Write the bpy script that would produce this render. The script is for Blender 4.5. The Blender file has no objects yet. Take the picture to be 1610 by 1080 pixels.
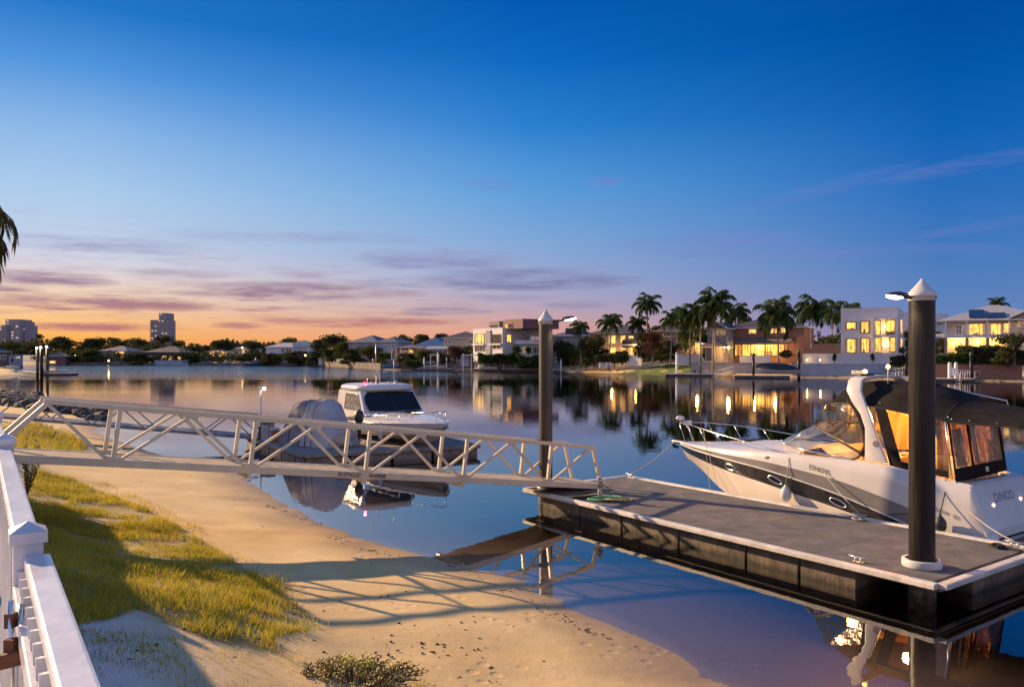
import bpy, bmesh, math, random
import numpy as np
from mathutils import Vector, Matrix
RN = random.Random(11)
sc = bpy.context.scene
COL = sc.collection
F, CX, HY, CH = 1230.0, 805.0, 558.0, 4.0       # survey of the place: focal length, centre column, horizon row, eye height
def V(*a): return Vector(a if len(a) > 1 else a[0])
def P(px, d, z=0.0): return Vector(((px-CX)/F*d, d, z))
def Z(y, d): return CH-(y-HY)/F*d
def G(px, y, z=0.0):
    d = (CH-z)*F/(y-HY); return P(px, d, z)

# ---------------------------------------------------------------- materials
def s2l(c): return tuple((v/12.92 if v <= .04045 else ((v+.055)/1.055)**2.4) for v in [x/255 for x in c])
M = {}
def nd(nt, t, **k):
    n = nt.nodes.new(t)
    for a, b in k.items():
        if a == 'loc': n.location = b
        else: setattr(n, a, b)
    return n
def mat(name, c1, c2=None, rough=.6, scale=3.0, detail=4, metal=0.0, bump=0.0, bscale=None, stretch=None, spec=.5, emit=None, es=0, coat=0, lo=.35, hi=.65, sheen=0):
    m = bpy.data.materials.new(name); m.use_nodes = True; nt = m.node_tree
    b = nt.nodes['Principled BSDF']; b.inputs['Roughness'].default_value = rough; b.inputs['Metallic'].default_value = metal
    b.inputs['Specular IOR Level'].default_value = spec
    if coat: b.inputs['Coat Weight'].default_value = coat; b.inputs['Coat Roughness'].default_value = .08
    b.inputs['Base Color'].default_value = (*c1, 1)
    tc = nd(nt, 'ShaderNodeTexCoord'); mp = nd(nt, 'ShaderNodeMapping')
    if stretch: mp.inputs['Scale'].default_value = stretch
    nt.links.new(tc.outputs['Object'], mp.inputs['Vector'])
    if c2:
        n = nd(nt, 'ShaderNodeTexNoise'); n.inputs['Scale'].default_value = scale; n.inputs['Detail'].default_value = detail; n.inputs['Roughness'].default_value = .6
        r = nd(nt, 'ShaderNodeValToRGB'); r.color_ramp.elements[0].position = lo; r.color_ramp.elements[1].position = hi
        r.color_ramp.elements[0].color = (*c1, 1); r.color_ramp.elements[1].color = (*c2, 1)
        nt.links.new(mp.outputs[0], n.inputs['Vector']); nt.links.new(n.outputs['Fac'], r.inputs[0]); nt.links.new(r.outputs[0], b.inputs['Base Color'])
        mr = nd(nt, 'ShaderNodeMapRange'); mr.inputs[3].default_value = max(0, rough-.1); mr.inputs[4].default_value = min(1, rough+.12)
        nt.links.new(n.outputs['Fac'], mr.inputs[0]); nt.links.new(mr.outputs[0], b.inputs['Roughness'])
    if bump:
        n2 = nd(nt, 'ShaderNodeTexNoise'); n2.inputs['Scale'].default_value = bscale or scale*4; n2.inputs['Detail'].default_value = 5
        bp = nd(nt, 'ShaderNodeBump'); bp.inputs['Strength'].default_value = bump; bp.inputs['Distance'].default_value = .05
        nt.links.new(mp.outputs[0], n2.inputs['Vector']); nt.links.new(n2.outputs['Fac'], bp.inputs['Height']); nt.links.new(bp.outputs[0], b.inputs['Normal'])
    if emit:
        b.inputs['Emission Color'].default_value = (*emit, 1); b.inputs['Emission Strength'].default_value = es
    M[name] = m; return m
def litmat(name, ca, cb, s, sx=7.0):
    """a lit room seen through a window: curtains in folds, darker furniture low down"""
    m = bpy.data.materials.new(name); m.use_nodes = True; nt = m.node_tree; b = nt.nodes['Principled BSDF']
    b.inputs['Base Color'].default_value = (.12, .09, .06, 1); b.inputs['Roughness'].default_value = .25
    tc = nd(nt, 'ShaderNodeTexCoord'); mp = nd(nt, 'ShaderNodeMapping'); mp.inputs['Scale'].default_value = (sx/3.2, sx/3.2, .9)
    gm = nd(nt, 'ShaderNodeNewGeometry')
    n = nd(nt, 'ShaderNodeTexNoise'); n.inputs['Scale'].default_value = 1.0; n.inputs['Detail'].default_value = 3
    r = nd(nt, 'ShaderNodeValToRGB'); r.color_ramp.elements[0].position = .42; r.color_ramp.elements[1].position = .57
    r.color_ramp.elements[0].color = (*cb, 1); r.color_ramp.elements[1].color = (*ca, 1)
    nt.links.new(gm.outputs['Position'], mp.inputs[0]); nt.links.new(mp.outputs[0], n.inputs['Vector']); nt.links.new(n.outputs['Fac'], r.inputs[0])
    nt.links.new(r.outputs[0], b.inputs['Emission Color']); b.inputs['Emission Strength'].default_value = s
    M[name] = m
def clearmat(name, tint, gl=.12, rough=.08, wr=.5):
    m = bpy.data.materials.new(name); m.use_nodes = True; nt = m.node_tree; nt.nodes.remove(nt.nodes['Principled BSDF'])
    o = nt.nodes['Material Output']; t = nd(nt, 'ShaderNodeBsdfTransparent'); t.inputs[0].default_value = (*tint, 1)
    g = nd(nt, 'ShaderNodeBsdfGlossy'); g.inputs['Roughness'].default_value = rough; mx = nd(nt, 'ShaderNodeMixShader')
    lw = nd(nt, 'ShaderNodeLayerWeight'); lw.inputs[0].default_value = .15; mr = nd(nt, 'ShaderNodeMapRange'); mr.inputs[3].default_value = gl; mr.inputs[4].default_value = .9
    n = nd(nt, 'ShaderNodeTexNoise'); n.inputs['Scale'].default_value = 3.0; n.inputs['Detail'].default_value = 3; tc = nd(nt, 'ShaderNodeTexCoord')
    bp = nd(nt, 'ShaderNodeBump'); bp.inputs['Strength'].default_value = wr; bp.inputs['Distance'].default_value = .1
    nt.links.new(tc.outputs['Object'], n.inputs['Vector']); nt.links.new(n.outputs['Fac'], bp.inputs['Height']); nt.links.new(bp.outputs[0], g.inputs['Normal'])
    nt.links.new(lw.outputs['Fresnel'], mr.inputs[0]); nt.links.new(mr.outputs[0], mx.inputs[0])
    nt.links.new(t.outputs[0], mx.inputs[1]); nt.links.new(g.outputs[0], mx.inputs[2]); nt.links.new(mx.outputs[0], o.inputs['Surface']); M[name] = m

mat('gangway_paint', (.52, .46, .33), (.62, .55, .41), .42, 2.2, bump=.05)
mat('gangway_deck', (.30, .24, .17), (.40, .325, .235), .7, 6, bump=.15)
mat('ink', (.05, .035, .03), rough=.6)
mat('black_pile', (.005, .0045, .0045), (.024, .019, .017), .36, 2.2, detail=8, bump=.15, stretch=(3, 3, .25), spec=.22)
mat('pile_growth', (.05, .045, .035), (.26, .23, .19), .9, 9, bump=.6, lo=.4, hi=.7)
mat('pile_brown', (.018, .013, .009), (.060, .045, .028), .45, 1.8, bump=.08, stretch=(3, 3, .2))
mat('white_cap', (.36, .36, .37), (.50, .50, .50), .45, 3, lo=.3, hi=.6)
mat('alloy', (.42, .42, .43), (.56, .56, .56), .38, 3, metal=.75)
mat('steel', (.62, .62, .62), (.70, .70, .70), .2, 5, metal=.95)
mat('dark_plastic', (.018, .018, .02), (.03, .03, .033), .5, 4)
mat('carpet', (.085, .080, .082), (.155, .140, .138), .95, 2.2, detail=10, bump=.5, bscale=160)
mat('edge_beam', (.42, .39, .36), (.62, .58, .53), .5, 2.2, bump=.25, bscale=9)
mat('float_side', (.055, .042, .030), (.18, .14, .10), .8, 2.6, bump=.5, bscale=7, stretch=(1, 1, .35))
def stained(name):
    """tide stain and weed along the waterline of the floats"""
    m = M[name]; nt = m.node_tree; b = nt.nodes['Principled BSDF']; l = b.inputs['Base Color'].links[0]; src = l.from_socket
    g = nd(nt, 'ShaderNodeNewGeometry'); sp = nd(nt, 'ShaderNodeSeparateXYZ'); n = nd(nt, 'ShaderNodeTexNoise'); n.inputs['Scale'].default_value = 6; n.inputs['Detail'].default_value = 6
    nt.links.new(g.outputs['Position'], sp.inputs[0]); nt.links.new(g.outputs['Position'], n.inputs['Vector'])
    a = nd(nt, 'ShaderNodeMath', operation='MULTIPLY_ADD'); a.inputs[1].default_value = -.16; nt.links.new(n.outputs['Fac'], a.inputs[0]); nt.links.new(sp.outputs[2], a.inputs[2])
    r = nd(nt, 'ShaderNodeMapRange'); r.inputs[1].default_value = .09; r.inputs[2].default_value = -.02; nt.links.new(a.outputs[0], r.inputs[0])
    x = nd(nt, 'ShaderNodeMix', data_type='RGBA'); x.inputs[7].default_value = (.022, .019, .010, 1); nt.links.new(r.outputs[0], x.inputs[0]); nt.links.new(src, x.inputs[6]); nt.links.new(x.outputs[2], b.inputs['Base Color'])
stained('float_side')
mat('void_shade', (.006, .006, .006), rough=.9)  # near-black standing in for the shade under the deck and in openings
mat('gel_white', (.50, .485, .47), (.56, .54, .525), .22, 1.2, coat=.4)
mat('gel_cream', (.62, .56, .50), (.68, .62, .56), .25, 1.2, coat=.3)
mat('grey_band', (.13, .12, .125), (.19, .175, .18), .3, 1.6, coat=.4)
mat('black_band', (.014, .014, .016), (.05, .046, .045), .25, 1.8, coat=.6, lo=.45, hi=.8)
mat('canvas', (.012, .011, .011), (.022, .019, .018), .85, 3, bump=.25, bscale=3, spec=.08)
mat('canvas_seam', (.01, .01, .01), rough=.8)
mat('vinyl_seat', (.60, .50, .38), (.68, .57, .44), .5, 3)
mat('dash', (.32, .30, .26), (.5, .44, .34), .5, 2)
mat('teak', (.10, .05, .035), (.17, .09, .06), .6, 3, stretch=(1, 8, 1))
mat('tarp', (.30, .29, .31), (.40, .385, .40), .75, 1.5, bump=.5, bscale=2.2)
mat('tarp_dark', (.12, .115, .13), (.20, .19, .205), .75, 1.5, bump=.5, bscale=2.2)
mat('tint_glass', (.010, .008, .012), rough=.22, spec=.25)
mat('dock_wood', (.16, .14, .125), (.28, .25, .225), .85, 3, bump=.5, stretch=(1, 5, 1))
mat('dock_side', (.12, .10, .085), (.26, .22, .185), .85, 2, bump=.4)
mat('timber_red', (.20, .07, .035), (.27, .10, .05), .7, 3)
mat('plastic_grey', (.25, .26, .28), (.34, .35, .37), .5, 3)
mat('rope_yellow', (.55, .40, .13), (.68, .55, .26), .9, 18, bump=.6, bscale=60)
mat('rope_green', (.07, .26, .09), (.20, .45, .20), .9, 18, bump=.6, bscale=60)
mat('rope_pale', (.42, .38, .32), (.58, .53, .46), .9, 18, bump=.6, bscale=60)
mat('rope_dark', (.012, .012, .013), (.03, .03, .03), .9, 18)
mat('rust', (.10, .035, .018), (.20, .075, .03), .8, 9, bump=.3)
mat('fence_white', (.48, .49, .53), (.63, .65, .69), .32, 4, detail=7, bump=.05, coat=.25)
mat('concrete', (.27, .25, .23), (.38, .36, .33), .85, 2.5, bump=.3)
mat('rock', (.020, .017, .015), (.075, .062, .052), .9, 1.4, bump=.8, bscale=4)
mat('stone_far', (.07, .06, .052), (.17, .145, .125), .9, .5, bump=.5)
mat('wall_white', (.54, .53, .56), (.62, .61, .63), .7, .6)
mat('wall_cream', (.40, .33, .26), (.47, .40, .32), .8, .7)
mat('wall_grey', (.22, .22, .245), (.29, .29, .31), .8, .7)
mat('wall_blue', (.26, .31, .40), (.32, .37, .45), .8, .7)
mat('wall_tan', (.27, .20, .145), (.34, .255, .19), .8, .7)
mat('wall_maroon', (.13, .055, .07), (.17, .075, .09), .7, .5)
mat('wall_taupe', (.19, .14, .135), (.245, .19, .18), .8, .6)
mat('brick', (.215, .10, .075), (.31, .16, .12), .9, 6, bump=.4, stretch=(1, 1, 3))
mat('wall_dark', (.09, .07, .07), (.14, .11, .105), .85, .7)
mat('roof_slate', (.030, .028, .038), (.058, .053, .068), .7, 1.6, bump=.3, stretch=(1, 1, 4))
mat('roof_brown', (.11, .075, .065), (.17, .12, .10), .75, 1.8, bump=.3, stretch=(1, 1, 4))
mat('roof_grey', (.085, .085, .105), (.13, .13, .155), .6, 1.5, stretch=(6, 1, 1))
mat('roof_blue', (.03, .08, .19), (.045, .11, .24), .55, 1.2)
mat('roof_white', (.26, .26, .29), (.34, .34, .37), .5, 1.5)
mat('roof_teal', (.06, .12, .16), (.09, .16, .2), .5, 1.5)
mat('frame_white', (.70, .69, .67), rough=.5)
mat('frame_dark', (.05, .045, .045), rough=.5)
mat('solar', (.012, .018, .05), (.02, .028, .075), .15, 4)
mat('timber_fence', (.24, .13, .075), (.34, .20, .12), .8, 3, stretch=(8, 8, 1))
mat('tower_wall', (.27, .22, .24), (.33, .28, .29), .8, .1)
mat('tower_glass', (.16, .15, .18), (.24, .22, .26), .3, .2)
mat('bark', (.10, .08, .06), (.19, .155, .125), .9, 4, bump=.5)
mat('palm_bark', (.16, .14, .12), (.28, .25, .22), .9, 3, bump=.4, stretch=(1, 1, 5))
mat('succulent', (.16, .10, .035), (.48, .38, .09), .5, 9, lo=.35, hi=.6)
mat('succulent_tip', (.50, .48, .06), (.62, .58, .12), .5, 9)
mat('lawn_mat', (.055, .095, .018), (.11, .155, .035), .9, .8, bump=.4)
def leafmat(name, c1, c2, sc_, tr=.4, lo=.3, hi=.7):
    """leaf faces: part of the light passes through"""
    m = bpy.data.materials.new(name); m.use_nodes = True; nt = m.node_tree; nt.nodes.remove(nt.nodes['Principled BSDF']); o = nt.nodes['Material Output']
    g = nd(nt, 'ShaderNodeNewGeometry'); n = nd(nt, 'ShaderNodeTexNoise'); n.inputs['Scale'].default_value = sc_; n.inputs['Detail'].default_value = 4
    r = nd(nt, 'ShaderNodeValToRGB'); r.color_ramp.elements[0].position = lo; r.color_ramp.elements[1].position = hi; r.color_ramp.elements[0].color = (*c1, 1); r.color_ramp.elements[1].color = (*c2, 1)
    d = nd(nt, 'ShaderNodeBsdfDiffuse'); t = nd(nt, 'ShaderNodeBsdfTranslucent'); x = nd(nt, 'ShaderNodeMixShader'); x.inputs[0].default_value = tr
    nt.links.new(g.outputs['Position'], n.inputs['Vector']); nt.links.new(n.outputs['Fac'], r.inputs[0])
    for q in (d, t): nt.links.new(r.outputs[0], q.inputs[0])
    nt.links.new(d.outputs[0], x.inputs[1]); nt.links.new(t.outputs[0], x.inputs[2]); nt.links.new(x.outputs[0], o.inputs[0]); M[name] = m
leafmat('blade', (.50, .38, .03), (.72, .54, .06), .8); leafmat('blade_green', (.20, .27, .02), (.50, .46, .04), .7); leafmat('blade_dry', (.36, .26, .11), (.50, .38, .19), 1.5)
leafmat('leaf_dark', (.030, .038, .016), (.080, .088, .036), .25, .25); leafmat('leaf_mid', (.035, .055, .018), (.095, .12, .035), .3, .3); leafmat('leaf_olive', (.05, .052, .02), (.115, .11, .042), .3, .3)
leafmat('leaf_palm', (.035, .06, .022), (.10, .135, .045), .4, .3); leafmat('leaf_red', (.07, .03, .02), (.13, .065, .03), .4, .25); leafmat('leaf_hedge', (.035, .065, .018), (.095, .145, .04), .5, .25)
mat('litter', (.035, .025, .018), (.09, .06, .04), .9, 9)
mat('blue_hull', (.03, .16, .36), (.05, .20, .42), .3, 2)
mat('navy_cover', (.012, .014, .022), (.025, .028, .04), .8, 2, bump=.3)
mat('orange_hull', (.45, .20, .12), rough=.5)
mat('lamp_white', (.8, .8, .8), emit=(1, .84, .58), es=7)
mat('lamp_soft', (.8, .8, .8), emit=(1, .84, .58), es=7)
mat('lamp_amber', (.8, .7, .5), emit=(1, .50, .10), es=4)
mat('lamp_red', (.6, .02, .02), emit=(1, .02, .04), es=6)
mat('lamp_warm', (.8, .7, .5), emit=(1, .58, .16), es=6)
litmat('lit', (1.0, .50, .08), (.55, .20, .028), 1.3)
mat('alloy_dull', (.13, .13, .14), (.20, .20, .21), .5, 3)
mat('drape_glow', (.30, .18, .08), (.40, .26, .13), .8, 3, emit=(.55, .26, .07), es=.35)  # drape cloth given its own glow in place of room light behind it
mat('curtain', (.34, .20, .09), (.44, .27, .13), .8, 3)
litmat('lit_pale', (1.0, .58, .15), (.52, .25, .06), .9)
litmat('lit_deep', (.95, .43, .06), (.34, .12, .02), .9)
litmat('lit_dim', (.30, .19, .10), (.10, .06, .035), .6)
litmat('lit_tower', (.9, .75, .55), (.25, .2, .2), .55, 3)
mat('glass_dark', (.03, .032, .04), (.06, .06, .07), .08, .8, spec=.7)
clearmat('clear_vinyl', (.94, .82, .66), .03, .12, .25)
clearmat('screen_glass', (.78, .84, .86), .10, .03, .05)
clearmat('murk_vinyl', (.42, .38, .36), .14, .3, .5)

# ---------------------------------------------------------------- mesh building
class MB:
    def __init__(s): s.v = []; s.f = []; s.sm = []
    def add(s, vs, fs, sm=False):
        o = len(s.v); s.v += [tuple(v) for v in vs]
        for f in fs: s.f.append(tuple(i+o for i in f)); s.sm.append(sm)
        return s
    def hexa(s, b, t):
        return s.add(list(b)+list(t), [(3, 2, 1, 0), (4, 5, 6, 7), (0, 1, 5, 4), (1, 2, 6, 5), (2, 3, 7, 6), (3, 0, 4, 7)])
    def box(s, c, sx, sy, sz, rz=0.0):
        c = V(c); ca, sa = math.cos(rz), math.sin(rz)
        q = [(-sx/2, -sy/2), (sx/2, -sy/2), (sx/2, sy/2), (-sx/2, sy/2)]
        q = [(a*ca-b*sa, a*sa+b*ca) for a, b in q]
        return s.hexa([(c.x+a, c.y+b, c.z-sz/2) for a, b in q], [(c.x+a, c.y+b, c.z+sz/2) for a, b in q])
    def bar(s, p, q, w, h, up=(0, 0, 1)):
        p, q = V(p), V(q); d = (q-p).normalized(); up = V(up); sd = d.cross(up)
        if sd.length < 1e-4: sd = d.cross(V(1, 0, 0))
        sd.normalize(); u = sd.cross(d).normalized()
        c = [(-w/2, -h/2), (w/2, -h/2), (w/2, h/2), (-w/2, h/2)]
        a = [p+sd*x+u*y for x, y in c]; b = [q+sd*x+u*y for x, y in c]
        return s.add(a+b, [(0, 1, 2, 3), (7, 6, 5, 4), (0, 4, 5, 1), (1, 5, 6, 2), (2, 6, 7, 3), (3, 7, 4, 0)])
    def tube(s, pts, r, n=8, cap=True):
        pts = [V(p) for p in pts]; rs = r if isinstance(r, (list, tuple)) else [r]*len(pts)
        vs = []; pu = None
        for i, p in enumerate(pts):
            d = (pts[min(i+1, len(pts)-1)]-pts[max(i-1, 0)])
            d = d.normalized() if d.length > 1e-9 else V(0, 0, 1)
            if pu is None: pu = d.cross(V(0, 0, 1)) if abs(d.z) < .95 else d.cross(V(1, 0, 0))
            u = (pu-d*pu.dot(d)).normalized(); pu = u; w = d.cross(u)
            vs += [p+(u*math.cos(2*math.pi*k/n)+w*math.sin(2*math.pi*k/n))*rs[i] for k in range(n)]
        fs = []
        for i in range(len(pts)-1):
            for k in range(n): fs.append((i*n+k, i*n+(k+1) % n, (i+1)*n+(k+1) % n, (i+1)*n+k))
        s.add(vs, fs, True)
        if cap:
            o = len(s.v)-len(vs); s.f.append(tuple(o+k for k in range(n-1, -1, -1))); s.f.append(tuple(o+(len(pts)-1)*n+k for k in range(n))); s.sm += [False, False]
        return s
    def lathe(s, c, prof, n=28):
        c = V(c); vs = []; fs = []
        for r, z in prof: vs += [(c.x+r*math.cos(2*math.pi*k/n), c.y+r*math.sin(2*math.pi*k/n), c.z+z) for k in range(n)]
        for i in range(len(prof)-1):
            for k in range(n): fs.append((i*n+k, i*n+(k+1) % n, (i+1)*n+(k+1) % n, (i+1)*n+k))
        return s.add(vs, fs, True)
    def ell(s, c, rx, ry, rz, rot=None, n=14, m=8):
        c = V(c); vs = []; fs = []
        for i in range(m+1):
            th = math.pi*i/m
            for k in range(n):
                ph = 2*math.pi*k/n; v = V(rx*math.sin(th)*math.cos(ph), ry*math.sin(th)*math.sin(ph), rz*math.cos(th))
                if rot: v = rot @ v
                vs.append(c+v)
        for i in range(m):
            for k in range(n): fs.append((i*n+k, (i+1)*n+k, (i+1)*n+(k+1) % n, i*n+(k+1) % n))
        return s.add(vs, fs, True)
    def loft(s, rows, close=False, sm=True):
        n = len(rows[0]); vs = [p for r in rows for p in r]; fs = []
        for i in range(len(rows)-1):
            for k in range(n if close else n-1): fs.append((i*n+k, i*n+(k+1) % n, (i+1)*n+(k+1) % n, (i+1)*n+k))
        return s.add(vs, fs, sm)
    def slab(s, poly, z0, z1):
        n = len(poly); vs = [(p[0], p[1], z0) for p in poly]+[(p[0], p[1], z1) for p in poly]
        fs = [tuple(range(n-1, -1, -1)), tuple(range(n, 2*n))]+[(i, (i+1) % n, n+(i+1) % n, n+i) for i in range(n)]
        return s.add(vs, fs)
    def sheet(s, pts, off):
        """closed thick panel: polygon pts shifted by off"""
        n = len(pts); off = V(off); a = [V(p) for p in pts]; b = [p+off for p in a]
        return s.add(a+b, [tuple(range(n-1, -1, -1)), tuple(range(n, 2*n))]+[(i, (i+1) % n, n+(i+1) % n, n+i) for i in range(n)])
    def build(s, name, m, parent=None, local=False, label=None, bevel=0, fix=True):
        me = bpy.data.meshes.new(name); vs = s.v
        if parent is not None and not local:
            iv = MW[parent.name].inverted(); vs = [tuple(iv @ Vector(v)) for v in vs]
        me.from_pydata(vs, [], s.f); me.polygons.foreach_set('use_smooth', s.sm)
        if fix:
            bm = bmesh.new(); bm.from_mesh(me); bmesh.ops.recalc_face_normals(bm, faces=bm.faces); bm.to_mesh(me); bm.free()
        me.materials.append(M[m] if isinstance(m, str) else m); me.update()
        o = bpy.data.objects.new(name, me); COL.objects.link(o)
        if parent is not None: o.parent = parent; MW[o.name] = MW[parent.name]
        else: MW[o.name] = Matrix.Identity(4)
        if label: o['label'] = label
        if bevel:
            b = o.modifiers.new('bevel', 'BEVEL'); b.width = bevel; b.segments = 2; b.limit_method = 'ANGLE'; b.angle_limit = .7
        return o
MW = {}
def thing(name, label, cat, loc=(0, 0, 0), rz=0.0, group=None):
    o = bpy.data.objects.new(name, None); COL.objects.link(o); o.empty_display_size = .2
    o.location = loc; o.rotation_euler = (0, 0, rz); MW[o.name] = Matrix.Translation(V(loc)) @ Matrix.Rotation(rz, 4, 'Z')
    return tag(o, label, cat, group)
def tag(o, label, cat, group=None, kind=None):
    if label: o['label'] = label
    if cat: o['category'] = cat
    if group: o['group'] = group
    if kind: o['kind'] = kind
    return o
def top(mb, name, m, label, cat, loc, group=None, kind=None, bevel=0):
    """a thing that is one mesh, origin at its base"""
    me_o = thing(name, label, cat, loc, 0, group); iv = MW[me_o.name]
    bpy.data.objects.remove(me_o)
    l = V(loc); mb.v = [(a-l.x, b-l.y, c-l.z) for a, b, c in mb.v]
    o = mb.build(name, m, None, bevel=bevel); o.location = loc; MW[o.name] = Matrix.Translation(l)
    return tag(o, label, cat, group, kind)
def dup(root, loc, rz=0.0, scale=(1, 1, 1), label=None, group=None):
    r = root.copy(); COL.objects.link(r); r.location = loc; r.rotation_euler = (0, 0, rz); r.scale = scale
    if label: r['label'] = label
    if group: r['group'] = group
    MW[r.name] = Matrix.Translation(V(loc)) @ Matrix.Rotation(rz, 4, 'Z')
    for ch in list(root.children):
        c = ch.copy(); COL.objects.link(c); c.parent = r
        for g in list(ch.children):
            d = g.copy(); COL.objects.link(d); d.parent = c
    return r
def textmb(txt, size, o, ex, ey, xs=1.0, bold=0.0):
    """flat lettering: o origin, ex along the line, ey up the letter"""
    cu = bpy.data.curves.new('lettering', 'FONT'); cu.body = txt; cu.size = size; cu.extrude = 0; cu.offset = bold
    ob = bpy.data.objects.new('lettering', cu); COL.objects.link(ob); dg = bpy.context.evaluated_depsgraph_get()
    me = bpy.data.meshes.new_from_object(ob.evaluated_get(dg)); ex, ey, o = V(ex).normalized(), V(ey).normalized(), V(o)
    mb = MB(); mb.add([o+ex*v.co.x*xs+ey*v.co.y for v in me.vertices], [tuple(p.vertices) for p in me.polygons])
    bpy.data.objects.remove(ob); bpy.data.curves.remove(cu); bpy.data.meshes.remove(me)
    return mb

# ---------------------------------------------------------------- terrain
NEAR = [(60, -25), (30, -15), (14, -4), (8, 2), (4.7, 6.4), (2.57, 9.43), (1.76, 11.13), (.785, 12.88), (-.17, 14.18), (-1.28, 15.05), (-3.41, 17.1), (-5.28, 19.7), (-7.45, 23.2), (-9.2, 26.3), (-11.5, 29.2), (-14.7, 31.9),
        (-18, 36), (-22, 41), (-24.5, 47), (-27.5, 53), (-33, 57), (-44, 63), (-56, 76), (-78, 105), (-94, 143), (-99.5, 156), (-99.5, 162), (-110, 172), (-121, 190), (-141, 222), (-172, 264)]
FAR = [(-195, 300), (-175, 307), (-151, 307), (-106, 306), (-70, 283), (-34, 209), (-9.6, 197), (9, 189), (25, 160), (35, 146), (54, 134.5), (63.4, 118), (74, 114.4), (100, 100), (140, 60), (150, 0), (120, -30)]
WL = .065                                        # water level
NEAR = [(a*(CH-WL)/CH, c*(CH-WL)/CH) if c < 45 else (a, c) for a, c in NEAR]
POLY = np.array(NEAR+FAR, float)
def sdist(X, Y):
    X = np.asarray(X, float); Y = np.asarray(Y, float); best = np.full(X.shape, 1e9); ins = np.zeros(X.shape, bool); n = len(POLY)
    for i in range(n):
        ax, ay = POLY[i]; bx, by = POLY[(i+1) % n]; dx, dy = bx-ax, by-ay
        t = np.clip(((X-ax)*dx+(Y-ay)*dy)/(dx*dx+dy*dy), 0, 1); best = np.minimum(best, np.hypot(X-ax-t*dx, Y-ay-t*dy))
        c = ((ay > Y) != (by > Y)) & (X < (bx-ax)*(Y-ay)/(by-ay+1e-12)+ax); ins ^= c
    return np.where(ins, -best, best)
def hgt(X, Y):
    X = np.asarray(X, float); Y = np.asarray(Y, float); s = sdist(X, Y)
    s2 = s+.10*np.sin(X*1.3+Y*.7)+.08*np.sin(Y*1.9-X*.4)
    n = np.interp(s2, [0, 4, 5, 6, 7.2, 9, 14, 60], [0, .48, .68, 1.0, 1.55, 2.0, 2.15, 2.3])
    l = np.interp(s, [0, 6, 14, 60, 200], [0, .7, 1.25, 1.8, 3])
    f = np.interp(s, [0, 5, 11, 20, 45, 400], [0, .55, 1.9, 2.6, 3.4, 5])
    w = np.clip((Y-26)/16, 0, 1); near = n*(1-w)+l*w; w2 = np.clip((Y-95)/30, 0, 1); w2 = np.where(X < -70, np.clip((Y-200)/60, 0, 1), w2)
    land = near*(1-w2)+f*w2
    bed = -np.interp(-s, [0, 3, 7, 14, 40], [0, .34, .95, 1.9, 3.2])
    return np.where(s > 0, land, bed)+WL
def gz(x, y): return float(hgt(np.array([x]), np.array([y]))[0])
def hit(px, y):
    dx, dz = (px-CX)/F, -(y-HY)/F
    d = np.concatenate([np.arange(1.2, 40, .04), np.arange(40, 340, .5)]); h = hgt(dx*d, d); k = np.nonzero(CH+dz*d <= np.maximum(h, -9))[0]
    d = d[k[0]] if len(k) else 300.; return Vector((dx*d, d, gz(dx*d, d)))
def inpoly(X, Y, poly):
    ins = np.zeros(X.shape, bool); n = len(poly)
    for i in range(n):
        ax, ay = poly[i][0], poly[i][1]; bx, by = poly[(i+1) % n][0], poly[(i+1) % n][1]
        ins ^= ((ay > Y) != (by > Y)) & (X < (bx-ax)*(Y-ay)/(by-ay+1e-12)+ax)
    return ins
GRASS = [hit(*q) for q in [(60, 742), (110, 752), (165, 775), (240, 806), (335, 862), (400, 905), (440, 920), (455, 945), (505, 992), (430, 1000), (440, 1032), (400, 1020), (330, 1008), (250, 975), (215, 960), (120, 985)]]
GRASS = [(p.x, p.y) for p in GRASS]+[(-2.6, 4.6), (-4.2, 7.0), (-8.0, 11.5)]
GRASS2 = [hit(*q) for q in [(-60, 676), (60, 670), (105, 684), (138, 704), (120, 715), (-60, 722)]]
GRASS2 = [(p.x, p.y) for p in GRASS2]
def axis(*segs):
    out = []
    for a, b, st in segs: out += list(np.arange(a, b, st))
    return np.array(out)
gx = np.unique(np.concatenate([-np.geomspace(220, 3000, 14)[::-1], axis((-214, -80, 6), (-80, -14, 2), (-14, -9, .2), (-9, 6, .1), (6, 7.6, .2), (7, 80, 2.5), (80, 220, 8)), np.geomspace(220, 3000, 14)]))
gy = np.unique(np.concatenate([axis((-80, 1, 6), (1, 5, .2), (5, 20, .1), (20, 22, .2), (22, 60, 1), (60, 345, 3.5)), np.geomspace(346, 3200, 16)]))
XX, YY = np.meshgrid(gx, gy); ZZ = hgt(XX, YY)
fine = (XX > -13) & (XX < 6) & (YY < 21)
ZZ = ZZ+np.where(fine & (ZZ > .02), .012*np.sin(XX*3.1+2*np.sin(YY*1.7))*np.sin(YY*2.7+XX), 0)
nx, ny = len(gx), len(gy)
verts = np.stack([XX, YY, ZZ], -1).reshape(-1, 3)
idx = np.arange(nx*ny).reshape(ny, nx)
faces = np.stack([idx[:-1, :-1], idx[:-1, 1:], idx[1:, 1:], idx[1:, :-1]], -1).reshape(-1, 4)
me = bpy.data.meshes.new('ground'); me.from_pydata(verts.tolist(), [], faces.tolist()); me.polygons.foreach_set('use_smooth', [True]*len(faces))
veg = (inpoly(XX, YY, GRASS) | inpoly(XX, YY, GRASS2)).astype(float)
SD = sdist(XX, YY); veg = np.where((YY > 60) & (SD > 9), .7, veg)
at = me.attributes.new('turf', 'FLOAT', 'POINT'); at.data.foreach_set('value', veg.reshape(-1).astype(np.float32))
ground = bpy.data.objects.new('ground', me); COL.objects.link(ground); ground['kind'] = 'structure'
ground['label'] = 'sandy beach and banks around the canal'
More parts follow.
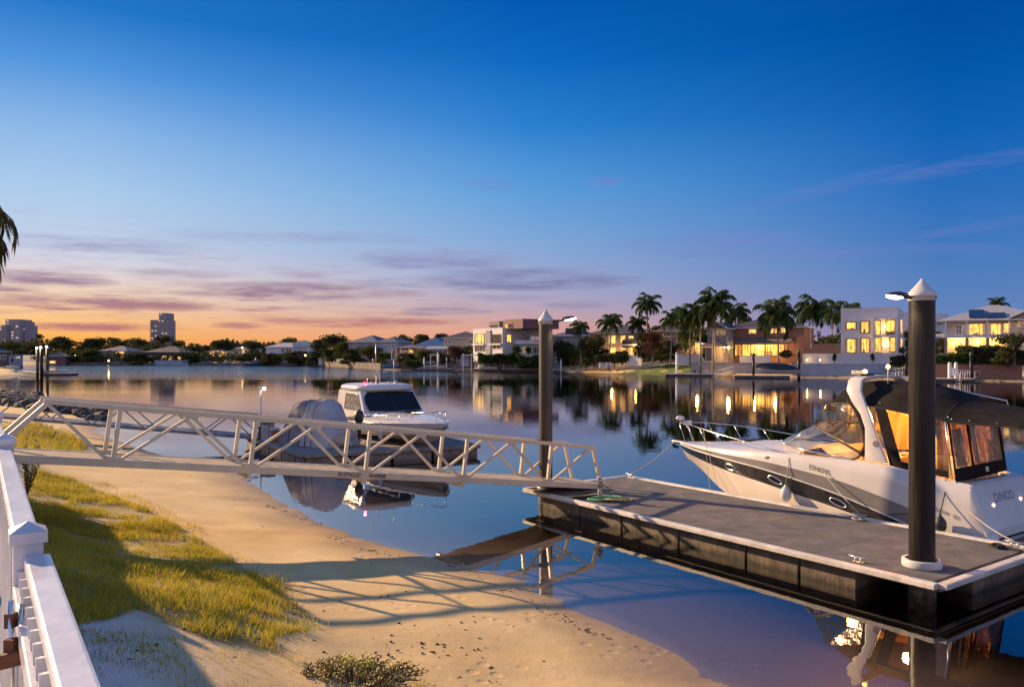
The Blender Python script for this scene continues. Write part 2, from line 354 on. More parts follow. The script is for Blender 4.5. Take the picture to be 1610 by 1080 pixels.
m = bpy.data.materials.new('ground_sand'); m.use_nodes = True; nt = m.node_tree; b = nt.nodes['Principled BSDF']; L = nt.links
geo = nd(nt, 'ShaderNodeNewGeometry'); sep = nd(nt, 'ShaderNodeSeparateXYZ'); L.new(geo.outputs['Position'], sep.inputs[0])
def noise(nt, vec, sc_, det=4, ro=.6):
    n = nd(nt, 'ShaderNodeTexNoise'); n.inputs['Scale'].default_value = sc_; n.inputs['Detail'].default_value = det; n.inputs['Roughness'].default_value = ro
    nt.links.new(vec, n.inputs['Vector']); return n.outputs['Fac']
def ramp(nt, fac, *st):
    r = nd(nt, 'ShaderNodeValToRGB'); e = r.color_ramp.elements
    while len(e) < len(st): e.new(.5)
    for k, (p, c) in enumerate(st): e[k].position = p; e[k].color = (*c, 1) if len(c) == 3 else c
    nt.links.new(fac, r.inputs[0]); return r.outputs[0]
def mixc(nt, fac, a, c, mode='MIX'):
    x = nd(nt, 'ShaderNodeMix', data_type='RGBA', blend_type=mode)
    if hasattr(fac, 'is_linked') or not isinstance(fac, (int, float)): nt.links.new(fac, x.inputs[0])
    else: x.inputs[0].default_value = fac
    for s_, q in ((6, a), (7, c)):
        if isinstance(q, tuple): x.inputs[s_].default_value = (*q, 1)
        else: nt.links.new(q, x.inputs[s_])
    return x.outputs[2]
def math_(nt, op, a, c=None, cl=False):
    x = nd(nt, 'ShaderNodeMath', operation=op, use_clamp=cl)
    for k, q in ((0, a), (1, c)):
        if q is None: continue
        if isinstance(q, (int, float)): x.inputs[k].default_value = q
        else: nt.links.new(q, x.inputs[k])
    return x.outputs[0]
pos = geo.outputs['Position']
sand = ramp(nt, noise(nt, pos, .9, 6), (.3, (.50, .350, .150)), (.55, (.585, .42, .195)), (.75, (.65, .49, .26)))
grain = ramp(nt, noise(nt, pos, 90, 3), (.3, (.82, .82, .82)), (.7, (1.08, 1.08, 1.08)))
sand = mixc(nt, 1.0, sand, grain, 'MULTIPLY')
pale = ramp(nt, noise(nt, pos, 2.2, 5), (.35, (.48, .44, .40)), (.65, (.62, .57, .52)))
hi = nd(nt, 'ShaderNodeMapRange'); hi.inputs[1].default_value = .9; hi.inputs[2].default_value = 1.35; L.new(sep.outputs[2], hi.inputs[0])
sand = mixc(nt, hi.outputs[0], sand, pale)
wetf = nd(nt, 'ShaderNodeMapRange'); wetf.inputs[1].default_value = .26; wetf.inputs[2].default_value = .02
zn = math_(nt, 'ADD', sep.outputs[2], math_(nt, 'MULTIPLY', math_(nt, 'SUBTRACT', noise(nt, pos, .8, 3), .5), .12)); L.new(zn, wetf.inputs[0])
sand = mixc(nt, wetf.outputs[0], sand, (.215, .145, .085))
bedf = nd(nt, 'ShaderNodeMapRange'); bedf.inputs[1].default_value = -.12; bedf.inputs[2].default_value = -.75; L.new(sep.outputs[2], bedf.inputs[0])
deep_bed = ramp(nt, noise(nt, pos, .7, 5), (.4, (.04, .032, .026)), (.62, (.12, .09, .07)))  # bed colour turns darker with depth
sand = mixc(nt, bedf.outputs[0], sand, deep_bed)
ta = nd(nt, 'ShaderNodeAttribute', attribute_name='turf')
soil = ramp(nt, noise(nt, pos, 3, 6), (.3, (.20, .14, .055)), (.5, (.30, .23, .08)), (.7, (.45, .35, .19)))
ty = nd(nt, 'ShaderNodeMapRange'); ty.inputs[1].default_value = 60; ty.inputs[2].default_value = 80; L.new(sep.outputs[1], ty.inputs[0])
soil = mixc(nt, ty.outputs[0], soil, (.05, .065, .022))
L.new(mixc(nt, ta.outputs['Fac'], sand, soil), b.inputs['Base Color'])
rr = nd(nt, 'ShaderNodeMapRange'); rr.inputs[3].default_value = .95; rr.inputs[4].default_value = .42; L.new(wetf.outputs[0], rr.inputs[0]); L.new(rr.outputs[0], b.inputs['Roughness'])
bp = nd(nt, 'ShaderNodeBump'); bp.inputs['Strength'].default_value = .38; bp.inputs['Distance'].default_value = .03
vo = nd(nt, 'ShaderNodeTexVoronoi'); vo.inputs['Scale'].default_value = 3.4; L.new(pos, vo.inputs['Vector'])
dent = nd(nt, 'ShaderNodeMapRange', interpolation_type='SMOOTHSTEP'); dent.inputs[1].default_value = .30; dent.inputs[2].default_value = .12; L.new(vo.outputs['Distance'], dent.inputs[0])
dm = nd(nt, 'ShaderNodeMapRange'); dm.inputs[1].default_value = .52; dm.inputs[2].default_value = .60; L.new(noise(nt, pos, .55, 2), dm.inputs[0])
dents = math_(nt, 'MULTIPLY', math_(nt, 'MULTIPLY', dent.outputs[0], dm.outputs[0]), -.8)
hh = math_(nt, 'ADD', math_(nt, 'ADD', dents, math_(nt, 'MULTIPLY', noise(nt, pos, 4.5, 5), 1.0)), math_(nt, 'MULTIPLY', noise(nt, pos, 40, 3), .25)); L.new(hh, bp.inputs['Height']); L.new(bp.outputs[0], b.inputs['Normal'])
me.materials.append(m)

# ---------------------------------------------------------------- water: a closed body, clear in the shallows
w = MB().box((-60, 180, WL-4), 620, 520, 8)
m = bpy.data.materials.new('canal_water'); m.use_nodes = True; nt = m.node_tree; L = nt.links; nt.nodes.remove(nt.nodes['Principled BSDF']); out = nt.nodes['Material Output']
geo = nd(nt, 'ShaderNodeNewGeometry'); mp = nd(nt, 'ShaderNodeMapping'); L.new(geo.outputs['Position'], mp.inputs[0])
sep = nd(nt, 'ShaderNodeSeparateXYZ'); L.new(geo.outputs['Position'], sep.inputs[0])
dist = nd(nt, 'ShaderNodeMapRange'); dist.inputs[1].default_value = 18; dist.inputs[2].default_value = 75; dist.interpolation_type = 'SMOOTHSTEP'; L.new(sep.outputs[1], dist.inputs[0])
n1 = noise(nt, mp.outputs[0], .9, 3); n2 = noise(nt, mp.outputs[0], 3.2, 2)
patch = nd(nt, 'ShaderNodeMapRange'); patch.inputs[1].default_value = .42; patch.inputs[2].default_value = .62
mp2 = nd(nt, 'ShaderNodeMapping'); mp2.inputs['Scale'].default_value = (.35, 1.2, 1); L.new(geo.outputs['Position'], mp2.inputs[0]); L.new(noise(nt, mp2.outputs[0], .045, 3), patch.inputs[0])
hsum = math_(nt, 'ADD', math_(nt, 'MULTIPLY', n1, 1.0), math_(nt, 'MULTIPLY', n2, .3))
far = nd(nt, 'ShaderNodeMapRange'); far.inputs[1].default_value = 120; far.inputs[2].default_value = 195; L.new(sep.outputs[1], far.inputs[0])
amp = math_(nt, 'ADD', math_(nt, 'ADD', .0032, math_(nt, 'MULTIPLY', far.outputs[0], .22)), math_(nt, 'MULTIPLY', dist.outputs[0], math_(nt, 'ADD', .0034, math_(nt, 'MULTIPLY', patch.outputs[0], .0062))))
bp = nd(nt, 'ShaderNodeBump'); bp.inputs['Distance'].default_value = 1.0; L.new(amp, bp.inputs['Strength']); L.new(hsum, bp.inputs['Height'])
dt = nd(nt, 'ShaderNodeVectorMath', operation='DOT_PRODUCT'); L.new(bp.outputs[0], dt.inputs[0]); L.new(geo.outputs['Incoming'], dt.inputs[1])
sch = math_(nt, 'POWER', math_(nt, 'SUBTRACT', 1.0, math_(nt, 'ABSOLUTE', dt.outputs['Value']), True), 3.2)
frf = math_(nt, 'ADD', .045, math_(nt, 'MULTIPLY', sch, .955), True)
gl = nd(nt, 'ShaderNodeBsdfGlossy'); L.new(bp.outputs[0], gl.inputs['Normal'])
ro = math_(nt, 'ADD', .012, math_(nt, 'MULTIPLY', dist.outputs[0], math_(nt, 'ADD', .010, math_(nt, 'MULTIPLY', patch.outputs[0], .012)))); L.new(ro, gl.inputs['Roughness'])
tr = nd(nt, 'ShaderNodeBsdfTransparent'); mx = nd(nt, 'ShaderNodeMixShader'); L.new(frf, mx.inputs[0]); L.new(tr.outputs[0], mx.inputs[1]); L.new(gl.outputs[0], mx.inputs[2]); L.new(mx.outputs[0], out.inputs['Surface'])
va = nd(nt, 'ShaderNodeVolumeAbsorption'); va.inputs['Color'].default_value = (.50, .44, .32, 1); va.inputs['Density'].default_value = .72; L.new(va.outputs[0], out.inputs['Volume'])
wo = w.build('water', m); wo['kind'] = 'structure'; wo['label'] = 'calm canal water mirroring the sunset sky'
# ---------------------------------------------------------------- camera, sky, main light
cam = bpy.data.cameras.new('camera'); cam.sensor_width = 36; cam.lens = F/1610*36; cam.shift_y = (HY-540)/1610; cam.clip_end = 6000; cam.clip_start = .05
co = bpy.data.objects.new('camera', cam); COL.objects.link(co); co.location = (0, 0, CH); co.rotation_euler = (math.pi/2, 0, 0); sc.camera = co
TOL = V(-2.14, 1.33, 1.0)                      # towards the light
floodlight = bpy.data.lights.new('floodlight', 'SUN'); floodlight.energy = 5.0; floodlight.angle = math.radians(.7); floodlight.color = (1, .66, .36)  # parallel warm lamp standing in for a strong streetlight at the left
so = bpy.data.objects.new('floodlight', floodlight); COL.objects.link(so); so.rotation_euler = TOL.to_track_quat('Z', 'Y').to_euler(); so.location = (-20, 14, 30)
sc.view_settings.view_transform = 'Standard'; sc.view_settings.look = 'None'; sc.view_settings.exposure = 1.0; sc.view_settings.gamma = 1
sc.cycles.use_denoising = True; sc.cycles.max_bounces = 8; sc.cycles.transparent_max_bounces = 12; sc.cycles.sample_clamp_indirect = 6; sc.cycles.caustics_reflective = False; sc.cycles.caustics_refractive = False

wd = bpy.data.worlds.new('World'); sc.world = wd; wd.use_nodes = True; nt = wd.node_tree; L = nt.links; bg = nt.nodes['Background']
tc = nd(nt, 'ShaderNodeTexCoord'); sep = nd(nt, 'ShaderNodeSeparateXYZ'); L.new(tc.outputs['Generated'], sep.inputs[0])
x, y, z = sep.outputs; mm = lambda o, a, c=None, cl=False: math_(nt, o, a, c, cl)
az = mm('ARCTAN2', x, y); s = mm('DIVIDE', z, mm('SQRT', mm('ADD', mm('MULTIPLY', x, x), mm('MULTIPLY', y, y))))
def skyramp(k, rows):
    st = [(0.0, s2l(rows[-1][1]))]+[((HY-yy)/F*k, s2l(c)) for yy, c in reversed(rows)]+[(.62, s2l((22, 92, 168))), (1.0, s2l((60, 112, 176)))]  # top stops, above the view, brightened for fill light
    return ramp(nt, s, *st[1:])
left = skyramp(.868, [(0, (34, 118, 200)), (100, (82, 150, 220)), (200, (139, 183, 232)), (300, (172, 204, 236)), (370, (192, 208, 232)), (410, (216, 214, 226)), (460, (246, 214, 186)), (500, (253, 200, 138)), (530, (253, 180, 92)), (556, (250, 150, 72))])
mid = skyramp(1, [(0, (2, 90, 176)), (100, (14, 106, 192)), (200, (44, 129, 207)), (300, (92, 158, 218)), (380, (128, 168, 216)), (440, (158, 170, 208)), (480, (184, 168, 190)), (510, (214, 164, 158)), (540, (232, 154, 132)), (556, (230, 140, 115))])
right = skyramp(.87, [(0, (0, 78, 158)), (100, (4, 86, 168)), (200, (16, 98, 181)), (300, (42, 110, 188)), (380, (66, 121, 190)), (440, (84, 128, 188)), (500, (104, 132, 186)), (556, (124, 132, 182))])
def sstep(v, a, c):
    r = nd(nt, 'ShaderNodeMapRange', interpolation_type='SMOOTHSTEP'); r.inputs[1].default_value = a; r.inputs[2].default_value = c; L.new(v, r.inputs[0]); return r.outputs[0]
def lstep(v, a, c):
    r = nd(nt, 'ShaderNodeMapRange'); r.inputs[1].default_value = a; r.inputs[2].default_value = c; L.new(v, r.inputs[0]); return r.outputs[0]
col = mixc(nt, lstep(az, .02, -.50), mid, left); col = mixc(nt, lstep(az, .02, .50), col, right)
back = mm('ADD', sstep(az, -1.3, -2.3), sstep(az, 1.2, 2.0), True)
fill_sky = mixc(nt, 1.0, ramp(nt, s, (0, s2l((196, 168, 172))), (.15, s2l((180, 166, 184))), (.45, s2l((138, 148, 186))), (1, s2l((84, 122, 178)))), (1.6, 1.6, 1.6), 'MULTIPLY')  # unseen sky behind the camera, brightened to add fill light
col = mixc(nt, back, col, fill_sky)
cmb = nd(nt, 'ShaderNodeCombineXYZ'); L.new(mm('MULTIPLY', az, 5.0), cmb.inputs[0]); L.new(mm('MULTIPLY', s, 55.0), cmb.inputs[1])
nz = noise(nt, cmb.outputs[0], 1.0, 5, .62)
cmb2 = nd(nt, 'ShaderNodeCombineXYZ'); L.new(mm('MULTIPLY', az, 14.0), cmb2.inputs[0]); L.new(mm('MULTIPLY', s, 120.0), cmb2.inputs[1]); cmb2.inputs[2].default_value = 3.3
nz2 = noise(nt, cmb2.outputs[0], 1.0, 4, .6)
warp = mm('SUBTRACT', nz, .5)
def cloud(px, yy, wx, wy, a, tilt=0.0):
    az0 = math.atan((px-CX)/F); c = math.cos(az0); s0 = (HY-yy)/F*c; wa = wx/F*c*c; ws = wy*1.15/F*c
    da = mm('ADD', mm('SUBTRACT', az, az0), mm('MULTIPLY', warp, wa*.9)); ds = mm('SUBTRACT', s, s0)
    ds = mm('ADD', ds, mm('ADD', mm('MULTIPLY', warp, ws*2.2), mm('MULTIPLY', da, -tilt)))
    e = mm('ADD', mm('POWER', mm('DIVIDE', da, wa), 2.0), mm('POWER', mm('DIVIDE', ds, ws), 2.0))
    q = mm('MULTIPLY', mm('SUBTRACT', 1.0, e, True), a)
    return mm('MULTIPLY', mm('POWER', q, .8), mm('ADD', .12, mm('MULTIPLY', lstep(nz2, .28, .62), 1.05)), True)
def layer(rows):
    o = None
    for r in rows: o = cloud(*r) if o is None else mm('MAXIMUM', o, cloud(*r))
    return o
mauve = layer([(190, 478, 190, 13, 1.0), (150, 513, 120, 8, .95), (560, 507, 170, 9, 1.0), (455, 457, 160, 13, .85), (75, 440, 120, 13, .9), (400, 485, 70, 5, .6), (290, 430, 120, 7, .35), (375, 512, 50, 5, .6), (60, 470, 90, 9, .7), (590, 462, 90, 7, .5), (250, 516, 70, 4, .5), (20, 455, 60, 6, .6), (480, 432, 70, 5, .4), (330, 462, 80, 6, .4)])
violet = layer([(830, 438, 200, 19, 1.05), (690, 408, 140, 17, .9), (700, 490, 80, 6, .8), (640, 446, 110, 8, .4), (160, 385, 170, 14, .42), (540, 372, 110, 9, .35), (400, 372, 160, 8, .25), (900, 480, 60, 6, .35), (800, 468, 90, 5, .3), (620, 378, 80, 7, .25)])
faint = layer([(1510, 262, 170, 13, .34, .10), (1290, 298, 170, 12, .22, .2), (1490, 390, 120, 10, .28, -.1), (1120, 384, 170, 20, .4), (770, 290, 60, 14, .3), (945, 288, 40, 8, .4), (1540, 356, 120, 8, .22, .1), (1240, 400, 200, 12, .3)])
mcol = ramp(nt, s, (.0, s2l((205, 122, 105))), (.05, s2l((180, 128, 132))), (.075, s2l((162, 130, 150))), (.12, s2l((176, 168, 192))))
vcol = mixc(nt, sstep(s, .07, .14), s2l((118, 114, 156)), s2l((148, 156, 200)))
wisp = mm('MULTIPLY', mm('MULTIPLY', lstep(nz2, .42, .64), lstep(nz, .38, .58)), mm('MULTIPLY', mm('MULTIPLY', sstep(s, .015, .05), sstep(s, .19, .10)), sstep(az, .20, -.15)))
col = mixc(nt, mm('MULTIPLY', wisp, .42, True), col, mcol)
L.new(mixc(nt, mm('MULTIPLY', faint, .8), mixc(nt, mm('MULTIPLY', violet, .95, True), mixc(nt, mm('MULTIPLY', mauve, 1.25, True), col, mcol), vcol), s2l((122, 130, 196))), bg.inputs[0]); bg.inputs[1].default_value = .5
wd.cycles.sampling_method = 'MANUAL'; wd.cycles.sample_map_resolution = 1024

# ---------------------------------------------------------------- gangway
GA = V(-7.19, 14.1, 2.12); GV = V(2.02, 1.35, -.315); GN = V(-.556, .831, 0).normalized(); GU = GV.cross(GN); GU = (GU if GU.z > 0 else -GU).normalized()
def gp(t, u=0.0, w=0.0): return GA+GV*t+GU*u+GN*w
W_ = 1.2; H_ = .93
g = thing('gangway', 'beige metal truss gangway sloping from the bank down to the pontoon', 'gangway', (gp(-.7).x, gp(-.7).y, 1.3))
MB().hexa([gp(-.78, -.05, .04), gp(4.72, -.05, .04), gp(4.72, -.05, W_-.04), gp(-.78, -.05, W_-.04)], [gp(-.78, -.015, .04), gp(4.72, -.015, .04), gp(4.72, -.015, W_-.04), gp(-.78, -.015, W_-.04)]).build('deck_plate', 'gangway_deck', g)
for w in (0, W_):
    MB().bar(gp(-.8, -.07, w), gp(4.75, -.07, w), .07, .14, GU).build('bottom_chord', 'gangway_paint', g, bevel=.006)
    MB().bar(gp(-.49, H_, w), gp(4.57, H_, w), .085, .085, GU).build('handrail', 'gangway_paint', g, bevel=.008)
    MB().bar(gp(-.47, H_-.04, w), gp(-.76, .0, w), .085, .085, GN).build('end_post', 'gangway_paint', g, bevel=.006)
    MB().bar(gp(4.55, H_-.04, w), gp(4.70, .0, w), .07, .07, GN).build('end_post', 'gangway_paint', g, bevel=.006)
    for k in range(5):
        lo_ = -.24 if k in (1, 2, 3) and w == 0 else 0
        MB().bar(gp(k, lo_, w-.001), gp(k, H_-.042, w-.001), .075, .075, GN).build('upright', 'gangway_paint', g, bevel=.005)
    for k in range(5):
        a, c = (k-.46 if k == 0 else k-.5), k+.5 if k < 4 else 4.5
        MB().bar(gp(a, H_-.045, w+.003), gp(k-.05, .0, w+.003), .055, .055, GN).build('diagonal_brace', 'gangway_paint', g)
        MB().bar(gp(k+.05, .0, w-.004), gp(c, H_-.045, w-.004), .052, .052, GN).build('diagonal_brace', 'gangway_paint', g)
for w in (0, W_):
    for k in range(5):
        for t_, u_ in ((k, .0), (k+.5 if k < 4 else 4.5, H_-.045)):
            s_ = -.030 if w == 0 else -.030; a_ = gp(t_, u_, w+s_); MB().hexa([a_+GV*-.05+GU*(-.05 if u_ else -.02)+GN*-.012, a_+GV*.05+GU*(-.05 if u_ else -.02)+GN*-.012, a_+GV*.05+GU*(-.05 if u_ else -.02), a_+GV*-.05+GU*(-.05 if u_ else -.02)], [a_+GV*-.05+GU*(.02 if u_ else .05)+GN*-.012, a_+GV*.05+GU*(.02 if u_ else .05)+GN*-.012, a_+GV*.05+GU*(.02 if u_ else .05), a_+GV*-.05+GU*(.02 if u_ else .05)]).build('gusset_plate', 'gangway_paint', g)
for k in (1, 2, 3):
    MB().bar(gp(k, -.19, .05), gp(k, -.19, W_), .08, .09, GU).build('cross_beam', 'gangway_paint', g)
MB().bar(gp(1.01, H_+.02, -.05), gp(1.01, H_-.14, -.05), .09, .03, GN).build('rail_clamp', 'gangway_paint', g)
for tx, t0 in (('EDCRYHOLLEY', 1.742), ('0416998589', 2.035)):
    textmb(tx, .118, gp(t0, -.110, -.0385), GV, GU, .66, .003).build('stencil_lettering', 'ink', g, fix=False)
# landing block under the shore end
lp = gp(-.86, 0, W_/2); zb = gz(lp.x, lp.y)
top(MB().box((lp.x-.45, lp.y-.25, (zb+lp.z)/2-.15), 1.1, 1.7, lp.z-zb+.25, math.atan2(1.35, 2.02)), 'landing_block', 'concrete', 'concrete landing block under the shore end of the beige gangway', 'block', (lp.x-.45, lp.y-.25, zb), bevel=.02)

# ---------------------------------------------------------------- pontoon
C0 = V(.38, 20.5, 0); PU = V(.583, -.8125, 0); PN = V(.8125, .583, 0); PL, PW = 10.52, 3.62
def pp(a, b_, z=0.0): return C0+PU*a+PN*b_+V(0, 0, z)
def pslab(mb, a0, a1, b0, b1, z0, z1): return mb.hexa([pp(a0, b0, z0), pp(a1, b0, z0), pp(a1, b1, z0), pp(a0, b1, z0)], [pp(a0, b0, z1), pp(a1, b0, z1), pp(a1, b1, z1), pp(a0, b1, z1)])
po = thing('pontoon', 'long floating pontoon with grey carpet deck and pale edge beams', 'pontoon', pp(PL/2, PW/2, 0))
mb = MB(); e = .13
for a0, a1, b0 in [(e, 1.25, e), (1.25, 2.05, .95)]+[(2.05+(PL-e-2.05)/4*k, 2.05+(PL-e-2.05)/4*(k+1)-.009, e) for k in range(4)]:
    mb = MB(); pslab(mb, a0, a1, b0, PW-e, .40, .495); mb.build('carpet_panel', 'carpet', po)
for k in range(14):
    q = pp(.5+k*.73, -.0, .517); MB().tube([q, q+V(0, 0, .004)], .011, 8).build('beam_bolt', 'steel', po)
mb = MB(); pslab(mb, e, PL-e, e+.02, PW-e, .388, .398); mb.build('deck_frame', 'void_shade', po)
def beam(p, q, mm_='edge_beam'):
    d = (q-p).normalized(); s = V(d.y, -d.x, 0)
    prof = [(-.13, .43), (.02, .425), (.05, .44), (.05, .485), (.02, .515), (-.10, .515), (-.13, .505)]
    rows = [[V(P0.x, P0.y, 0)+s*a*1.0+V(0, 0, zz) for a, zz in prof] for P0 in (p, q)]
    m_ = MB(); m_.loft(rows, True, False); n = len(prof); m_.f += [tuple(range(n)), tuple(range(2*n-1, n-1, -1))]; m_.sm += [False, False]
    m_.build('edge_beam', mm_, po, bevel=.006)
beam(pp(PL, 0), pp(0, 0)); beam(pp(PL, PW), pp(PL, .0)); beam(pp(0, PW), pp(PL, PW)); beam(pp(0, 0), pp(0, PW))
m_ = MB(); m_.bar(pp(.1, -.02, .405), pp(PL-.02, -.02, .405), .05, .03); m_.bar(pp(PL+.01, .0, .405), pp(PL+.01, PW, .405), .05, .03); m_.build('rubbing_strip', 'dock_wood', po)
for a0, a1 in ((.6, 2.05), (2.09, 3.5), (3.54, 5.2), (5.24, 6.9), (6.94, 8.05), (8.09, 9.15), (9.95, 10.36)):
    for b0, b1 in ((.06, 1.2), (2.4, 3.55)):
        if a0 > 9.5 and b0 < 1: continue
        m_ = MB(); pslab(m_, a0, a1, b0, b1, -.07, .385); m_.build('float_tank', 'float_side', po, bevel=.02)
m_ = MB(); pslab(m_, 9.6, PL-.1, 1.35, 3.4, -.07, .33); m_.build('float_tank', 'float_side', po, bevel=.02)
m_ = MB(); pslab(m_, .4, PL-.5, 1.25, 2.35, -.05, .33); m_.build('under_frame', 'void_shade', po)
def cleat(c, d, nm='mooring_cleat', par=None):
    m_ = MB(); d = V(d).normalized(); c = V(c)
    for k in (-1, 1): m_.tube([c+d*.05*k, c+d*.05*k+V(0, 0, .075)], .014, 8)
    m_.tube([c-d*.17+V(0, 0, .095), c-d*.06+V(0, 0, .08), c+d*.06+V(0, 0, .08), c+d*.17+V(0, 0, .095)], [.009, .016, .016, .009], 8); m_.bar(c-d*.09+V(0, 0, .006), c+d*.09+V(0, 0, .006), .06, .012)
    return m_.build(nm, 'alloy', par)
for a, b_ in ((9.1, .2), (7.2, PW-.12), (.25, PW-.12), (10.2, PW-.15)): cleat(pp(a, b_, .515 if b_ > 1 else .5), PU, par=po)
po_post = pp(2.30, .50, .5)
m_ = MB(); m_.tube([po_post, po_post+V(0, 0, .52)], .052, 12); m_.tube([po_post+V(0, 0, .52), po_post+V(0, 0, .56)], [.056, .03], 12); m_.build('bollard_post', 'rope_pale', po)
m_ = MB(); m_.tube([po_post+V(.058*math.cos(q*.9), .058*math.sin(q*.9), .27+.0085*q) for q in range(26)], .014, 6)
m_.build('rusty_chain_wrap', 'rust', po)

# ---------------------------------------------------------------- piles with lamps
def pile(name, lab, c, mt, ztop, r, lamp_dir, lamp_len, arm, capr):
    t = thing(name, lab, 'pile', (c.x, c.y, 0), 0, 'mooring piles with lamps')
    MB().lathe((c.x, c.y, 0), [(r, -2.5), (r, .0), (r, 2.0), (r, ztop)], 36).build('shaft', mt, t)
    MB().lathe((c.x, c.y, 0), [(r+.012, -1.5), (r+.014, .04), (r+.011, .2), (r+.002, .33)], 36).build('barnacle_band', 'pile_growth', t)
    MB().lathe((c.x, c.y, ztop), [(r+.004, -.06), (r+.012, -.05), (r+.012, .0), (r+.02, .0), (r+.02, .03), (r+.018, .065), (r+.004, .082), (r*.66, .082+(.08+capr)*.34), (r*.33, .082+(.08+capr)*.67), (.012, .16+capr), (0, .163+capr)], 36).build('conical_cap', 'white_cap', t)
    for k in range(10):
        an = k*.63; MB().ell((c.x+(r+.018)*math.cos(an), c.y+(r+.018)*math.sin(an), ztop-.02), .014, .014, .014, None, 6, 4).build('cap_bolt', 'steel', t)
    d = V(lamp_dir).normalized(); d0 = c+V(0, 0, ztop-.01)+V(d.x, d.y, 0).normalized()*r
    m_ = MB(); m_.bar(d0-V(d.x, d.y, 0).normalized()*.02, d0+d*arm, .05, .05); m_.build('lamp_arm', 'dark_plastic', t)
    a0 = d0+d*arm*.8; sd = d.cross(V(0, 0, 1)).normalized(); up = sd.cross(d).normalized(); rot = Matrix((d, sd, up)).transposed()
    m_ = MB(); Lh = lamp_len
    prof = [(0, .045, .06), (.12, .07, .07), (.4, .11, .075), (.7, .11, .055), (.93, .065, .03), (1, .015, .01)]
    rows = [[a0+d*(Lh*q)+sd*(wd_*math.cos(an))+up*(hh_*max(math.sin(an), -.25)) for an in [2*math.pi*k/16 for k in range(16)]] for q, wd_, hh_ in prof]
    m_.loft(rows, True); m_.f += [tuple(range(16)), tuple(range(95, 79, -1))]; m_.sm += [False, False]
    hd = m_.build('lamp_head', 'dark_plastic', t)
    m_ = MB(); m_.ell(a0+d*Lh*.6-up*.018, Lh*.38, .10, .042, rot, 16, 8); m_.build('lamp_lens', 'lamp_white', hd)
    return t, a0+d*Lh*.6-up*.06
c1 = pp(9.86, .82); c2 = pp(.05, .6)
p1, l1 = pile('mooring_pile', 'thick black mooring pile with white conical cap rising through the near pontoon corner', c1, 'black_pile', 4.955, .2, (-1, -.22, .1), .40, .10, .15)
p2, l2 = pile('mooring_pile', 'brown mooring pile with pointed cap and bright lamp where the gangway lands', c2, 'pile_brown', 4.88, .178, (1, -.25, .20), .42, .30, .17)
for k, l in enumerate((l1, l2)):
    li = bpy.data.lights.new('pile_lamp', 'SPOT'); li.energy = (26, 46)[k]; li.color = (1, .82, .55); li.spot_size = 2.6; li.spot_blend = .6; li.shadow_soft_size = .06
    lo = bpy.data.objects.new('pile_lamp_light', li); COL.objects.link(lo); lo.location = l-V(0, 0, .04)
for c, t in ((c1, p1),):
    m_ = MB(); m_.lathe((c.x, c.y, .5), [(.235, .0), (.30, .0), (.305, .02), (.305, .115), (.295, .13), (.245, .13), (.235, .12), (.235, 0)], 40); m_.build('guide_collar', 'white_cap', po)
m_ = MB(); m_.lathe((c2.x, c2.y, .5), [(.21, -.08), (.26, -.08), (.26, .02), (.21, .02), (.21, -.08)], 32); m_.build('guide_collar', 'alloy', po)

# ---------------------------------------------------------------- ropes on the pontoon
def sag(p, q, dz, n=14): p, q = V(p), V(q); return [p.lerp(q, k/n)-V(0, 0, dz*4*(k/n)*(1-k/n)) for k in range(n+1)]
def coil(c, r, n, rad, seed, zz):
    rn = random.Random(seed); pts = []; ph = rn.random()*6
    for k in range(n*14):
        a = ph+k*2*math.pi/14; rr = r*(.55+.45*math.sin(k*.37+seed)); pts.append(V(c.x+rr*math.cos(a)*1.5+.03*rn.uniform(-1, 1), c.y+rr*math.sin(a)+.03*rn.uniform(-1, 1), zz+.012+.05*abs(math.sin(k*.21+seed))))
    return MB().tube(pts, rad, 6)
q = po_post+PU*.12+PN*.05
top(coil(q, .27, 6, .019, 2, .52), 'rope', 'rope_green', 'tangled green rope heaped at the foot of the pale post', 'rope', (q.x, q.y, .5))
q = po_post+PU*.42+PN*.22
top(coil(q, .24, 5, .015, 5, .515), 'rope', 'rope_yellow', 'loose yellow rope loops beside the green heap on the carpet', 'rope', (q.x, q.y, .5))
a = pp(1.52, -.09, .52)
top(MB().tube(sag(po_post+V(0, 0, .16), a, .02)+[a-V(0, 0, .1)], .013, 6), 'rope', 'rope_yellow', 'taut yellow rope from the pale post over the pontoon edge', 'rope', tuple(a))
top(MB().tube(sag(po_post+V(0, 0, .40), po_post+PU*.62+PN*.55+V(0, 0, .012), .03), .009, 6), 'rope', 'rope_dark', 'thin dark line slanting from the pale post to the carpet', 'rope', tuple(po_post+PU*.62+PN*.55))
# ---------------------------------------------------------------- the sports cruiser (local frame: x to the bow, y to the pontoon side)
BO = (10.19, 15.83, 0.0); BR = math.atan2(.8125, -.583)
cr = thing('cabin_cruiser', 'white cabin cruiser with black hull stripe and black canvas canopy moored beside the pontoon', 'boat', BO, BR)
CRM = MW[cr.name]
XS = [0, .3, 1, 2, 3, 4, 5, 6, 7, 7.8, 8.4, 8.75, 8.92]
YR = [1.22, 1.26, 1.32, 1.37, 1.39, 1.38, 1.34, 1.22, .98, .68, .38, .16, .012]
ZR = [.10, .16, .34, .62, .88, 1.06, 1.2, 1.28, 1.33, 1.36, 1.385, 1.395, 1.40]
ZG = [.3, .4, .68, .97, 1.19, 1.31, 1.395, 1.42, 1.43, 1.437, 1.437, 1.433, 1.425]
ZB = [-.12, -.05, .12, .36, .55, .70, .845, .95, 1.05, 1.13, 1.20, 1.27, 1.36]
KB = [.985, .985, .98, .975, .97, .965, .955, .935, .90, .86, .84, .84, .9]
ZCH = [-.12, -.12, -.10, -.08, -.04, .03, .10, .2, .40, .72, .99, 1.18, 1.345]
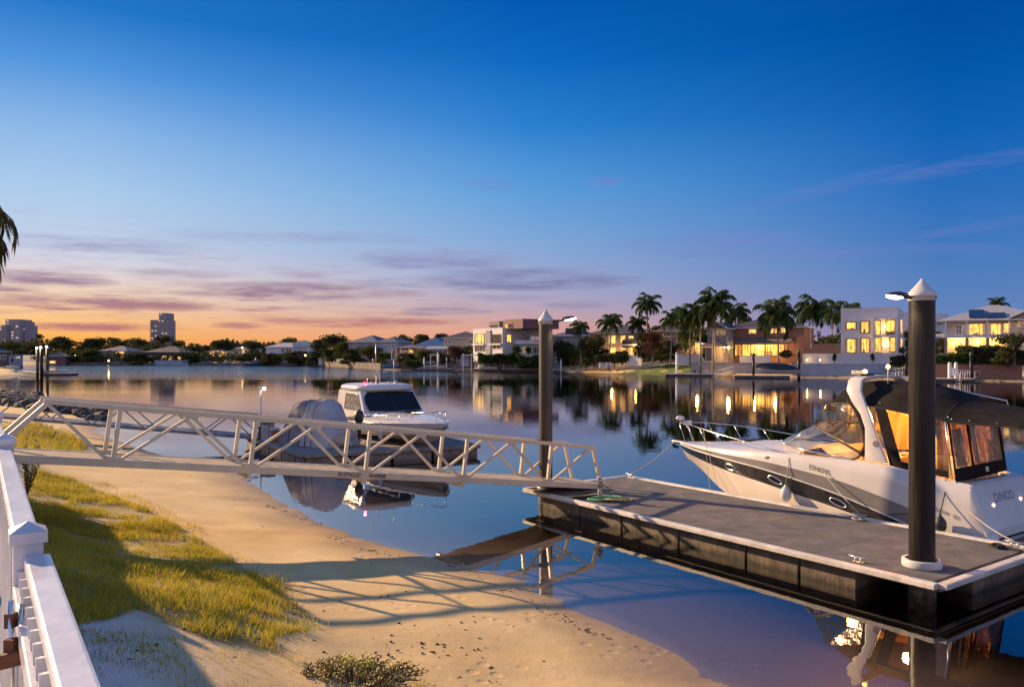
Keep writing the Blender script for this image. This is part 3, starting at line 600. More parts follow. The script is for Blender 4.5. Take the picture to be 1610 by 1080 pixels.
KC = [.92, .92, .92, .92, .91, .89, .85, .76, .60, .45, .36, .34, .5]
ZK = [-.5, -.5, -.5, -.5, -.5, -.5, -.48, -.35, .12, .52, .85, 1.07, 1.33]
ZS = [.56, 1.43, 1.52, 1.66, 1.66, 1.66, 1.64, 1.58, 1.53, 1.5, 1.475, 1.455, 1.44]
ZD = [0, 0, 0, 0, 0, 1.86, 1.83, 1.75, 1.63, 1.55, 1.49, 1.465, 1.445]
xs_f = sorted(set([round(v, 3) for v in np.arange(0, 8.9, .18)]+XS+[8.6, 8.85]))
def I(T, x): return float(np.interp(x, XS, T))
def smooth(T):
    """gentle curve through the station values"""
    a = np.array(T, float); xx = np.array(XS, float); m_ = np.gradient(a, xx)
    def f(x):
        i = min(max(int(np.searchsorted(xx, x)-1), 0), len(xx)-2); h = xx[i+1]-xx[i]; t = (x-xx[i])/h
        return float((2*t**3-3*t**2+1)*a[i]+(t**3-2*t**2+t)*h*m_[i]+(-2*t**3+3*t**2)*a[i+1]+(t**3-t**2)*h*m_[i+1])
    return f
fYR, fZR, fZG, fZB, fZC, fZK = map(smooth, (YR, ZR, ZG, ZB, ZCH, ZK))
def sect(x):
    yr = max(fYR(x), .01); zr = fZR(x); zg = max(fZG(x), zr+.01); zb = min(fZB(x), zr-.02); zc = min(fZC(x), zb-.01); zk = min(fZK(x), zc-.005); zs = I(ZS, x)
    return dict(k=(0, zk), c=(yr*I(KC, x), zc), b=(yr*I(KB, x), zb), r=(yr, zr), g=(yr*.998, zg), m=(yr*.985, zg+.55*(zs-zg)), n=(yr*.955, zs-.05*min(1, zs-zg)), s=(yr*.90, zs))
def band(keys, x0=0, x1=9, sub=1):
    m_ = MB()
    for sg in (1, -1):
        rows = []
        for x in xs_f:
            if x < x0-1e-6 or x > x1+1e-6: continue
            d = sect(x); rows.append([(x, sg*d[k][0], d[k][1]) for k in keys])
        m_.loft(rows)
    return m_
h = band('kc').build('hull_bottom', 'gel_cream', cr, True); band('cb').build('hull_side', 'gel_cream', cr, True)
band('br').build('hull_stripe', 'black_band', cr, True, 'black stripe along the hull')
band('rg', 1.0).build('grey_band', 'grey_band', cr, True); band('rg', 0, 1.0).build('quarter_panel', 'gel_white', cr, True)
band('gmns').build('topside', 'gel_white', cr, True)
for sg in (1, -1):
    MB().tube([(x, sg*(sect(x)['r'][0]+.012), sect(x)['r'][1]) for x in xs_f], .02, 8).build('rub_rail', 'white_cap', cr, True)
    MB().tube([(x, sg*(sect(x)['g'][0]+.004), sect(x)['g'][1]) for x in xs_f if x >= 1], .007, 6).build('pin_stripe', 'gel_white', cr, True)
# foredeck
m_ = MB(); rows = []
for x in [v for v in xs_f if v >= 4.1]:
    d = sect(x); zd = I(ZD, x); ys, zs = d['s']; half = [(ys, zs), (ys*.82, zs+.3*(zd-zs)), (ys*.5, zs+.75*(zd-zs)), (ys*.2, zd-.01)]
    rows.append([(x, a, b_) for a, b_ in half]+[(x, 0, zd)]+[(x, -a, b_) for a, b_ in reversed(half)])
m_.loft(rows); m_.build('foredeck', 'gel_white', cr, True)
m_ = MB(); m_.box((6.55, 0, 1.725), .55, .55, .05); m_.build('deck_hatch', 'tint_glass', cr, True, bevel=.02)
# side decks, cockpit well and transom
for sg in (1, -1):
    rows = []
    for x in [v for v in xs_f if .3 <= v <= 4.15]:
        d = sect(x); ys, zs = d['s']; rows.append([(x, sg*ys, zs), (x, sg*(ys-.14), zs+.005), (x, sg*(ys-.17), zs-.03), (x, sg*(ys-.19), .72)])
    MB().loft(rows).build('coaming', 'gel_white', cr, True)
MB().add([(.42, -1.0, .72), (4.2, -1.15, .72), (4.2, 1.15, .72), (.42, 1.0, .72)], [(0, 1, 2, 3)]).build('cockpit_floor', 'dash', cr, True)
MB().add([(4.2, -1.15, .72), (4.2, 1.15, .72), (4.15, 1.15, 1.7), (4.1, .5, 1.84), (4.1, -.5, 1.84), (4.15, -1.15, 1.7)], [(0, 1, 2, 3, 4, 5)]).build('bulkhead', 'vinyl_seat', cr, True)
m_ = MB(); m_.loft([[(x, y_, z_) for y_ in (-1.14, -.75, -.74, 0, .74, .75, 1.14)] for x, z_ in ((-.02, .40), (0, .56), (.1, .85), (.2, 1.15), (.30, 1.42), (.36, 1.47), (.5, 1.47), (.52, 1.4), (.54, .72))], sm=False)
m_.build('transom', 'gel_white', cr, True, bevel=.01)
for sg in (1, -1):
    m_ = MB(); m_.loft([[(-.06, sg*1.22, .36), (-.06, sg*.82, .36), (.3, sg*.80, 1.36), (.36, sg*1.13, 1.45)], [(.1, sg*1.24, .38), (.1, sg*.84, .38), (.42, sg*.80, 1.38), (.5, sg*1.13, 1.47)]], True, False)
    m_.f += [(0, 1, 2, 3), (7, 6, 5, 4)]; m_.sm += [False, False]; m_.build('transom_wing', 'gel_white', cr, True, bevel=.03)
m_ = MB(); m_.slab([(-.95, -1.0), (-1.0, -.8), (-1.0, .8), (-.95, 1.0), (-.6, 1.17), (.02, 1.2), (.02, -1.2), (-.6, -1.17)], .27, .36); m_.build('swim_platform', 'gel_white', cr, True, bevel=.025)
m_ = MB()
for k in range(7): m_.box((-.2-.1*k, 0, .366), .085, 1.7, .012)
m_.build('teak_tread', 'teak', cr, True)
textmb('DINIOD', .25, (.165, .50, 1.05), (0, -1, 0), (.30, 0, .86)).build('stern_name', 'ink', cr, True, fix=False)
# glass, arch, canopy
base = [(2.9, 1.12, 1.655), (4.1, 1.07, 1.745), (4.75, .90, 1.825)]; fb = [(5.08, .55, 1.84), (5.2, 0, 1.86)]
topc = [(3.94, .88, 2.31), (4.12, .5, 2.36), (4.18, 0, 2.38)]; aft = (2.66, 1.09, 1.81)
def mir(p): return (p[0], -p[1], p[2])
for sg in (1, -1):
    q = (lambda p: p) if sg == 1 else mir
    MB().sheet([q(p) for p in base+[topc[0], aft]], (0, -.008*sg, 0)).build('side_screen', 'screen_glass', cr, True)
    MB().tube([q(p) for p in base], .022, 6).build('screen_frame', 'steel', cr, True)
    MB().tube([q(p) for p in [base[2], topc[0]]], .012, 6).build('screen_frame', 'steel', cr, True)
    MB().tube([q(p) for p in [topc[0], (3.3, .99, 2.06), aft, (2.74, 1.11, 1.72), base[0]]], .03, 6).build('screen_frame', 'dark_plastic', cr, True)
MB().loft([[base[2], fb[0], fb[1], mir(fb[0]), mir(base[2])], [topc[0], topc[1], topc[2], mir(topc[1]), mir(topc[0])]], sm=False).build('windscreen', 'screen_glass', cr, True)
MB().tube([base[2], fb[0], fb[1], mir(fb[0]), mir(base[2])], .015, 6).build('screen_frame', 'steel', cr, True)
MB().tube([topc[0], topc[1], topc[2], mir(topc[1]), mir(topc[0])], .022, 6).build('screen_frame', 'dark_plastic', cr, True)
for y_ in (.33, -.33): MB().tube([(5.15, y_, 1.85), (4.15, y_, 2.37)], .012, 6).build('screen_bar', 'steel', cr, True)
CX_ = [(3.70, 2.86, 2.89, .80), (3.62, 2.86, 3.05, .84), (3.50, 2.87, 3.21, .87), (3.25, 2.88, 3.34, .91), (2.9, 2.90, 3.40, .96), (2.4, 2.87, 3.42, 1.06), (1.6, 2.76, 3.36, 1.14), (.92, 2.665, 3.17, 1.17), (.84, 2.64, 3.09, 1.19), (.5, 2.63, 3.01, 1.2), (0, 2.63, 2.94, 1.19), (-.45, 2.63, 2.88, 1.16), (-.78, 2.64, 2.82, 1.10)]
def cz(r, y_): return r[1]+(r[2]-r[1])*(1-abs(y_/r[3])**2.3)
m_ = MB(); rows = []
for r in CX_:
    yy = [r[3]*math.sin(t) for t in np.linspace(-math.pi/2, math.pi/2, 25)]; rows.append([(r[0]+.02*math.sin(v*5), v, cz(r, v)) for v in yy])
m_.loft(rows); cn = m_.build('canopy', 'canvas', cr, True, 'black canvas canopy'); so_ = cn.modifiers.new('cloth', 'SOLIDIFY'); so_.thickness = .012
for r in (CX_[6], CX_[8]):
    MB().tube([(r[0], r[3]*math.sin(t), cz(r, r[3]*math.sin(t))+.006) for t in np.linspace(-math.pi/2, math.pi/2, 25)], .012, 6).build('canopy_seam', 'canvas_seam', cn, True)
for sg in (1, -1):
    MB().tube([(r[0], sg*r[3], r[1]) for r in CX_[2:]], .013, 6).build('canopy_hem', 'canvas_seam', cn, True)
m_ = MB()
for k in range(8):
    r = CX_[3+k]; y_ = r[3]*.94; m_.ell((r[0]-.12, y_, cz(r, y_)+.01), .014, .014, .014, None, 6, 4)
m_.build('canopy_studs', 'steel', cn, True)
ARF = [(2.47, 1.70), (2.48, 2.05), (2.49, 2.40), (2.64, 2.70), (2.87, 2.96), (3.04, 3.2), (3.06, 3.42)]; ARA = [(1.97, 1.70), (2.14, 2.05), (2.28, 2.40), (2.42, 2.70), (2.56, 2.96), (2.70, 3.2), (2.74, 3.42)]
ay = lambda z_: float(np.interp(z_, [1.7, 2.4, 2.96, 3.2, 3.42], [1.27, 1.235, 1.12, 1.04, .94]))
rows = [[(a[0], ay(a[1])+.02, a[1]), (c[0], ay(c[1])+.02, c[1]), (c[0], ay(c[1])-.06, c[1]), (a[0], ay(a[1])-.06, a[1])] for a, c in zip(ARF, ARA)]
topr = [[(3.05, y_, zt+.07), (2.74, y_, zt+.07), (2.76, y_, zt), (3.03, y_, zt)] for y_, zt in ((.82, 3.43), (.5, 3.455), (0, 3.465), (-.5, 3.455), (-.82, 3.43))]
rows = rows+topr+[[mir(p) for p in r] for r in reversed(rows)]
m_ = MB(); m_.loft(rows, True); m_.build('radar_arch', 'gel_white', cr, True, bevel=.015)
MB().tube([(2.225, 1.272, 2.08), (2.225, 1.281, 2.08)], .07, 20).build('arch_emblem', 'grey_band', cr, True)
m_ = MB(); m_.tube([(3.0, .62, 3.52), (3.0, .62, 3.57)], .03, 8); m_.box((3.05, .62, 3.60), .12, .26, .09); m_.build('horn_box', 'gel_white', cr, True, bevel=.02)
m_ = MB(); m_.box((2.88, .45, 3.545), .12, .34, .07); b1 = m_.build('lamp_bar', 'dark_plastic', cr, True, bevel=.01); MB().ell((2.88, .57, 3.62), .055, .055, .05).build('lamp_bulb', 'lamp_amber', b1, True)
b2 = MB().tube([(2.35, .55, 3.36), (2.35, .55, 3.70)], .012, 8).build('light_mast', 'gel_white', cr, True); MB().ell((2.35, .55, 3.74), .045, .045, .05).build('mast_lamp', 'lamp_amber', b2, True)
MB().tube([(2.95, -.55, 3.51), (2.2, -.72, 3.40), (1.99, -.8, 3.30), (.49, -.82, 3.02), (.46, -.82, 2.86)], .016, 8).build('top_rail', 'steel', cr, True)
# clears and hems
def strip(pts, nm='hem', mt='canvas', t=.012): return MB().sheet(pts, (t*.3, -t, 0)).build(nm, mt, cr, True)
for sg in (1, -1):
    q = (lambda *p: p) if sg == 1 else (lambda *p: (p[0], -p[1], p[2]))
    MB().sheet([q(3.92, .885, 2.32), q(3.66, .83, 2.88), q(2.98, .955, 2.92), q(2.62, 1.13, 2.55), q(2.49, 1.19, 2.2), q(2.5, 1.16, 1.86), q(2.68, 1.09, 1.83)], (0, -.006*sg, 0)).build('quarter_clear', 'clear_vinyl', cr, True)
    MB().tube([q(3.92, .89, 2.32), q(3.68, .835, 2.88)], .014, 6).build('clear_zip', 'canvas_seam', cr, True)
    MB().tube([q(3.0, .96, 2.95), q(2.78, 1.06, 2.75), q(2.60, 1.15, 2.5), q(2.5, 1.2, 2.2), q(2.5, 1.18, 1.95), q(2.66, 1.10, 1.80)], .058, 8).build('clear_binding', 'canvas', cr, True)
    MB().tube([q(3.6, .87, 2.87), q(3.62, .90, 2.6), q(3.45, .945, 2.36), q(3.2, .985, 2.26), q(3.02, 1.0, 2.34), q(2.97, .99, 2.6), q(2.97, .965, 2.9)], .012, 6).build('clear_zip', 'canvas_seam', cr, True)
    MB().sheet([q(2.02, 1.2, 2.80), q(1.66, 1.23, 1.74), q(.86, 1.2, 1.66), q(.86, 1.19, 2.62)], (0, -.006*sg, 0)).build('side_clear', 'clear_vinyl', cr, True)
    MB().sheet([q(2.30, 1.18, 2.86), q(1.93, 1.235, 1.64), q(1.66, 1.238, 1.64), q(2.04, 1.19, 2.83)], (0, -.012*sg, 0)).build('side_binding', 'canvas', cr, True)
    MB().sheet([q(1.80, 1.236, 1.76), q(1.84, 1.24, 1.62), q(.76, 1.20, 1.53), q(.76, 1.198, 1.66)], (0, -.014*sg, 0)).build('side_binding', 'canvas', cr, True)
    MB().sheet([q(.98, 1.20, 2.65), q(.96, 1.204, 1.55), q(.74, 1.19, 1.52), q(.78, 1.194, 2.64)], (0, -.014*sg, 0)).build('side_curtain', 'murk_vinyl', cr, True)
    MB().tube([q(.80, 1.21, 2.66), q(.70, 1.16, 1.5)], .018, 8).build('canopy_pole', 'steel', cr, True)
rx = lambda z_: .62+(z_-1.5)*.14
def rq(y0, y1, z0, z1, nm, mt, d=0.0, z0b=None, z1b=None):
    z0b = z0 if z0b is None else z0b; z1b = z1 if z1b is None else z1b
    return MB().sheet([(rx(z0)-d, y0, z0), (rx(z0b)-d, y1, z0b), (rx(z1b)-d, y1, z1b), (rx(z1)-d, y0, z1)], (.008, 0, 0)).build(nm, mt, cr, True)
rq(1.14, .40, 1.72, 2.62, 'rear_clear', 'clear_vinyl'); rq(.34, -1.02, 1.72, 2.64, 'rear_clear', 'clear_vinyl')
rq(.42, .32, 1.45, 2.66, 'rear_binding', 'canvas', .012); rq(1.19, 1.12, 1.45, 2.66, 'rear_binding', 'canvas', .012); rq(-1.0, -1.12, 1.5, 2.66, 'rear_binding', 'canvas', .012)
rq(1.18, -1.1, 1.45, 1.72, 'rear_hem', 'canvas', .016, 1.5, 1.74); rq(-.12, -.24, 1.56, 1.66, 'rear_badge', 'gel_white', .03)
m_ = MB(); rows = [[(rx(z_)+.02+.03*math.sin(y_*19+z_), y_, z_) for y_ in np.linspace(.95, .55, 12)] for z_ in (1.74, 2.1, 2.5)]; m_.loft(rows); m_.build('rolled_curtain', 'curtain', cr, True)
for y0, y1 in ((-1.0, -.62), (-.1, .22)): MB().loft([[(rx(z_)+.03+.03*math.sin(y_*31+z_*2), y_+(.12*(z_-1.7) if y0 > -.5 else 0), z_) for y_ in np.linspace(y0, y1, 24)] for z_ in (1.74, 2.0, 2.3, 2.6)]).build('rear_drape', 'curtain', cr, True)
for x0, x1, y_, z0, z1 in ((.95, 2.0, -1.1, 1.62, 2.66), (2.45, 3.2, -.93, 1.75, 2.8)):
    MB().loft([[(x_, y_+.03*math.sin(x_*24+z_), z_) for x_ in np.linspace(x0, x1, 40)] for z_ in (z0, (z0+z1)/2, z1)]).build('side_drape', 'curtain', cr, True)
MB().loft([[(x_, y_, zc) for x_, zc in ((.75, 2.60), (1.6, 2.72), (2.5, 2.84), (3.4, 2.86))] for y_ in (-1.0, -.5)]).build('headlining', 'curtain', cr, True)
# cockpit furniture
def seat(x, y_, nm):
    m_ = MB(); m_.box((x, y_, 1.18), .5, .52, .16); m_.loft([[(x-.22-.1*t, y_+.26*c_, 1.24+.5*t) for c_ in (-1, -.6, .6, 1)] for t in (0, .5, .9, 1)]+[[(x-.32-.1*t, y_+.24*c_, 1.24+.5*t) for c_ in (-1, -.6, .6, 1)] for t in (1, .9, .5, 0)], False, True)
    m_.tube([(x, y_, .72), (x, y_, 1.1)], .06, 10); m_.build(nm, 'vinyl_seat', cr, True, bevel=.03)
seat(2.75, -.45, 'helm_seat'); seat(2.55, .35, 'companion_seat')
m_ = MB(); m_.box((1.05, -.1, .98), .5, 1.7, .5); m_.box((.78, -.1, 1.35), .16, 1.7, .4); m_.build('aft_bench', 'vinyl_seat', cr, True, bevel=.05)
m_ = MB(); m_.box((2.0, -.98, 1.25), 1.7, .16, .9); m_.build('galley_unit', 'dash', cr, True, bevel=.04)
m_ = MB(); m_.loft([[(4.1, y_, 1.76) for y_ in (-1, -.4, .4, .95)], [(3.75, y_, 1.84) for y_ in (-1, -.4, .4, .95)], [(3.55, y_, 1.70) for y_ in (-1, -.4, .4, .95)], [(3.5, y_, 1.2) for y_ in (-1, -.4, .4, .95)]], sm=False); m_.build('dashboard', 'dash', cr, True)
m_ = MB(); c = V(3.38, -.45, 1.66); ax_ = V(-.8, 0, .6).normalized(); e1 = V(0, 1, 0); e2 = ax_.cross(e1)
m_.tube([c+e1*.18*math.cos(t)+e2*.18*math.sin(t) for t in np.linspace(0, 2*math.pi, 25)], .017, 6); m_.tube([c, c-ax_*.18], .03, 8); [m_.tube([c, c+e1*.18*math.cos(t)+e2*.18*math.sin(t)], .012, 6) for t in (.5, 2.6, 4.7)]
m_.build('steering_wheel', 'dark_plastic', cr, True)
m_ = MB(); m_.ell((2.3, 0, 3.28), .07, .07, .02); m_.build('cockpit_lamp', 'lamp_warm', cr, True)
li = bpy.data.lights.new('cockpit_lamp', 'POINT'); li.energy = 190; li.color = (1, .43, .10); li.shadow_soft_size = .12
lo = bpy.data.objects.new('cockpit_light', li); COL.objects.link(lo); lo.location = CRM @ V(2.2, -.05, 2.95)
li = bpy.data.lights.new('cockpit_lamp', 'POINT'); li.energy = 60; li.color = (1, .43, .10); li.shadow_soft_size = .12
lo = bpy.data.objects.new('cockpit_light', li); COL.objects.link(lo); lo.location = CRM @ V(3.35, .3, 2.4)
# portholes, rails, bow gear
def side_pt(x, z_):
    d = sect(x); k = [d[q] for q in 'cbrgmns']; return float(np.interp(z_, [q[1] for q in k], [q[0] for q in k]))
for px_, pz in ((6.22, 1.10), (4.72, .985), (3.05, .70)):
    ring = []; fillp = []
    for t in np.linspace(0, 2*math.pi, 29):
        xx_, zz_ = px_+.20*math.cos(t), pz+.07*math.sin(t)+(.052*math.cos(t) if px_ < 6 else .02*math.cos(t)); ring.append((xx_, side_pt(xx_, zz_)+.012, zz_))
    ph = MB().tube(ring, .017, 6).build('porthole_ring', 'steel', cr, True)
    MB().add([(a, b_-.006, c_) for a, b_, c_ in ring[:-1]], [tuple(range(28))]).build('porthole_glass', 'tint_glass', ph, True)
for sg in (1, -1):
    R_ = [(8.98, .0, 2.0), (8.86, .14, 2.01), (8.3, .42, 2.03), (7.6, .74, 1.99), (6.8, 1.0, 1.92), (5.8, 1.17, 1.82), (4.9, 1.24, 1.70), (4.3, 1.22, 1.62)]
    MB().tube([(a, sg*b_, c_) for a, b_, c_ in R_], .0115, 8).build('bow_rail', 'steel', cr, True)
    for (a, b_, c_), (fx, fy) in zip(R_[1:6], ((8.62, .16), (7.95, .5), (7.3, .76), (6.5, .98), (5.55, 1.1))):
        MB().tube([(a, sg*b_, c_), (fx, sg*fy, I(ZS, fx)+.01)], .0085, 6).build('stanchion', 'steel', cr, True)
m_ = MB(); m_.tube([(8.86, .06, 2.0), (8.86, .06, 2.09)], .02, 8); m_.ell((8.88, .08, 2.14), .10, .16, .085); m_.build('spotlight', 'gel_white', cr, True)
m_ = MB(); m_.box((8.68, .0, 2.02), .2, .2, .14); m_.build('spotlight_base', 'gel_white', cr, True, bevel=.03)
m_ = MB(); m_.box((8.95, 0, 1.44), .5, .14, .05); m_.tube([(9.2, -.06, 1.43), (9.2, .06, 1.43)], .05, 10); m_.build('bow_roller', 'alloy', cr, True, bevel=.008)
m_ = MB(); m_.tube([(8.7, 0, 1.5), (9.25, 0, 1.45), (9.32, 0, 1.36)], .02, 8); m_.add([(9.32, 0, 1.40), (9.12, .13, 1.27), (9.02, 0, 1.22), (9.12, -.13, 1.27), (9.22, 0, 1.30)], [(0, 1, 4), (0, 4, 3), (1, 2, 4), (2, 3, 4), (0, 3, 2, 1)]); m_.build('anchor', 'dark_plastic', cr, True)
for x_, y_ in ((8.2, .36), (8.2, -.36), (3.35, 1.30), (.62, 1.12), (5.0, 1.2)):
    zz_ = I(ZS, x_)+.005
    if x_ == 3.35: zz_ -= .13; y_ = side_pt(x_, zz_)+.02
    c_ = cleat(V(x_, y_, zz_), V(1, 0, 0), 'deck_cleat', cr)
for tx, sz, x0, z0, sl in (('ESN020S', .15, 3.78, 1.375, -.16), ('FLOW  SD', .11, .98, .86, -.28)):
    y0 = side_pt(x0, z0+.05)+.012; x1 = x0-.5; y1 = side_pt(x1, z0+.05+sl*.5)+.012
    ex = V(x1-x0, y1-y0, sl*.5); ey = V(0, (side_pt(x0, z0+.12)-side_pt(x0, z0))/.12, 1)
    textmb(tx, sz, (x0, y0, z0), ex, ey).build('hull_lettering', 'ink', cr, True, fix=False)
y0 = side_pt(4.55, 1.52)+.01
m_ = MB(); m_.ell((4.95, side_pt(4.95, 1.5), 1.5), .09, .012, .04); m_.build('side_vent', 'grey_band', cr, True)
for y_ in (.62, -.62): MB().ell((.045+.1, y_, .96+.05), .015, .03, .03).build('stern_bead', 'lamp_warm', cr, True)  # small glowing beads set on the transom
# fenders and lines (hung, so things of their own)
def W(x_, y_, z_): return CRM @ V(x_, y_, z_)
def fender(x_, z_, mt, r, lab, xt, zt):
    a = W(x_, 1.36+r, z_); m_ = MB(); m_.lathe(a, [(.02, -r*1.4), (r*.6, -r*1.2), (r, -r*.5), (r, r*.5), (r*.6, r*1.15), (.035, r*1.45), (.03, r*1.7)], 18)
    t = top(m_, 'fender', mt, lab, 'fender', (a.x, a.y, a.z-r*1.4)); p_ = W(xt, side_pt(xt, zt)+.03, zt)
    top(MB().tube([p_, W(x_, side_pt(xt, zt)+.06, zt-.2), a+V(0, 0, r*1.6)], .010, 6), 'fender_line', 'rope_pale' if mt == 'gel_white' else 'rope_dark', 'thin line holding the '+lab.split(' hanging')[0], 'rope', tuple(a+V(0, 0, r*1.6)))
fender(4.32, .72, 'gel_white', .13, 'white ball fender hanging near the middle of the cruiser', 4.35, 1.58)
fender(.78, .62, 'dark_plastic', .12, 'black fender hanging off the stern quarter of the cruiser', .8, 1.5)
def line(p_, q_, s_, mt, lab, r=.011): p_, q_ = V(p_), V(q_); top(MB().tube(sag(p_, q_, s_), r, 6), 'mooring_line', mt, lab, 'rope', tuple(q_))
line(W(9.2, 0, 1.42), pp(.25, PW-.12, .60), .10, 'rope_pale', 'bow line from the anchor roller to the far pontoon cleat')
line(W(3.35, side_pt(3.35, 1.3)+.06, 1.32), pp(7.2, PW-.12, .60), .03, 'rope_pale', 'short spring line dropping from the hull cleat to the pontoon')
line(W(.35, 1.22, .93), pp(10.2, PW-.15, .61), .05, 'rope_pale', 'pale stern line from the quarter to the end cleat')
line(W(.3, 1.2, .95), W(1.9, 1.4, .62), .0, 'rope_dark', 'thin black line running forward along the cruiser quarter', .007)
line(W(7.3, .90, 1.95), W(7.0, .97, .25), .0, 'rope_yellow', 'thin yellow line hanging from the bow rail down the hull', .007)
line(W(7.3, .92, 1.95), W(6.6, 1.18, .55), .02, 'rope_pale', 'loose pale line trailing from the bow rail across the porthole', .007)
line(pp(10.0, PW-.3, .53), pp(10.45, PW-.5, .53), -.01, 'rope_dark', 'black rope tail lying on the carpet at the pontoon end', .025)
q = pp(10.05, PW-.42, .5); top(coil(q, .10, 3, .016, 8, .5), 'rope', 'rope_dark', 'small black rope coil lying on the pontoon end', 'rope', (q.x, q.y, .5))
q = pp(7.25, PW-.22, .5); top(coil(q, .09, 3, .012, 9, .5), 'rope', 'rope_pale', 'pale rope turns round the middle pontoon cleat', 'rope', (q.x, q.y, .5))
line(pp(5.4, PW-.05, .53), pp(7.1, PW-.12, .53), -.005, 'rope_pale', 'pale line lying along the far pontoon edge', .01)
# ---------------------------------------------------------------- second jetty with the hard-top boat
DA, DB, DC, DD = V(-7.45, 28.0, 0), V(-1.33, 31.0, 0), V(-4.9, 37.6, 0), V(-11.6, 34.2, 0)
dk = thing('timber_jetty', 'weathered floating jetty carrying the hardtop boat and the covered tender', 'jetty', (-6.5, 32, 0))
MB().slab([DA, DB, DC, DD], .32, .42).build('deck_boards', 'dock_wood', dk)
for a, c in ((DA, DB), (DB, DC), (DC, DD), (DD, DA)):
    d = (c-a).normalized(); n_ = V(d.y, -d.x, 0)
    MB().bar(a+n_*.05+V(0, 0, .38), c+n_*.05+V(0, 0, .38), .1, .13).build('edge_log', 'dock_wood', dk, bevel=.02)
    L_ = (c-a).length; k = 0.1
    while k < L_-.6:
        w_ = min(1.5, L_-k-.1); MB().bar(a+d*k-n_*.25+V(0, 0, .02), a+d*(k+w_)-n_*.25+V(0, 0, .02), .5, .56).build('float_box', 'dock_side', dk); k += w_+.12
B2O = (-5.2, 33.4, 0); B2R = math.atan2(-.835, .55)
b2 = thing('hardtop_boat', 'white hardtop motorboat with dark windscreen and red roof light on the jetty', 'boat', B2O, B2R)
X2 = [-3.6, -2, 0, 1.5, 3, 4, 4.6, 4.9]; S2 = dict(y=[1.5, 1.56, 1.58, 1.48, 1.12, .66, .28, .02], z=[1.12, 1.15, 1.22, 1.28, 1.35, 1.39, 1.41, 1.42], cy=[1.3, 1.36, 1.34, 1.16, .72, .34, .12, .01], cz_=[.72, .72, .72, .76, .86, 1.0, 1.18, 1.36], k=[.44, .42, .42, .43, .5, .7, 1.0, 1.34])
xx2 = list(np.linspace(-3.6, 4.9, 36)); i2 = lambda k, x_: float(np.interp(x_, X2, S2[k]))
for nm, rowf, mt in (('hull_bottom', lambda x_, s_: [(x_, 0, i2('k', x_)), (x_, s_*i2('cy', x_), i2('cz_', x_))], 'gel_cream'), ('hull_side', lambda x_, s_: [(x_, s_*i2('cy', x_), i2('cz_', x_)), (x_, s_*i2('y', x_)*.97, i2('z', x_)-.2), (x_, s_*i2('y', x_), i2('z', x_))], 'gel_white')):
    m_ = MB()
    for s_ in (1, -1): m_.loft([rowf(x_, s_) for x_ in xx2])
    if nm == 'hull_side': m_.add([(-3.6, -1.5, 1.12), (-3.6, -1.3, .72), (-3.6, 0, .44), (-3.6, 1.3, .72), (-3.6, 1.5, 1.12)], [(0, 1, 2, 3, 4)])
    m_.build(nm, mt, b2, True)
for s_ in (1, -1): MB().tube([(x_, s_*(i2('y', x_)+.01), i2('z', x_)) for x_ in xx2], .03, 6).build('rub_rail', 'gel_white', b2, True)
m_ = MB(); m_.loft([[(x_, i2('y', x_)*t, i2('z', x_)+(1-abs(t)**3)*(.40 if x_ < 1.2 else .40*max(0, (4.9-x_)/3.7)**.8)) for t in np.linspace(-1, 1, 13)] for x_ in xx2 if x_ >= -.2]); m_.build('foredeck', 'gel_white', b2, True)
m_ = MB(); m_.box((1.9, .15, 1.71), .5, .5, .04); m_.build('deck_hatch', 'tint_glass', b2, True)
wb = [(.55, y_, 1.60) for y_ in (-1.30, 0, 1.30)]
m_ = MB()
for s_ in (1, -1): m_.loft([[(.45, s_*1.36, 1.55), (-2.6, s_*1.46, 1.2)], [(-.35, s_*1.22, 2.48), (-2.6, s_*1.28, 2.48)]], sm=False)
m_.loft([[(.50, -1.36, 1.50), (.62, -.7, 1.60), (.65, 0, 1.62), (.62, .7, 1.60), (.50, 1.36, 1.50)], [(-.33, -1.22, 2.5), (-.24, -.7, 2.5), (-.22, 0, 2.5), (-.24, .7, 2.5), (-.33, 1.22, 2.5)]], sm=False)
m_.build('cabin', 'gel_white', b2, True)
f_ = lambda y_, t: (.66-.05*abs(y_)**2-.87*t+.02, y_*(1-.1*t), 1.60+.9*t)
m_ = MB(); prof = [(-1.27, .42), (-1.18, .10), (-.6, .07), (0, .06), (.6, .07), (1.22, .07), (1.26, .90), (.6, .92), (0, .93), (-.6, .92), (-1.06, .92), (-1.27, .72)]
m_.add([f_(*q) for q in prof]+[f_(0, .5)], [(k, (k+1) % 12, 12) for k in range(12)]); m_.build('windscreen', 'tint_glass', b2, True)
for s_ in (1, -1):
    sp = lambda x_, z_: (x_, s_*(1.46-(z_-1.2)*.16+.012-.05*max(0, (x_+1)/1.4)), z_)
    MB().add([sp(.05, 1.72), sp(-.50, 2.34), sp(-1.75, 2.36), sp(-1.7, 1.66)], [(0, 1, 2, 3)]).build('side_window', 'murk_vinyl' if s_ < 0 else 'tint_glass', b2, True)
    MB().tube([sp(.05, 1.72), sp(-.50, 2.34), sp(-1.75, 2.36), sp(-1.7, 1.66), sp(.05, 1.72)], .02, 6).build('window_trim', 'gel_white', b2, True)
m_ = MB(); rows = []
for z_, g_ in ((2.46, .02), (2.52, .07), (2.60, .08), (2.68, .03), (2.73, -.12), (2.76, -.4)):
    rows.append([(-1.45+(1.35+g_)*(abs(math.cos(t))**.45)*(1 if math.cos(t) > 0 else -1), (1.26+g_)*(abs(math.sin(t))**.45)*(1 if math.sin(t) > 0 else -1), z_) for t in np.linspace(0, 2*math.pi, 33)[:-1]])
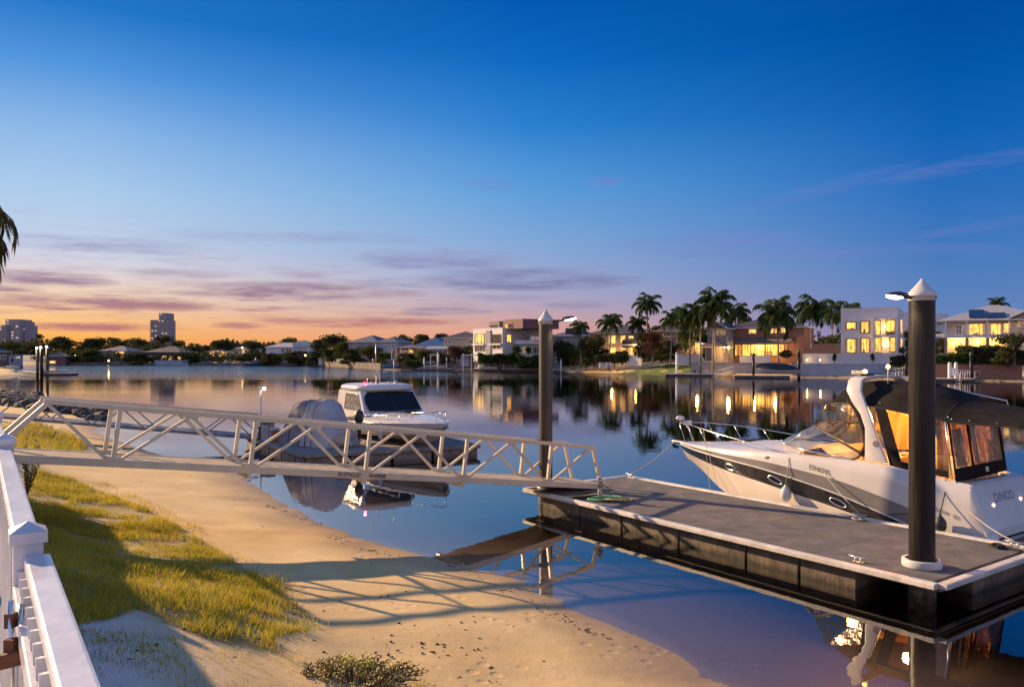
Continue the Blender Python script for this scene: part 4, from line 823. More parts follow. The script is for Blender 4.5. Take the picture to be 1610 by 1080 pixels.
m_.loft(rows, True); m_.f.append(tuple(range(len(m_.v)-32, len(m_.v)))); m_.sm.append(True); m_.f.append(tuple(range(31, -1, -1))); m_.sm.append(False); m_.build('hardtop_roof', 'gel_white', b2, True)
for k, (x_, y_) in enumerate(((-.9, -.2), (-1.2, .5), (-1.5, .9), (-.7, .6), (-1.9, 0))): MB().ell((x_, y_, 2.79), .08, .08, .04).build('roof_fitting', ('plastic_grey', 'gel_white')[k % 2], b2, True)
MB().ell((-.98, -.74, 2.80), .045, .045, .045).build('red_lamp', 'lamp_red', b2, True)
MB().tube([(-1.0, -.62, 2.75), (-1.0, -.62, 2.98)], .012, 6).build('lamp_stem', 'steel', b2, True)
li = bpy.data.lights.new('red_lamp', 'POINT'); li.energy = 5; li.color = (1, .05, .1); li.shadow_soft_size = .05
lo = bpy.data.objects.new('red_light', li); COL.objects.link(lo); lo.location = MW[b2.name] @ V(-.85, -.78, 2.95)
for pts in ([(-1.3, .1, 2.75), (-1.25, .05, 3.15), (-1.35, -.2, 3.6), (-1.36, -.22, 3.85)], [(-1.25, .75, 2.75), (-1.25, .75, 3.82)], [(-1.1, -.15, 2.75), (-1.1, -.15, 3.1)]): MB().tube(pts, .018, 6).build('antenna', 'gel_white', b2, True)
for s_ in (1, -1):
    tp = [(x_, s_*i2('y', x_)*.88, i2('z', x_)+.30) for x_ in (.6, 1.4, 2.2, 3.0)]; MB().tube(tp, .014, 6).build('side_rail', 'steel', b2, True)
    for q_ in tp: MB().tube([q_, (q_[0], q_[1], q_[2]-.27)], .011, 6).build('rail_post', 'steel', b2, True)
MB().tube([(3.6, -.75, 1.78), (4.6, -.2, 1.85), (4.75, 0, 1.86), (4.6, .2, 1.85), (3.6, .75, 1.78)], .016, 6).build('bow_rail', 'steel', b2, True)
for q_ in ((3.6, -.75), (4.6, -.2), (4.6, .2), (3.6, .75)): MB().tube([(*q_, 1.8), (q_[0]-.05, q_[1]*.95, 1.42)], .013, 6).build('rail_post', 'steel', b2, True)
MB().tube([f_(.0, .06), f_(.0, .92)], .012, 6).build('screen_bar', 'dark_plastic', b2, True)
for a_, c_ in (((-.5, .03), (-.2, .42)), ((.6, .03), (.9, .40))): MB().tube([V(*f_(*a_))+V(.03, 0, .01), V(*f_(*c_))+V(.03, 0, .01)], .012, 6).build('wiper', 'dark_plastic', b2, True)
for y_ in (-.5, .5): cleat(V(3.6, y_, 1.44), V(1, 0, 0), 'deck_cleat', b2)
for s_ in (1, -1): MB().tube([(x_, s_*(i2('y', x_)*.985+.012), i2('z', x_)-.22) for x_ in xx2[:-2]], .012, 6).build('pin_stripe', 'grey_band', b2, True)
for x_, lab in ((2.2, 'white fender hanging on the near side of the hardtop boat bow'), (.3, 'white fender hanging amidships on the hardtop boat')):
    a = MW[b2.name] @ V(x_, -i2('y', x_)-.1, .95); m_ = MB(); m_.lathe(a, [(.02, -.3), (.09, -.24), (.11, 0), (.09, .24), (.03, .3), (.02, .42)], 14); top(m_, 'fender', 'gel_white', lab, 'fender', (a.x, a.y, a.z-.3))
# covered tender with outboard
tO = V(-7.45, 31.0, .42); tR = math.atan2(-.6, .8)
td = thing('covered_tender', 'small boat hidden under a grey tarpaulin on the jetty', 'boat', tO, tR)
def tarpmesh(x0, x1, hw, hts, seed):
    m_ = MB(); rn = random.Random(seed); rows = []
    for k, t in enumerate(np.linspace(0, 1, len(hts))):
        x_ = x0+(x1-x0)*t; h_ = hts[k]; r_ = []
        for q_ in np.linspace(-1, 1, 17):
            pr = (1-abs(q_)**7)**.75; fold = .025*math.sin(q_*11+k*1.9+seed)
            r_.append((x_+fold, hw*q_*(1.06-.22*pr)+fold, h_*pr*(1-.1*abs(q_))+.02))
        rows.append(r_)
    m_.loft(rows)
    for r_ in (rows[0], rows[-1]): m_.add(r_, [tuple(range(17))])
    return m_
tarpmesh(-.55, 1.15, .80, [1.74, 1.80, 1.82, 1.78, 1.2, .55], 1).build('tarpaulin', 'tarp', td, True)
tarpmesh(-1.75, -.5, .84, [.9, 1.45, 1.68, 1.78, 1.76], 4).build('tarpaulin', 'tarp_dark', td, True, 'darker rear tarpaulin')
m_ = MB(); m_.loft([[(x_, w_*q_, .05+.4*abs(q_)**2) for q_ in np.linspace(-1, 1, 9)] for x_, w_ in ((-1.7, .6), (0, .7), (1.2, .6), (1.6, .1))]); m_.build('tender_hull', 'gel_cream', td, True)
for x_ in (-1.12, .25, -.12): MB().tube([(x_, .87*q_, (1.70 if x_ < -1 else 1.80)*(1-abs(q_)**7)**.75*(1-.1*abs(q_))+.035) for q_ in np.linspace(-1, 1, 15)], .012, 5).build('tie_strap', 'rope_dark', td, True)
ob = thing('outboard_motor', 'black outboard motor standing on the jetty beside the tarpaulin', 'outboard', tO+V(1.35, .2, 0))
o_ = tO+V(1.35, .2, 0)
m_ = MB(); m_.loft([[(o_.x+a*rx_, o_.y+b_*ry_, o_.z+z_) for a, b_ in [(math.cos(t), math.sin(t)) for t in np.linspace(0, 2*math.pi, 17)[:-1]]] for z_, rx_, ry_ in ((.85, .1, .12), (.95, .17, .22), (1.15, .19, .26), (1.32, .16, .22), (1.40, .02, .03))], True); m_.build('cowl', 'dark_plastic', ob)
m_ = MB(); m_.bar(o_+V(0, 0, .95), o_+V(.02, 0, .2), .14, .12, V(0, 1, 0)); m_.ell(o_+V(0, 0, .22), .08, .22, .07); m_.box(o_+V(0, 0, .06), .04, .2, .16); m_.build('drive_leg', 'dark_plastic', ob)
m_ = MB()
for k in range(3): m_.ell(o_+V(.1*math.cos(k*2.1), -.26, .22+.1*math.sin(k*2.1)), .07, .02, .05)
m_.build('propeller', 'alloy', ob)
q = o_+V(.5, .25, 0)
top(coil(q, .25, 5, .03, 12, .45), 'hose', 'rope_pale', 'pale coiled hose lying beside the outboard motor', 'hose', (q.x, q.y, .43))
def crate(name, mt, lab, px, d, w_, dp, h_, lid=None):
    c = P(px, d, .42); t = thing(name, lab, 'box', c); MB().box(c+V(0, 0, h_/2), w_, dp, h_, -.4).build('box_body', mt, t, bevel=.02)
    MB().box(c+V(0, 0, h_+.025), w_+.05, dp+.05, .05, -.4).build('lid', lid or mt, t, bevel=.01)
crate('dock_box', 'timber_red', 'red brown timber box beside the tarpaulin on the jetty', 440, 32.2, .55, .45, .42)
crate('dock_box', 'wall_white', 'white locker between the timber box and the jetty edge', 429, 32.6, .35, .4, .5)
crate('dock_box', 'plastic_grey', 'grey tub standing at the left end of the jetty', 421, 32.6, .4, .4, .72, 'dark_plastic')
crate('dock_box', 'dark_plastic', 'low dark bin at the jetty corner below the lamp post', 414, 33.0, .3, .3, .5)
lpx = P(410, 33.4, .42); t = thing('jetty_lamp', 'slim lamp post with a white lamp at the left end of the jetty', 'lamp post', lpx)
MB().tube([lpx, lpx+V(0, 0, 2.28)], .035, 8).build('post', 'alloy', t); hd = MB().bar(lpx+V(0, 0, 2.2), lpx+V(.12, 0, 2.2), .03, .03).build('lamp_arm', 'alloy', t); MB().ell(lpx+V(.15, -.02, 2.14), .07, .07, .07).build('lamp_globe', 'lamp_soft', hd)
# second gangway, grey
g2 = thing('gangway', 'slim grey gangway leading from the left bank to the timber jetty', 'gangway', (-16, 33, .8)); E0, E1 = V(-22.4, 33.2, 1.42), V(-10.9, 33.0, .50); ev = E1-E0; eu = V(0, 0, 1)
for w_ in (0, .95):
    o_ = V(0, w_, 0); MB().bar(E0+o_, E1+o_, .07, .12).build('bottom_chord', 'alloy_dull', g2); MB().bar(E0+o_+eu*.92, E1+o_+eu*.92-ev*.01, .05, .05).build('handrail', 'alloy_dull', g2)
    n_ = 5
    for k in range(n_):
        a, b_, c = E0+o_+ev*(k/n_), E0+o_+ev*((k+.5)/n_)+eu*.92, E0+o_+ev*((k+1)/n_)
        MB().bar(a, b_, .04, .04).build('diagonal_brace', 'alloy_dull', g2); MB().bar(b_, c, .04, .04).build('diagonal_brace', 'alloy_dull', g2)
MB().hexa([E0+V(0, .05, .02), E1+V(0, .05, .02), E1+V(0, .9, .02), E0+V(0, .9, .02)], [E0+V(0, .05, .05), E1+V(0, .05, .05), E1+V(0, .9, .05), E0+V(0, .9, .05)]).build('deck_plate', 'alloy_dull', g2)
a = V(-14.2, 30.6, .02)
top(MB().tube([(-13.6, 30.2, -.1), (-13.2, 29.6, .03), (-11.6, 29.5, .05), (-9.9, 30.1, .05), (-9.2, 30.3, -.05)], .10, 8), 'floating_hose', 'dark_plastic', 'dark hose floating in a curve between beach and jetty', 'hose', (-11.6, 29.5, 0))
# ---------------------------------------------------------------- dark rocks on the left shore
rn = random.Random(5); m_ = MB()
for k in range(420):
    px_ = rn.uniform(-40, 158); yt = 618+max(0, px_)*.16; yb = 648+max(0, px_)*.10; yy_ = rn.uniform(yt, yb); p_ = hit(px_, yy_) if yy_ > 600 else None
    d_ = 4920/(yy_-558)*.985; p_ = P(px_, d_, 0); p_.z = max(gz(p_.x, p_.y), -.1); r_ = rn.uniform(.15, .62)*(1.25 if px_ < 90 else .7)
    sd = rn.random()*9; o0 = len(m_.v); m_.ell(p_+V(0, 0, r_*.2), r_*rn.uniform(.8, 1.6), r_*rn.uniform(.7, 1.2), r_*rn.uniform(.5, .9), Matrix.Rotation(rn.random()*6, 3, 'Z') @ Matrix.Rotation(rn.uniform(-.5, .5), 3, 'X'), 9, 6)
    for i in range(o0, len(m_.v)):
        v = V(m_.v[i]); f2 = 1+.22*math.sin(v.x*7+sd)*math.sin(v.y*6+sd*2)+.15*math.sin(v.z*9+sd); m_.v[i] = tuple(p_+(v-p_)*f2)
ro = m_.build('rocks', 'rock'); tag(ro, 'dark weedy rocks heaped along the left waterline', 'rocks', None, 'stuff')
# ---------------------------------------------------------------- white fence
FP1 = V(-1.98, 3.2, 0); FD = V(-1.65, 2.4, 0); FU = FD.normalized(); FN = V(FU.y, -FU.x, 0)
fn = thing('fence', 'white boarded fence with capped posts running beside the grass bank', 'fence', (-2, 3.2, 1.6))
posts = [FP1-FD*1.02, FP1, FP1+FD, FP1+FD*2, FP1+FD*3, FP1+FD*4, FP1+FD*5, FP1+FD*5.95]; ztop = [3.24, 3.25, 3.37, 3.37, 2.66, 2.66, 2.66, 2.66]; zr = [3.19, 3.29, 3.33, 2.58, 2.58, 2.6, 2.62]
for p_, z_ in zip(posts, ztop):
    m_ = MB(); m_.box((p_.x, p_.y, (z_+.9)/2), .105, .105, z_-.9, math.atan2(FU.y, FU.x)); pm = m_.build('fence_post', 'fence_white', fn, bevel=.004)
    m_ = MB(); cr_ = math.atan2(FU.y, FU.x); m_.box((p_.x, p_.y, z_+.012), .132, .132, .045, cr_)
    q_ = [V(p_.x, p_.y, z_+.035)+V(math.cos(cr_+math.pi/4+k*math.pi/2), math.sin(cr_+math.pi/4+k*math.pi/2), 0)*.0935 for k in range(4)]
    m_.add(q_+[V(p_.x, p_.y, z_+.072)], [(0, 1, 4), (1, 2, 4), (2, 3, 4), (3, 0, 4)]); m_.build('post_cap', 'fence_white', pm)
for k in range(7):
    a, c = posts[k], posts[k+1]; z_ = zr[k]; z2 = z_+(.05 if k == 1 else 0); ofs = FN*(.03 if k == 0 else -.01)
    MB().bar(a+FU*.05+ofs+V(0, 0, z_-.025), c-FU*.05+ofs+V(0, 0, z2-.025), .095, .055).build('top_rail', 'fence_white', fn, bevel=.012)
    MB().bar(a+FU*.05-FN*.02+V(0, 0, z_-1.1), c-FU*.05-FN*.02+V(0, 0, z_-1.1), .05, .09).build('lower_rail', 'fence_white', fn, bevel=.006)
    MB().bar(a+FU*.05-FN*.04+V(0, 0, z_-.16), c-FU*.05-FN*.04+V(0, 0, z_-.16), .03, .09).build('mid_rail', 'fence_white', fn, bevel=.006)
    n_ = int((c-a).length/.13)
    for j in range(n_):
        q_ = a.lerp(c, (j+.5)/n_); MB().bar(q_+ofs*.5+V(0, 0, z_-1.25), q_+ofs*.5+V(0, 0, z_-.055), .105, .018, FU).build('picket', 'fence_white', fn)
MB().bar(posts[0]+V(0, 0, 1.45), posts[3]+V(0, 0, 1.45), .12, 1.3).build('plinth', 'fence_white', fn)
gl_ = thing('gate_latch', 'steel gate rods with a rusty brown bar hanging inside the white fence', 'latch', (-1.75, 2.7, 2.9))
q = FP1-FU*.50-FN*.075
MB().tube([q+V(0, 0, 3.14), q-FU*.02+V(0, 0, 2.92), q-FU*.05+V(0, 0, 2.5)], .011, 8).build('drop_rod', 'steel', gl_)
MB().tube([q+FN*.03+V(0, 0, 3.12), q+FN*.03-FU*.05+V(0, 0, 3.04), q+FN*.03-FU*.09+V(0, 0, 2.5)], .010, 8).build('drop_rod', 'steel', gl_)
MB().box(q+V(0, 0, 3.07), .03, .03, .05).build('rod_guide', 'rust', gl_); MB().box(q-FU*.03+V(0, 0, 2.99), .034, .034, .05).build('rod_guide', 'rust', gl_)
MB().bar(q-FN*.20-FU*.04+V(0, 0, 2.93), q+FN*.04-FU*.06+V(0, 0, 2.955), .03, .05).build('latch_bar', 'rust', gl_, bevel=.006)
MB().ell(q-FN*.05+V(0, 0, 3.14), .02, .03, .035).build('blue_cap', 'blue_hull', gl_)
# ---------------------------------------------------------------- grass, weeds, succulent, litter
def vnoise(x, y, s, seed):
    g_ = np.random.default_rng(seed).random((64, 64)); x, y = x*s+200, y*s+200; i, j = np.floor(x).astype(int), np.floor(y).astype(int); u, v = x-i, y-j; u, v = u*u*(3-2*u), v*v*(3-2*v); a = lambda p, q: g_[p % 64, q % 64]
    return (a(i, j)*(1-u)+a(i+1, j)*u)*(1-v)+(a(i, j+1)*(1-u)+a(i+1, j+1)*u)*v
def blades(name, poly, n, hlo, hhi, w_, mts, seed, lab, dens=None):
    rng = np.random.default_rng(seed); pa = np.array(poly); lo_, hi_ = pa.min(0), pa.max(0); pts = []
    while len(pts) < n:
        q = rng.uniform(lo_, hi_, (n*3, 2)); k = inpoly(q[:, 0], q[:, 1], poly)
        cl = 3.2*(.6*vnoise(q[:, 0], q[:, 1], 1.1, 5)+.4*vnoise(q[:, 0], q[:, 1], 3.7, 6)-.42)
        k &= rng.random(len(q)) < np.clip(.34+.85*cl, .02, 1)
        if dens is not None: k &= rng.random(len(q)) < dens(q[:, 0], q[:, 1])
        pts += q[k].tolist()
    pts = np.array(pts[:n]); z_ = hgt(pts[:, 0], pts[:, 1])-.01; h_ = rng.uniform(hlo, hhi, n)*np.clip(.25+1.0*vnoise(pts[:, 0], pts[:, 1], 1.6, 7)+.5*vnoise(pts[:, 0], pts[:, 1], 5.5, 8), .3, 1.7); a = rng.uniform(0, 6.28, n); l_ = rng.uniform(.2, 1.0, n)*h_; la = rng.uniform(0, 6.28, n)
    b = np.column_stack([pts, z_]); sx = np.column_stack([np.cos(a), np.sin(a), 0*a])*(w_*rng.uniform(.6, 1.3, n))[:, None]; ld = np.column_stack([np.cos(la)*l_, np.sin(la)*l_, h_])
    mid = b+ld*np.array([.35, .35, .6]); v = np.stack([b-sx, b+sx, mid+sx*.7, mid-sx*.7, b+ld], 1).reshape(-1, 3)
    me = bpy.data.meshes.new(name); i = np.arange(n)*5; f = [(int(q), int(q)+1, int(q)+2, int(q)+3) for q in i]+[(int(q)+3, int(q)+2, int(q)+4) for q in i]; me.from_pydata(v.tolist(), [], f)
    for mt in mts: me.materials.append(M[mt])
    mi = rng.integers(0, len(mts), n); me.polygons.foreach_set('material_index', np.concatenate([mi, mi]).astype(np.int32)); me.update()
    o = bpy.data.objects.new(name, me); COL.objects.link(o); return tag(o, lab, 'grass', None, 'stuff')
blades('grass', GRASS, 66000, .04, .14, .0045, ['blade', 'blade_green', 'blade_green', 'blade', 'blade_dry'], 1, 'yellow green grass tufts covering the bank beside the white fence')
blades('bank_grass', GRASS2, 9000, .15, .4, .012, ['blade', 'blade_dry', 'blade_green'], 2, 'long grass on the left bank beyond the gangway')
SP = [hit(*q_) for q_ in [(100, 985), (250, 1000), (330, 1008), (430, 1030), (700, 1078), (420, 1090), (130, 1090)]]; SP = [(q_.x, q_.y) for q_ in SP]
blades('sparse_grass', SP, 1700, .02, .09, .004, ['blade_green', 'blade_dry', 'blade'], 3, 'sparse grass sprouting through the pale sand in the foreground')
ED = [hit(*q_) for q_ in [(100, 748), (170, 760), (260, 800), (352, 852), (420, 895), (470, 925), (520, 990), (450, 1012), (400, 960), (330, 880), (230, 815)]]; ED = [(q_.x, q_.y) for q_ in ED]
blades('edge_grass', ED, 2600, .03, .11, .0045, ['blade', 'blade_dry', 'blade'], 4, 'thin runners of yellow grass creeping onto the sand')
def leafcloud(m_, c, rx_, ry_, rz_, n, sz, rn, flat=.3):
    for k in range(n):
        while True:
            q_ = V(rn.uniform(-1, 1), rn.uniform(-1, 1), rn.uniform(-1, 1))
            if .15 < q_.length < 1: break
        p_ = V(c)+V(q_.x*rx_, q_.y*ry_, q_.z*rz_); n_ = V(rn.gauss(0, 1), rn.gauss(0, 1), rn.gauss(0, 1)+flat).normalized(); u_ = n_.orthogonal().normalized(); u_ = Matrix.Rotation(rn.random()*6.3, 3, n_) @ u_; w_ = n_.cross(u_); s_ = sz*rn.uniform(.6, 1.4)
        m_.add([p_-u_*s_, p_-w_*s_*.5, p_+u_*s_, p_+w_*s_*.5], [(0, 1, 2, 3)])
q0 = hit(553, 1072); sb = thing('succulent_shrub', 'low brown and yellow succulent shrub at the bottom edge of the sand', 'shrub', q0); rn = random.Random(3); st, lf, tp = MB(), MB(), MB()
for k in range(190):
    a = rn.random()*6.28; r_ = rn.random()**.6; e_ = q0+V(math.cos(a)*r_*.80, math.sin(a)*r_*.40, .03+.20*(1-r_**1.4)+rn.uniform(-.03, .06)); s_ = q0+V(math.cos(a)*r_*.5, math.sin(a)*r_*.22, -.02); md = s_.lerp(e_, .5)+V(0, 0, .03)
    st.tube([s_, md, e_], [.006, .005, .003], 5)
    bright = abs(e_.x-q0.x-.05) < .17 and e_.z-q0.z > .12 and rn.random() < .8
    for j in range(9):
        t = .35+.65*j/8; p_ = s_.lerp(md, t*2) if t < .5 else md.lerp(e_, t*2-1); an = j*2.4; dr = V(math.cos(an), math.sin(an), .7).normalized(); ro_ = dr.to_track_quat('X', 'Z').to_matrix()
        (tp if bright and j > 3 else lf).ell(p_+dr*.016, .022, .011, .007, ro_, 5, 4)
st.build('stems', 'bark', sb); n0 = len(lf.f); lf.add(tp.v, tp.f, True); lo_ = lf.build('leaves', 'succulent', sb, fix=False); lo_.data.materials.append(M['succulent_tip']); lo_.data.polygons.foreach_set('material_index', [0]*n0+[1]*(len(lf.f)-n0))
q0 = hit(42, 782); wz = thing('tall_weed', 'tall feathery weed beside the white fence under the gangway', 'weed', q0); rn = random.Random(8); st, lf = MB(), MB(); hw = 90/F*q0.y
for k in range(12):
    a = rn.random()*6.28; e_ = q0+V(math.cos(a)*.12*hw+.1*hw, math.sin(a)*.12*hw, hw*rn.uniform(.55, 1.05)); st.tube([q0, q0.lerp(e_, .5)+V(0, 0, .02), e_], [.009, .006, .003], 5)
    for j in range(46):
        p_ = q0.lerp(e_, rn.uniform(.25, 1)); dr = V(rn.gauss(0, 1), rn.gauss(0, 1), 1.2).normalized(); s_ = .045; w_ = dr.orthogonal().normalized()*.008; lf.add([p_, p_+dr*s_+w_, p_+dr*s_*1.9, p_+dr*s_-w_], [(0, 1, 2, 3)])
st.build('stems', 'bark', wz); lf.build('leaves', 'leaf_olive', wz)
rn = random.Random(21); m_ = MB()
for k in range(150):
    if k < 70: px_, yy_ = rn.gauss(680, 55), rn.gauss(1030, 26)
    elif k < 120: px_, yy_ = rn.uniform(120, 900), rn.uniform(750, 1060)
    else: px_ = rn.uniform(150, 520); yy_ = 768+(px_-150)*.62+rn.gauss(0, 12)
    p_ = hit(px_, min(yy_, 1078))
    if p_.z < .12: continue
    r_ = rn.uniform(.006, .02); m_.ell(p_+V(0, 0, r_*.3), r_*rn.uniform(1, 2), r_, r_*.5, Matrix.Rotation(rn.random()*6, 3, 'Z'), 6, 4)
for k in range(420):
    x_ = rn.uniform(-6.5, 2.2); y_ = float(np.interp(x_, [-7.45, -5.28, -3.41, -1.28, .785, 2.57], [23.2, 19.7, 17.1, 15.05, 12.88, 9.43])); o_ = .55+.25*math.sin(x_*1.7)+rn.gauss(0, .10); x2, y2 = x_-.62*o_*1.0, y_-.78*o_*1.0
    r_ = rn.uniform(.004, .018)*(1 if math.sin(x_*5.3)+math.sin(x_*2.1) > -.3 else .5); p_ = V(x2, y2, gz(x2, y2)); m_.ell(p_+V(0, 0, r_*.2), r_*rn.uniform(1, 3), r_, r_*.4, Matrix.Rotation(rn.random()*6, 3, 'Z'), 5, 3)
tag(m_.build('beach_litter', 'litter'), 'small dark leaves and weed scraps scattered on the sand', 'litter', None, 'stuff')
# ---------------------------------------------------------------- far shore: houses
def lamp(p, en, col=(1, .55, .16), r=.2):
    li = bpy.data.lights.new('house_lamp', 'POINT'); li.energy = en*1.05; li.color = col; li.shadow_soft_size = r
    o = bpy.data.objects.new('house_light', li); COL.objects.link(o); o.location = p
class House:
    def __init__(s, label, a, b_, yb, ye, dep, wall, roof='roof_slate', yr=None, rt='hip', over=.5, name='house', gutter=True, down=2.0):
        s.A, s.B = P(*a), P(*b_); s.u = (s.B-s.A).normalized(); s.L = (s.B-s.A).length; s.n = V(-s.u.y, s.u.x, 0); s.d0 = a[1]; s.dep = dep
        s.z0, s.ze = Z(yb, a[1]), Z(ye, a[1]); c = s.A+s.u*s.L/2+s.n*dep/2
        s.t = thing(name, label, 'house', (c.x, c.y, s.z0)); s.q = [s.A, s.B, s.B+s.n*dep, s.A+s.n*dep]
        s.w = MB().slab([(p.x, p.y) for p in s.q], s.z0-down, s.ze).build('wall', wall, s.t)
        o = over; zr_ = Z(yr, a[1]+dep/2) if yr else s.ze
        e = [s.A-s.u*o-s.n*o, s.B+s.u*o-s.n*o, s.B+s.u*o+s.n*(dep+o), s.A-s.u*o+s.n*(dep+o)]; e = [V(p.x, p.y, s.ze+.02) for p in e]; up = lambda p, z_: V(p.x, p.y, z_)
        m_ = MB()
        if rt == 'hip':
            if s.L >= dep:
                i_ = dep/2+o; r0, r1 = up(s.A+s.u*(i_-o)+s.n*dep/2, zr_), up(s.B-s.u*(i_-o)+s.n*dep/2, zr_); m_.add(e+[r0, r1], [(0, 1, 5, 4), (1, 2, 5), (2, 3, 4, 5), (3, 0, 4), (3, 2, 1, 0)])
            else:
                i_ = s.L/2; mid = s.A+s.u*s.L/2; r0, r1 = up(mid+s.n*i_, zr_), up(mid+s.n*(dep-i_), zr_); m_.add(e+[r0, r1], [(0, 1, 4), (1, 2, 5, 4), (2, 3, 5), (3, 0, 4, 5), (3, 2, 1, 0)])
        elif rt == 'gable':
            mid = s.A+s.u*s.L/2; r0, r1 = up(mid-s.n*o, zr_), up(mid+s.n*(dep+o), zr_); m_.add(e+[r0, r1], [(0, 4, 5, 3), (1, 2, 5, 4), (3, 2, 1, 0)])
            MB().add([up(s.A-s.n*.01, s.ze), up(s.B-s.n*.01, s.ze), up(mid-s.n*.01, zr_-.15), up(s.A+s.n*.1, s.ze), up(s.B+s.n*.1, s.ze), up(mid+s.n*.1, zr_-.15)], [(0, 1, 2), (5, 4, 3), (0, 2, 5, 3), (1, 4, 5, 2)]).build('gable_wall', wall, s.t)
            for p in (0, 1): MB().bar(e[p], r0, .1, .22).build('barge_board', 'frame_white', s.t)
        else:
            m_.hexa([up(p, s.ze+.003) for p in e], [up(p, s.ze+.22) for p in e])
        s.roof = m_.build('roof', roof, s.t)
        if gutter and rt != 'flat':
            MB().bar(e[0]-s.n*.03, e[1]-s.n*.03, .1, .14).build('gutter', 'frame_white', s.roof); MB().bar(e[1]+s.u*.03, e[2]+s.u*.03, .1, .14).build('gutter', 'frame_white', s.roof)
    def onf(s, px, off=0.0, A=None, u=None, n=None):
        A, u, n = A or s.A, u or s.u, n or s.n; A = A-n*off; k = (px-CX)/F; t = (k*A.y-A.x)/(u.x-k*u.y); return A+u*t
    def pane(s, x0, x1, y0, y1, kind='lit', cols=1, A=None, u=None, n=None, off=.02, rows=1, fr='frame_white', rail=0):
        A, u, n = A or s.A, u or s.u, n or s.n
        p0, p1 = s.onf(x0, off, A, u, n), s.onf(x1, off, A, u, n); zt, zb = Z(y0, p0.y), Z(y1, p0.y); w_ = (p1-p0).length
        if (p1-p0).dot(u) < 0: p0, p1 = p1, p0
        uu = (p1-p0).normalized(); m_ = MB(); at = lambda t, z_, o=0: V(p0.x, p0.y, z_)+uu*t-n*o
        b_ = .07
        for a, c in ((at(0, zt), at(w_, zt)), (at(0, zb), at(w_, zb))): m_.bar(a-n*.03, c-n*.03, .10, b_*2)
        for k in range(cols+1): m_.bar(at(w_*k/cols, zb)-n*.03, at(w_*k/cols, zt)-n*.03, b_*1.2 if 0 < k < cols else b_*1.7, .09, n)
        for k in range(1, rows): m_.bar(at(0, zb+(zt-zb)*k/rows)-n*.03, at(w_, zb+(zt-zb)*k/rows)-n*.03, .08, .06)
        f_ = m_.build('window', fr, s.t); g_ = MB().hexa([at(0, zb, 0), at(w_, zb, 0), at(w_, zb, .012), at(0, zb, .012)], [at(0, zt, 0), at(w_, zt, 0), at(w_, zt, .012), at(0, zt, .012)]).build('pane', {'dark': 'glass_dark'}.get(kind, kind), f_)
        if kind.startswith('lit') and kind != 'lit_tower' and w_ > .9:
            rn_ = random.Random(int(x0*7+y0*3)); hh_ = zt-zb
            for a_, c_ in ((.02, rn_.uniform(.10, .22)), (1-rn_.uniform(.08, .2), .98)):
                MB().hexa([at(w_*a_, zb, .006), at(w_*c_, zb, .006), at(w_*c_, zb, .02), at(w_*a_, zb, .02)], [at(w_*a_, zt, .006), at(w_*c_, zt, .006), at(w_*c_, zt, .02), at(w_*a_, zt, .02)]).build('drape', 'drape_glow', f_)
            for j in range(2 if w_ > 2 else 1):
                a_ = rn_.uniform(.2, .6); c_ = a_+rn_.uniform(.1, .22); h_ = zb+hh_*rn_.uniform(.15, .4); MB().hexa([at(w_*a_, zb, .007), at(w_*c_, zb, .007), at(w_*c_, zb, .022), at(w_*a_, zb, .022)], [at(w_*a_, h_, .007), at(w_*c_, h_, .007), at(w_*c_, h_, .022), at(w_*a_, h_, .022)]).build('furniture', 'wall_tan', f_)
        return f_
    def side(s, *a, **k): return s.pane(*a, A=s.B, u=s.n, n=-s.u, **k)
    def slab(s, x0, x1, y0, y1, proj, mt, nm, off=.0, drop=0.0):
        p0, p1 = s.onf(x0, off), s.onf(x1, off); zt, zb = Z(y0, p0.y), Z(y1, p0.y); q0, q1 = p0-s.n*proj, p1-s.n*proj
        return MB().hexa([V(p0.x, p0.y, zb), V(p1.x, p1.y, zb), V(q1.x, q1.y, zb-drop), V(q0.x, q0.y, zb-drop)], [V(p0.x, p0.y, zt), V(p1.x, p1.y, zt), V(q1.x, q1.y, zt-drop), V(q0.x, q0.y, zt-drop)]).build(nm, mt, s.t)
    def posts(s, xs, y0, y1, proj, mt='frame_white', w_=.22, nm='veranda_post'):
        for x_ in xs:
            p_ = s.onf(x_)-s.n*(proj-.15); MB().box((p_.x, p_.y, (Z(y0, p_.y)+Z(y1, p_.y))/2), w_, w_, Z(y0, p_.y)-Z(y1, p_.y), math.atan2(s.u.y, s.u.x)).build(nm, mt, s.t)
    def rail(s, x0, x1, y0, y1, proj, glass=False, nm='balcony_rail'):
        p0, p1 = s.onf(x0)-s.n*proj, s.onf(x1)-s.n*proj; zt, zb = Z(y0, p0.y), Z(y1, p0.y); m_ = MB(); m_.bar(V(p0.x, p0.y, zt), V(p1.x, p1.y, zt), .06, .06); m_.bar(V(p0.x, p0.y, zb+.08), V(p1.x, p1.y, zb+.08), .05, .05)
        n_ = max(2, int((p1-p0).length/.16)); w_ = .018
        for k in range(n_+1):
            q_ = p0.lerp(p1, k/n_); m_.bar(V(q_.x, q_.y, zb), V(q_.x, q_.y, zt), w_, w_, s.n)
        return m_.build(nm, 'frame_white', s.t)
    def block(s, x0, x1, y0, y1, dep, mt, nm, back=0.0):
        p0, p1 = s.onf(x0, -back), s.onf(x1, -back); zt, zb = Z(y0, p0.y), Z(y1, p0.y)
        return MB().slab([(q_.x, q_.y) for q_ in (p0, p1, p1+s.n*dep, p0+s.n*dep)], zb, zt).build(nm, mt, s.t)
H = House('low grey hip roofed house at the far left edge', (-22, 215), (14, 220), 572, 553, 8, 'wall_dark', 'roof_grey', 545); H.pane(1, 9, 558, 565, 'dark', 2)
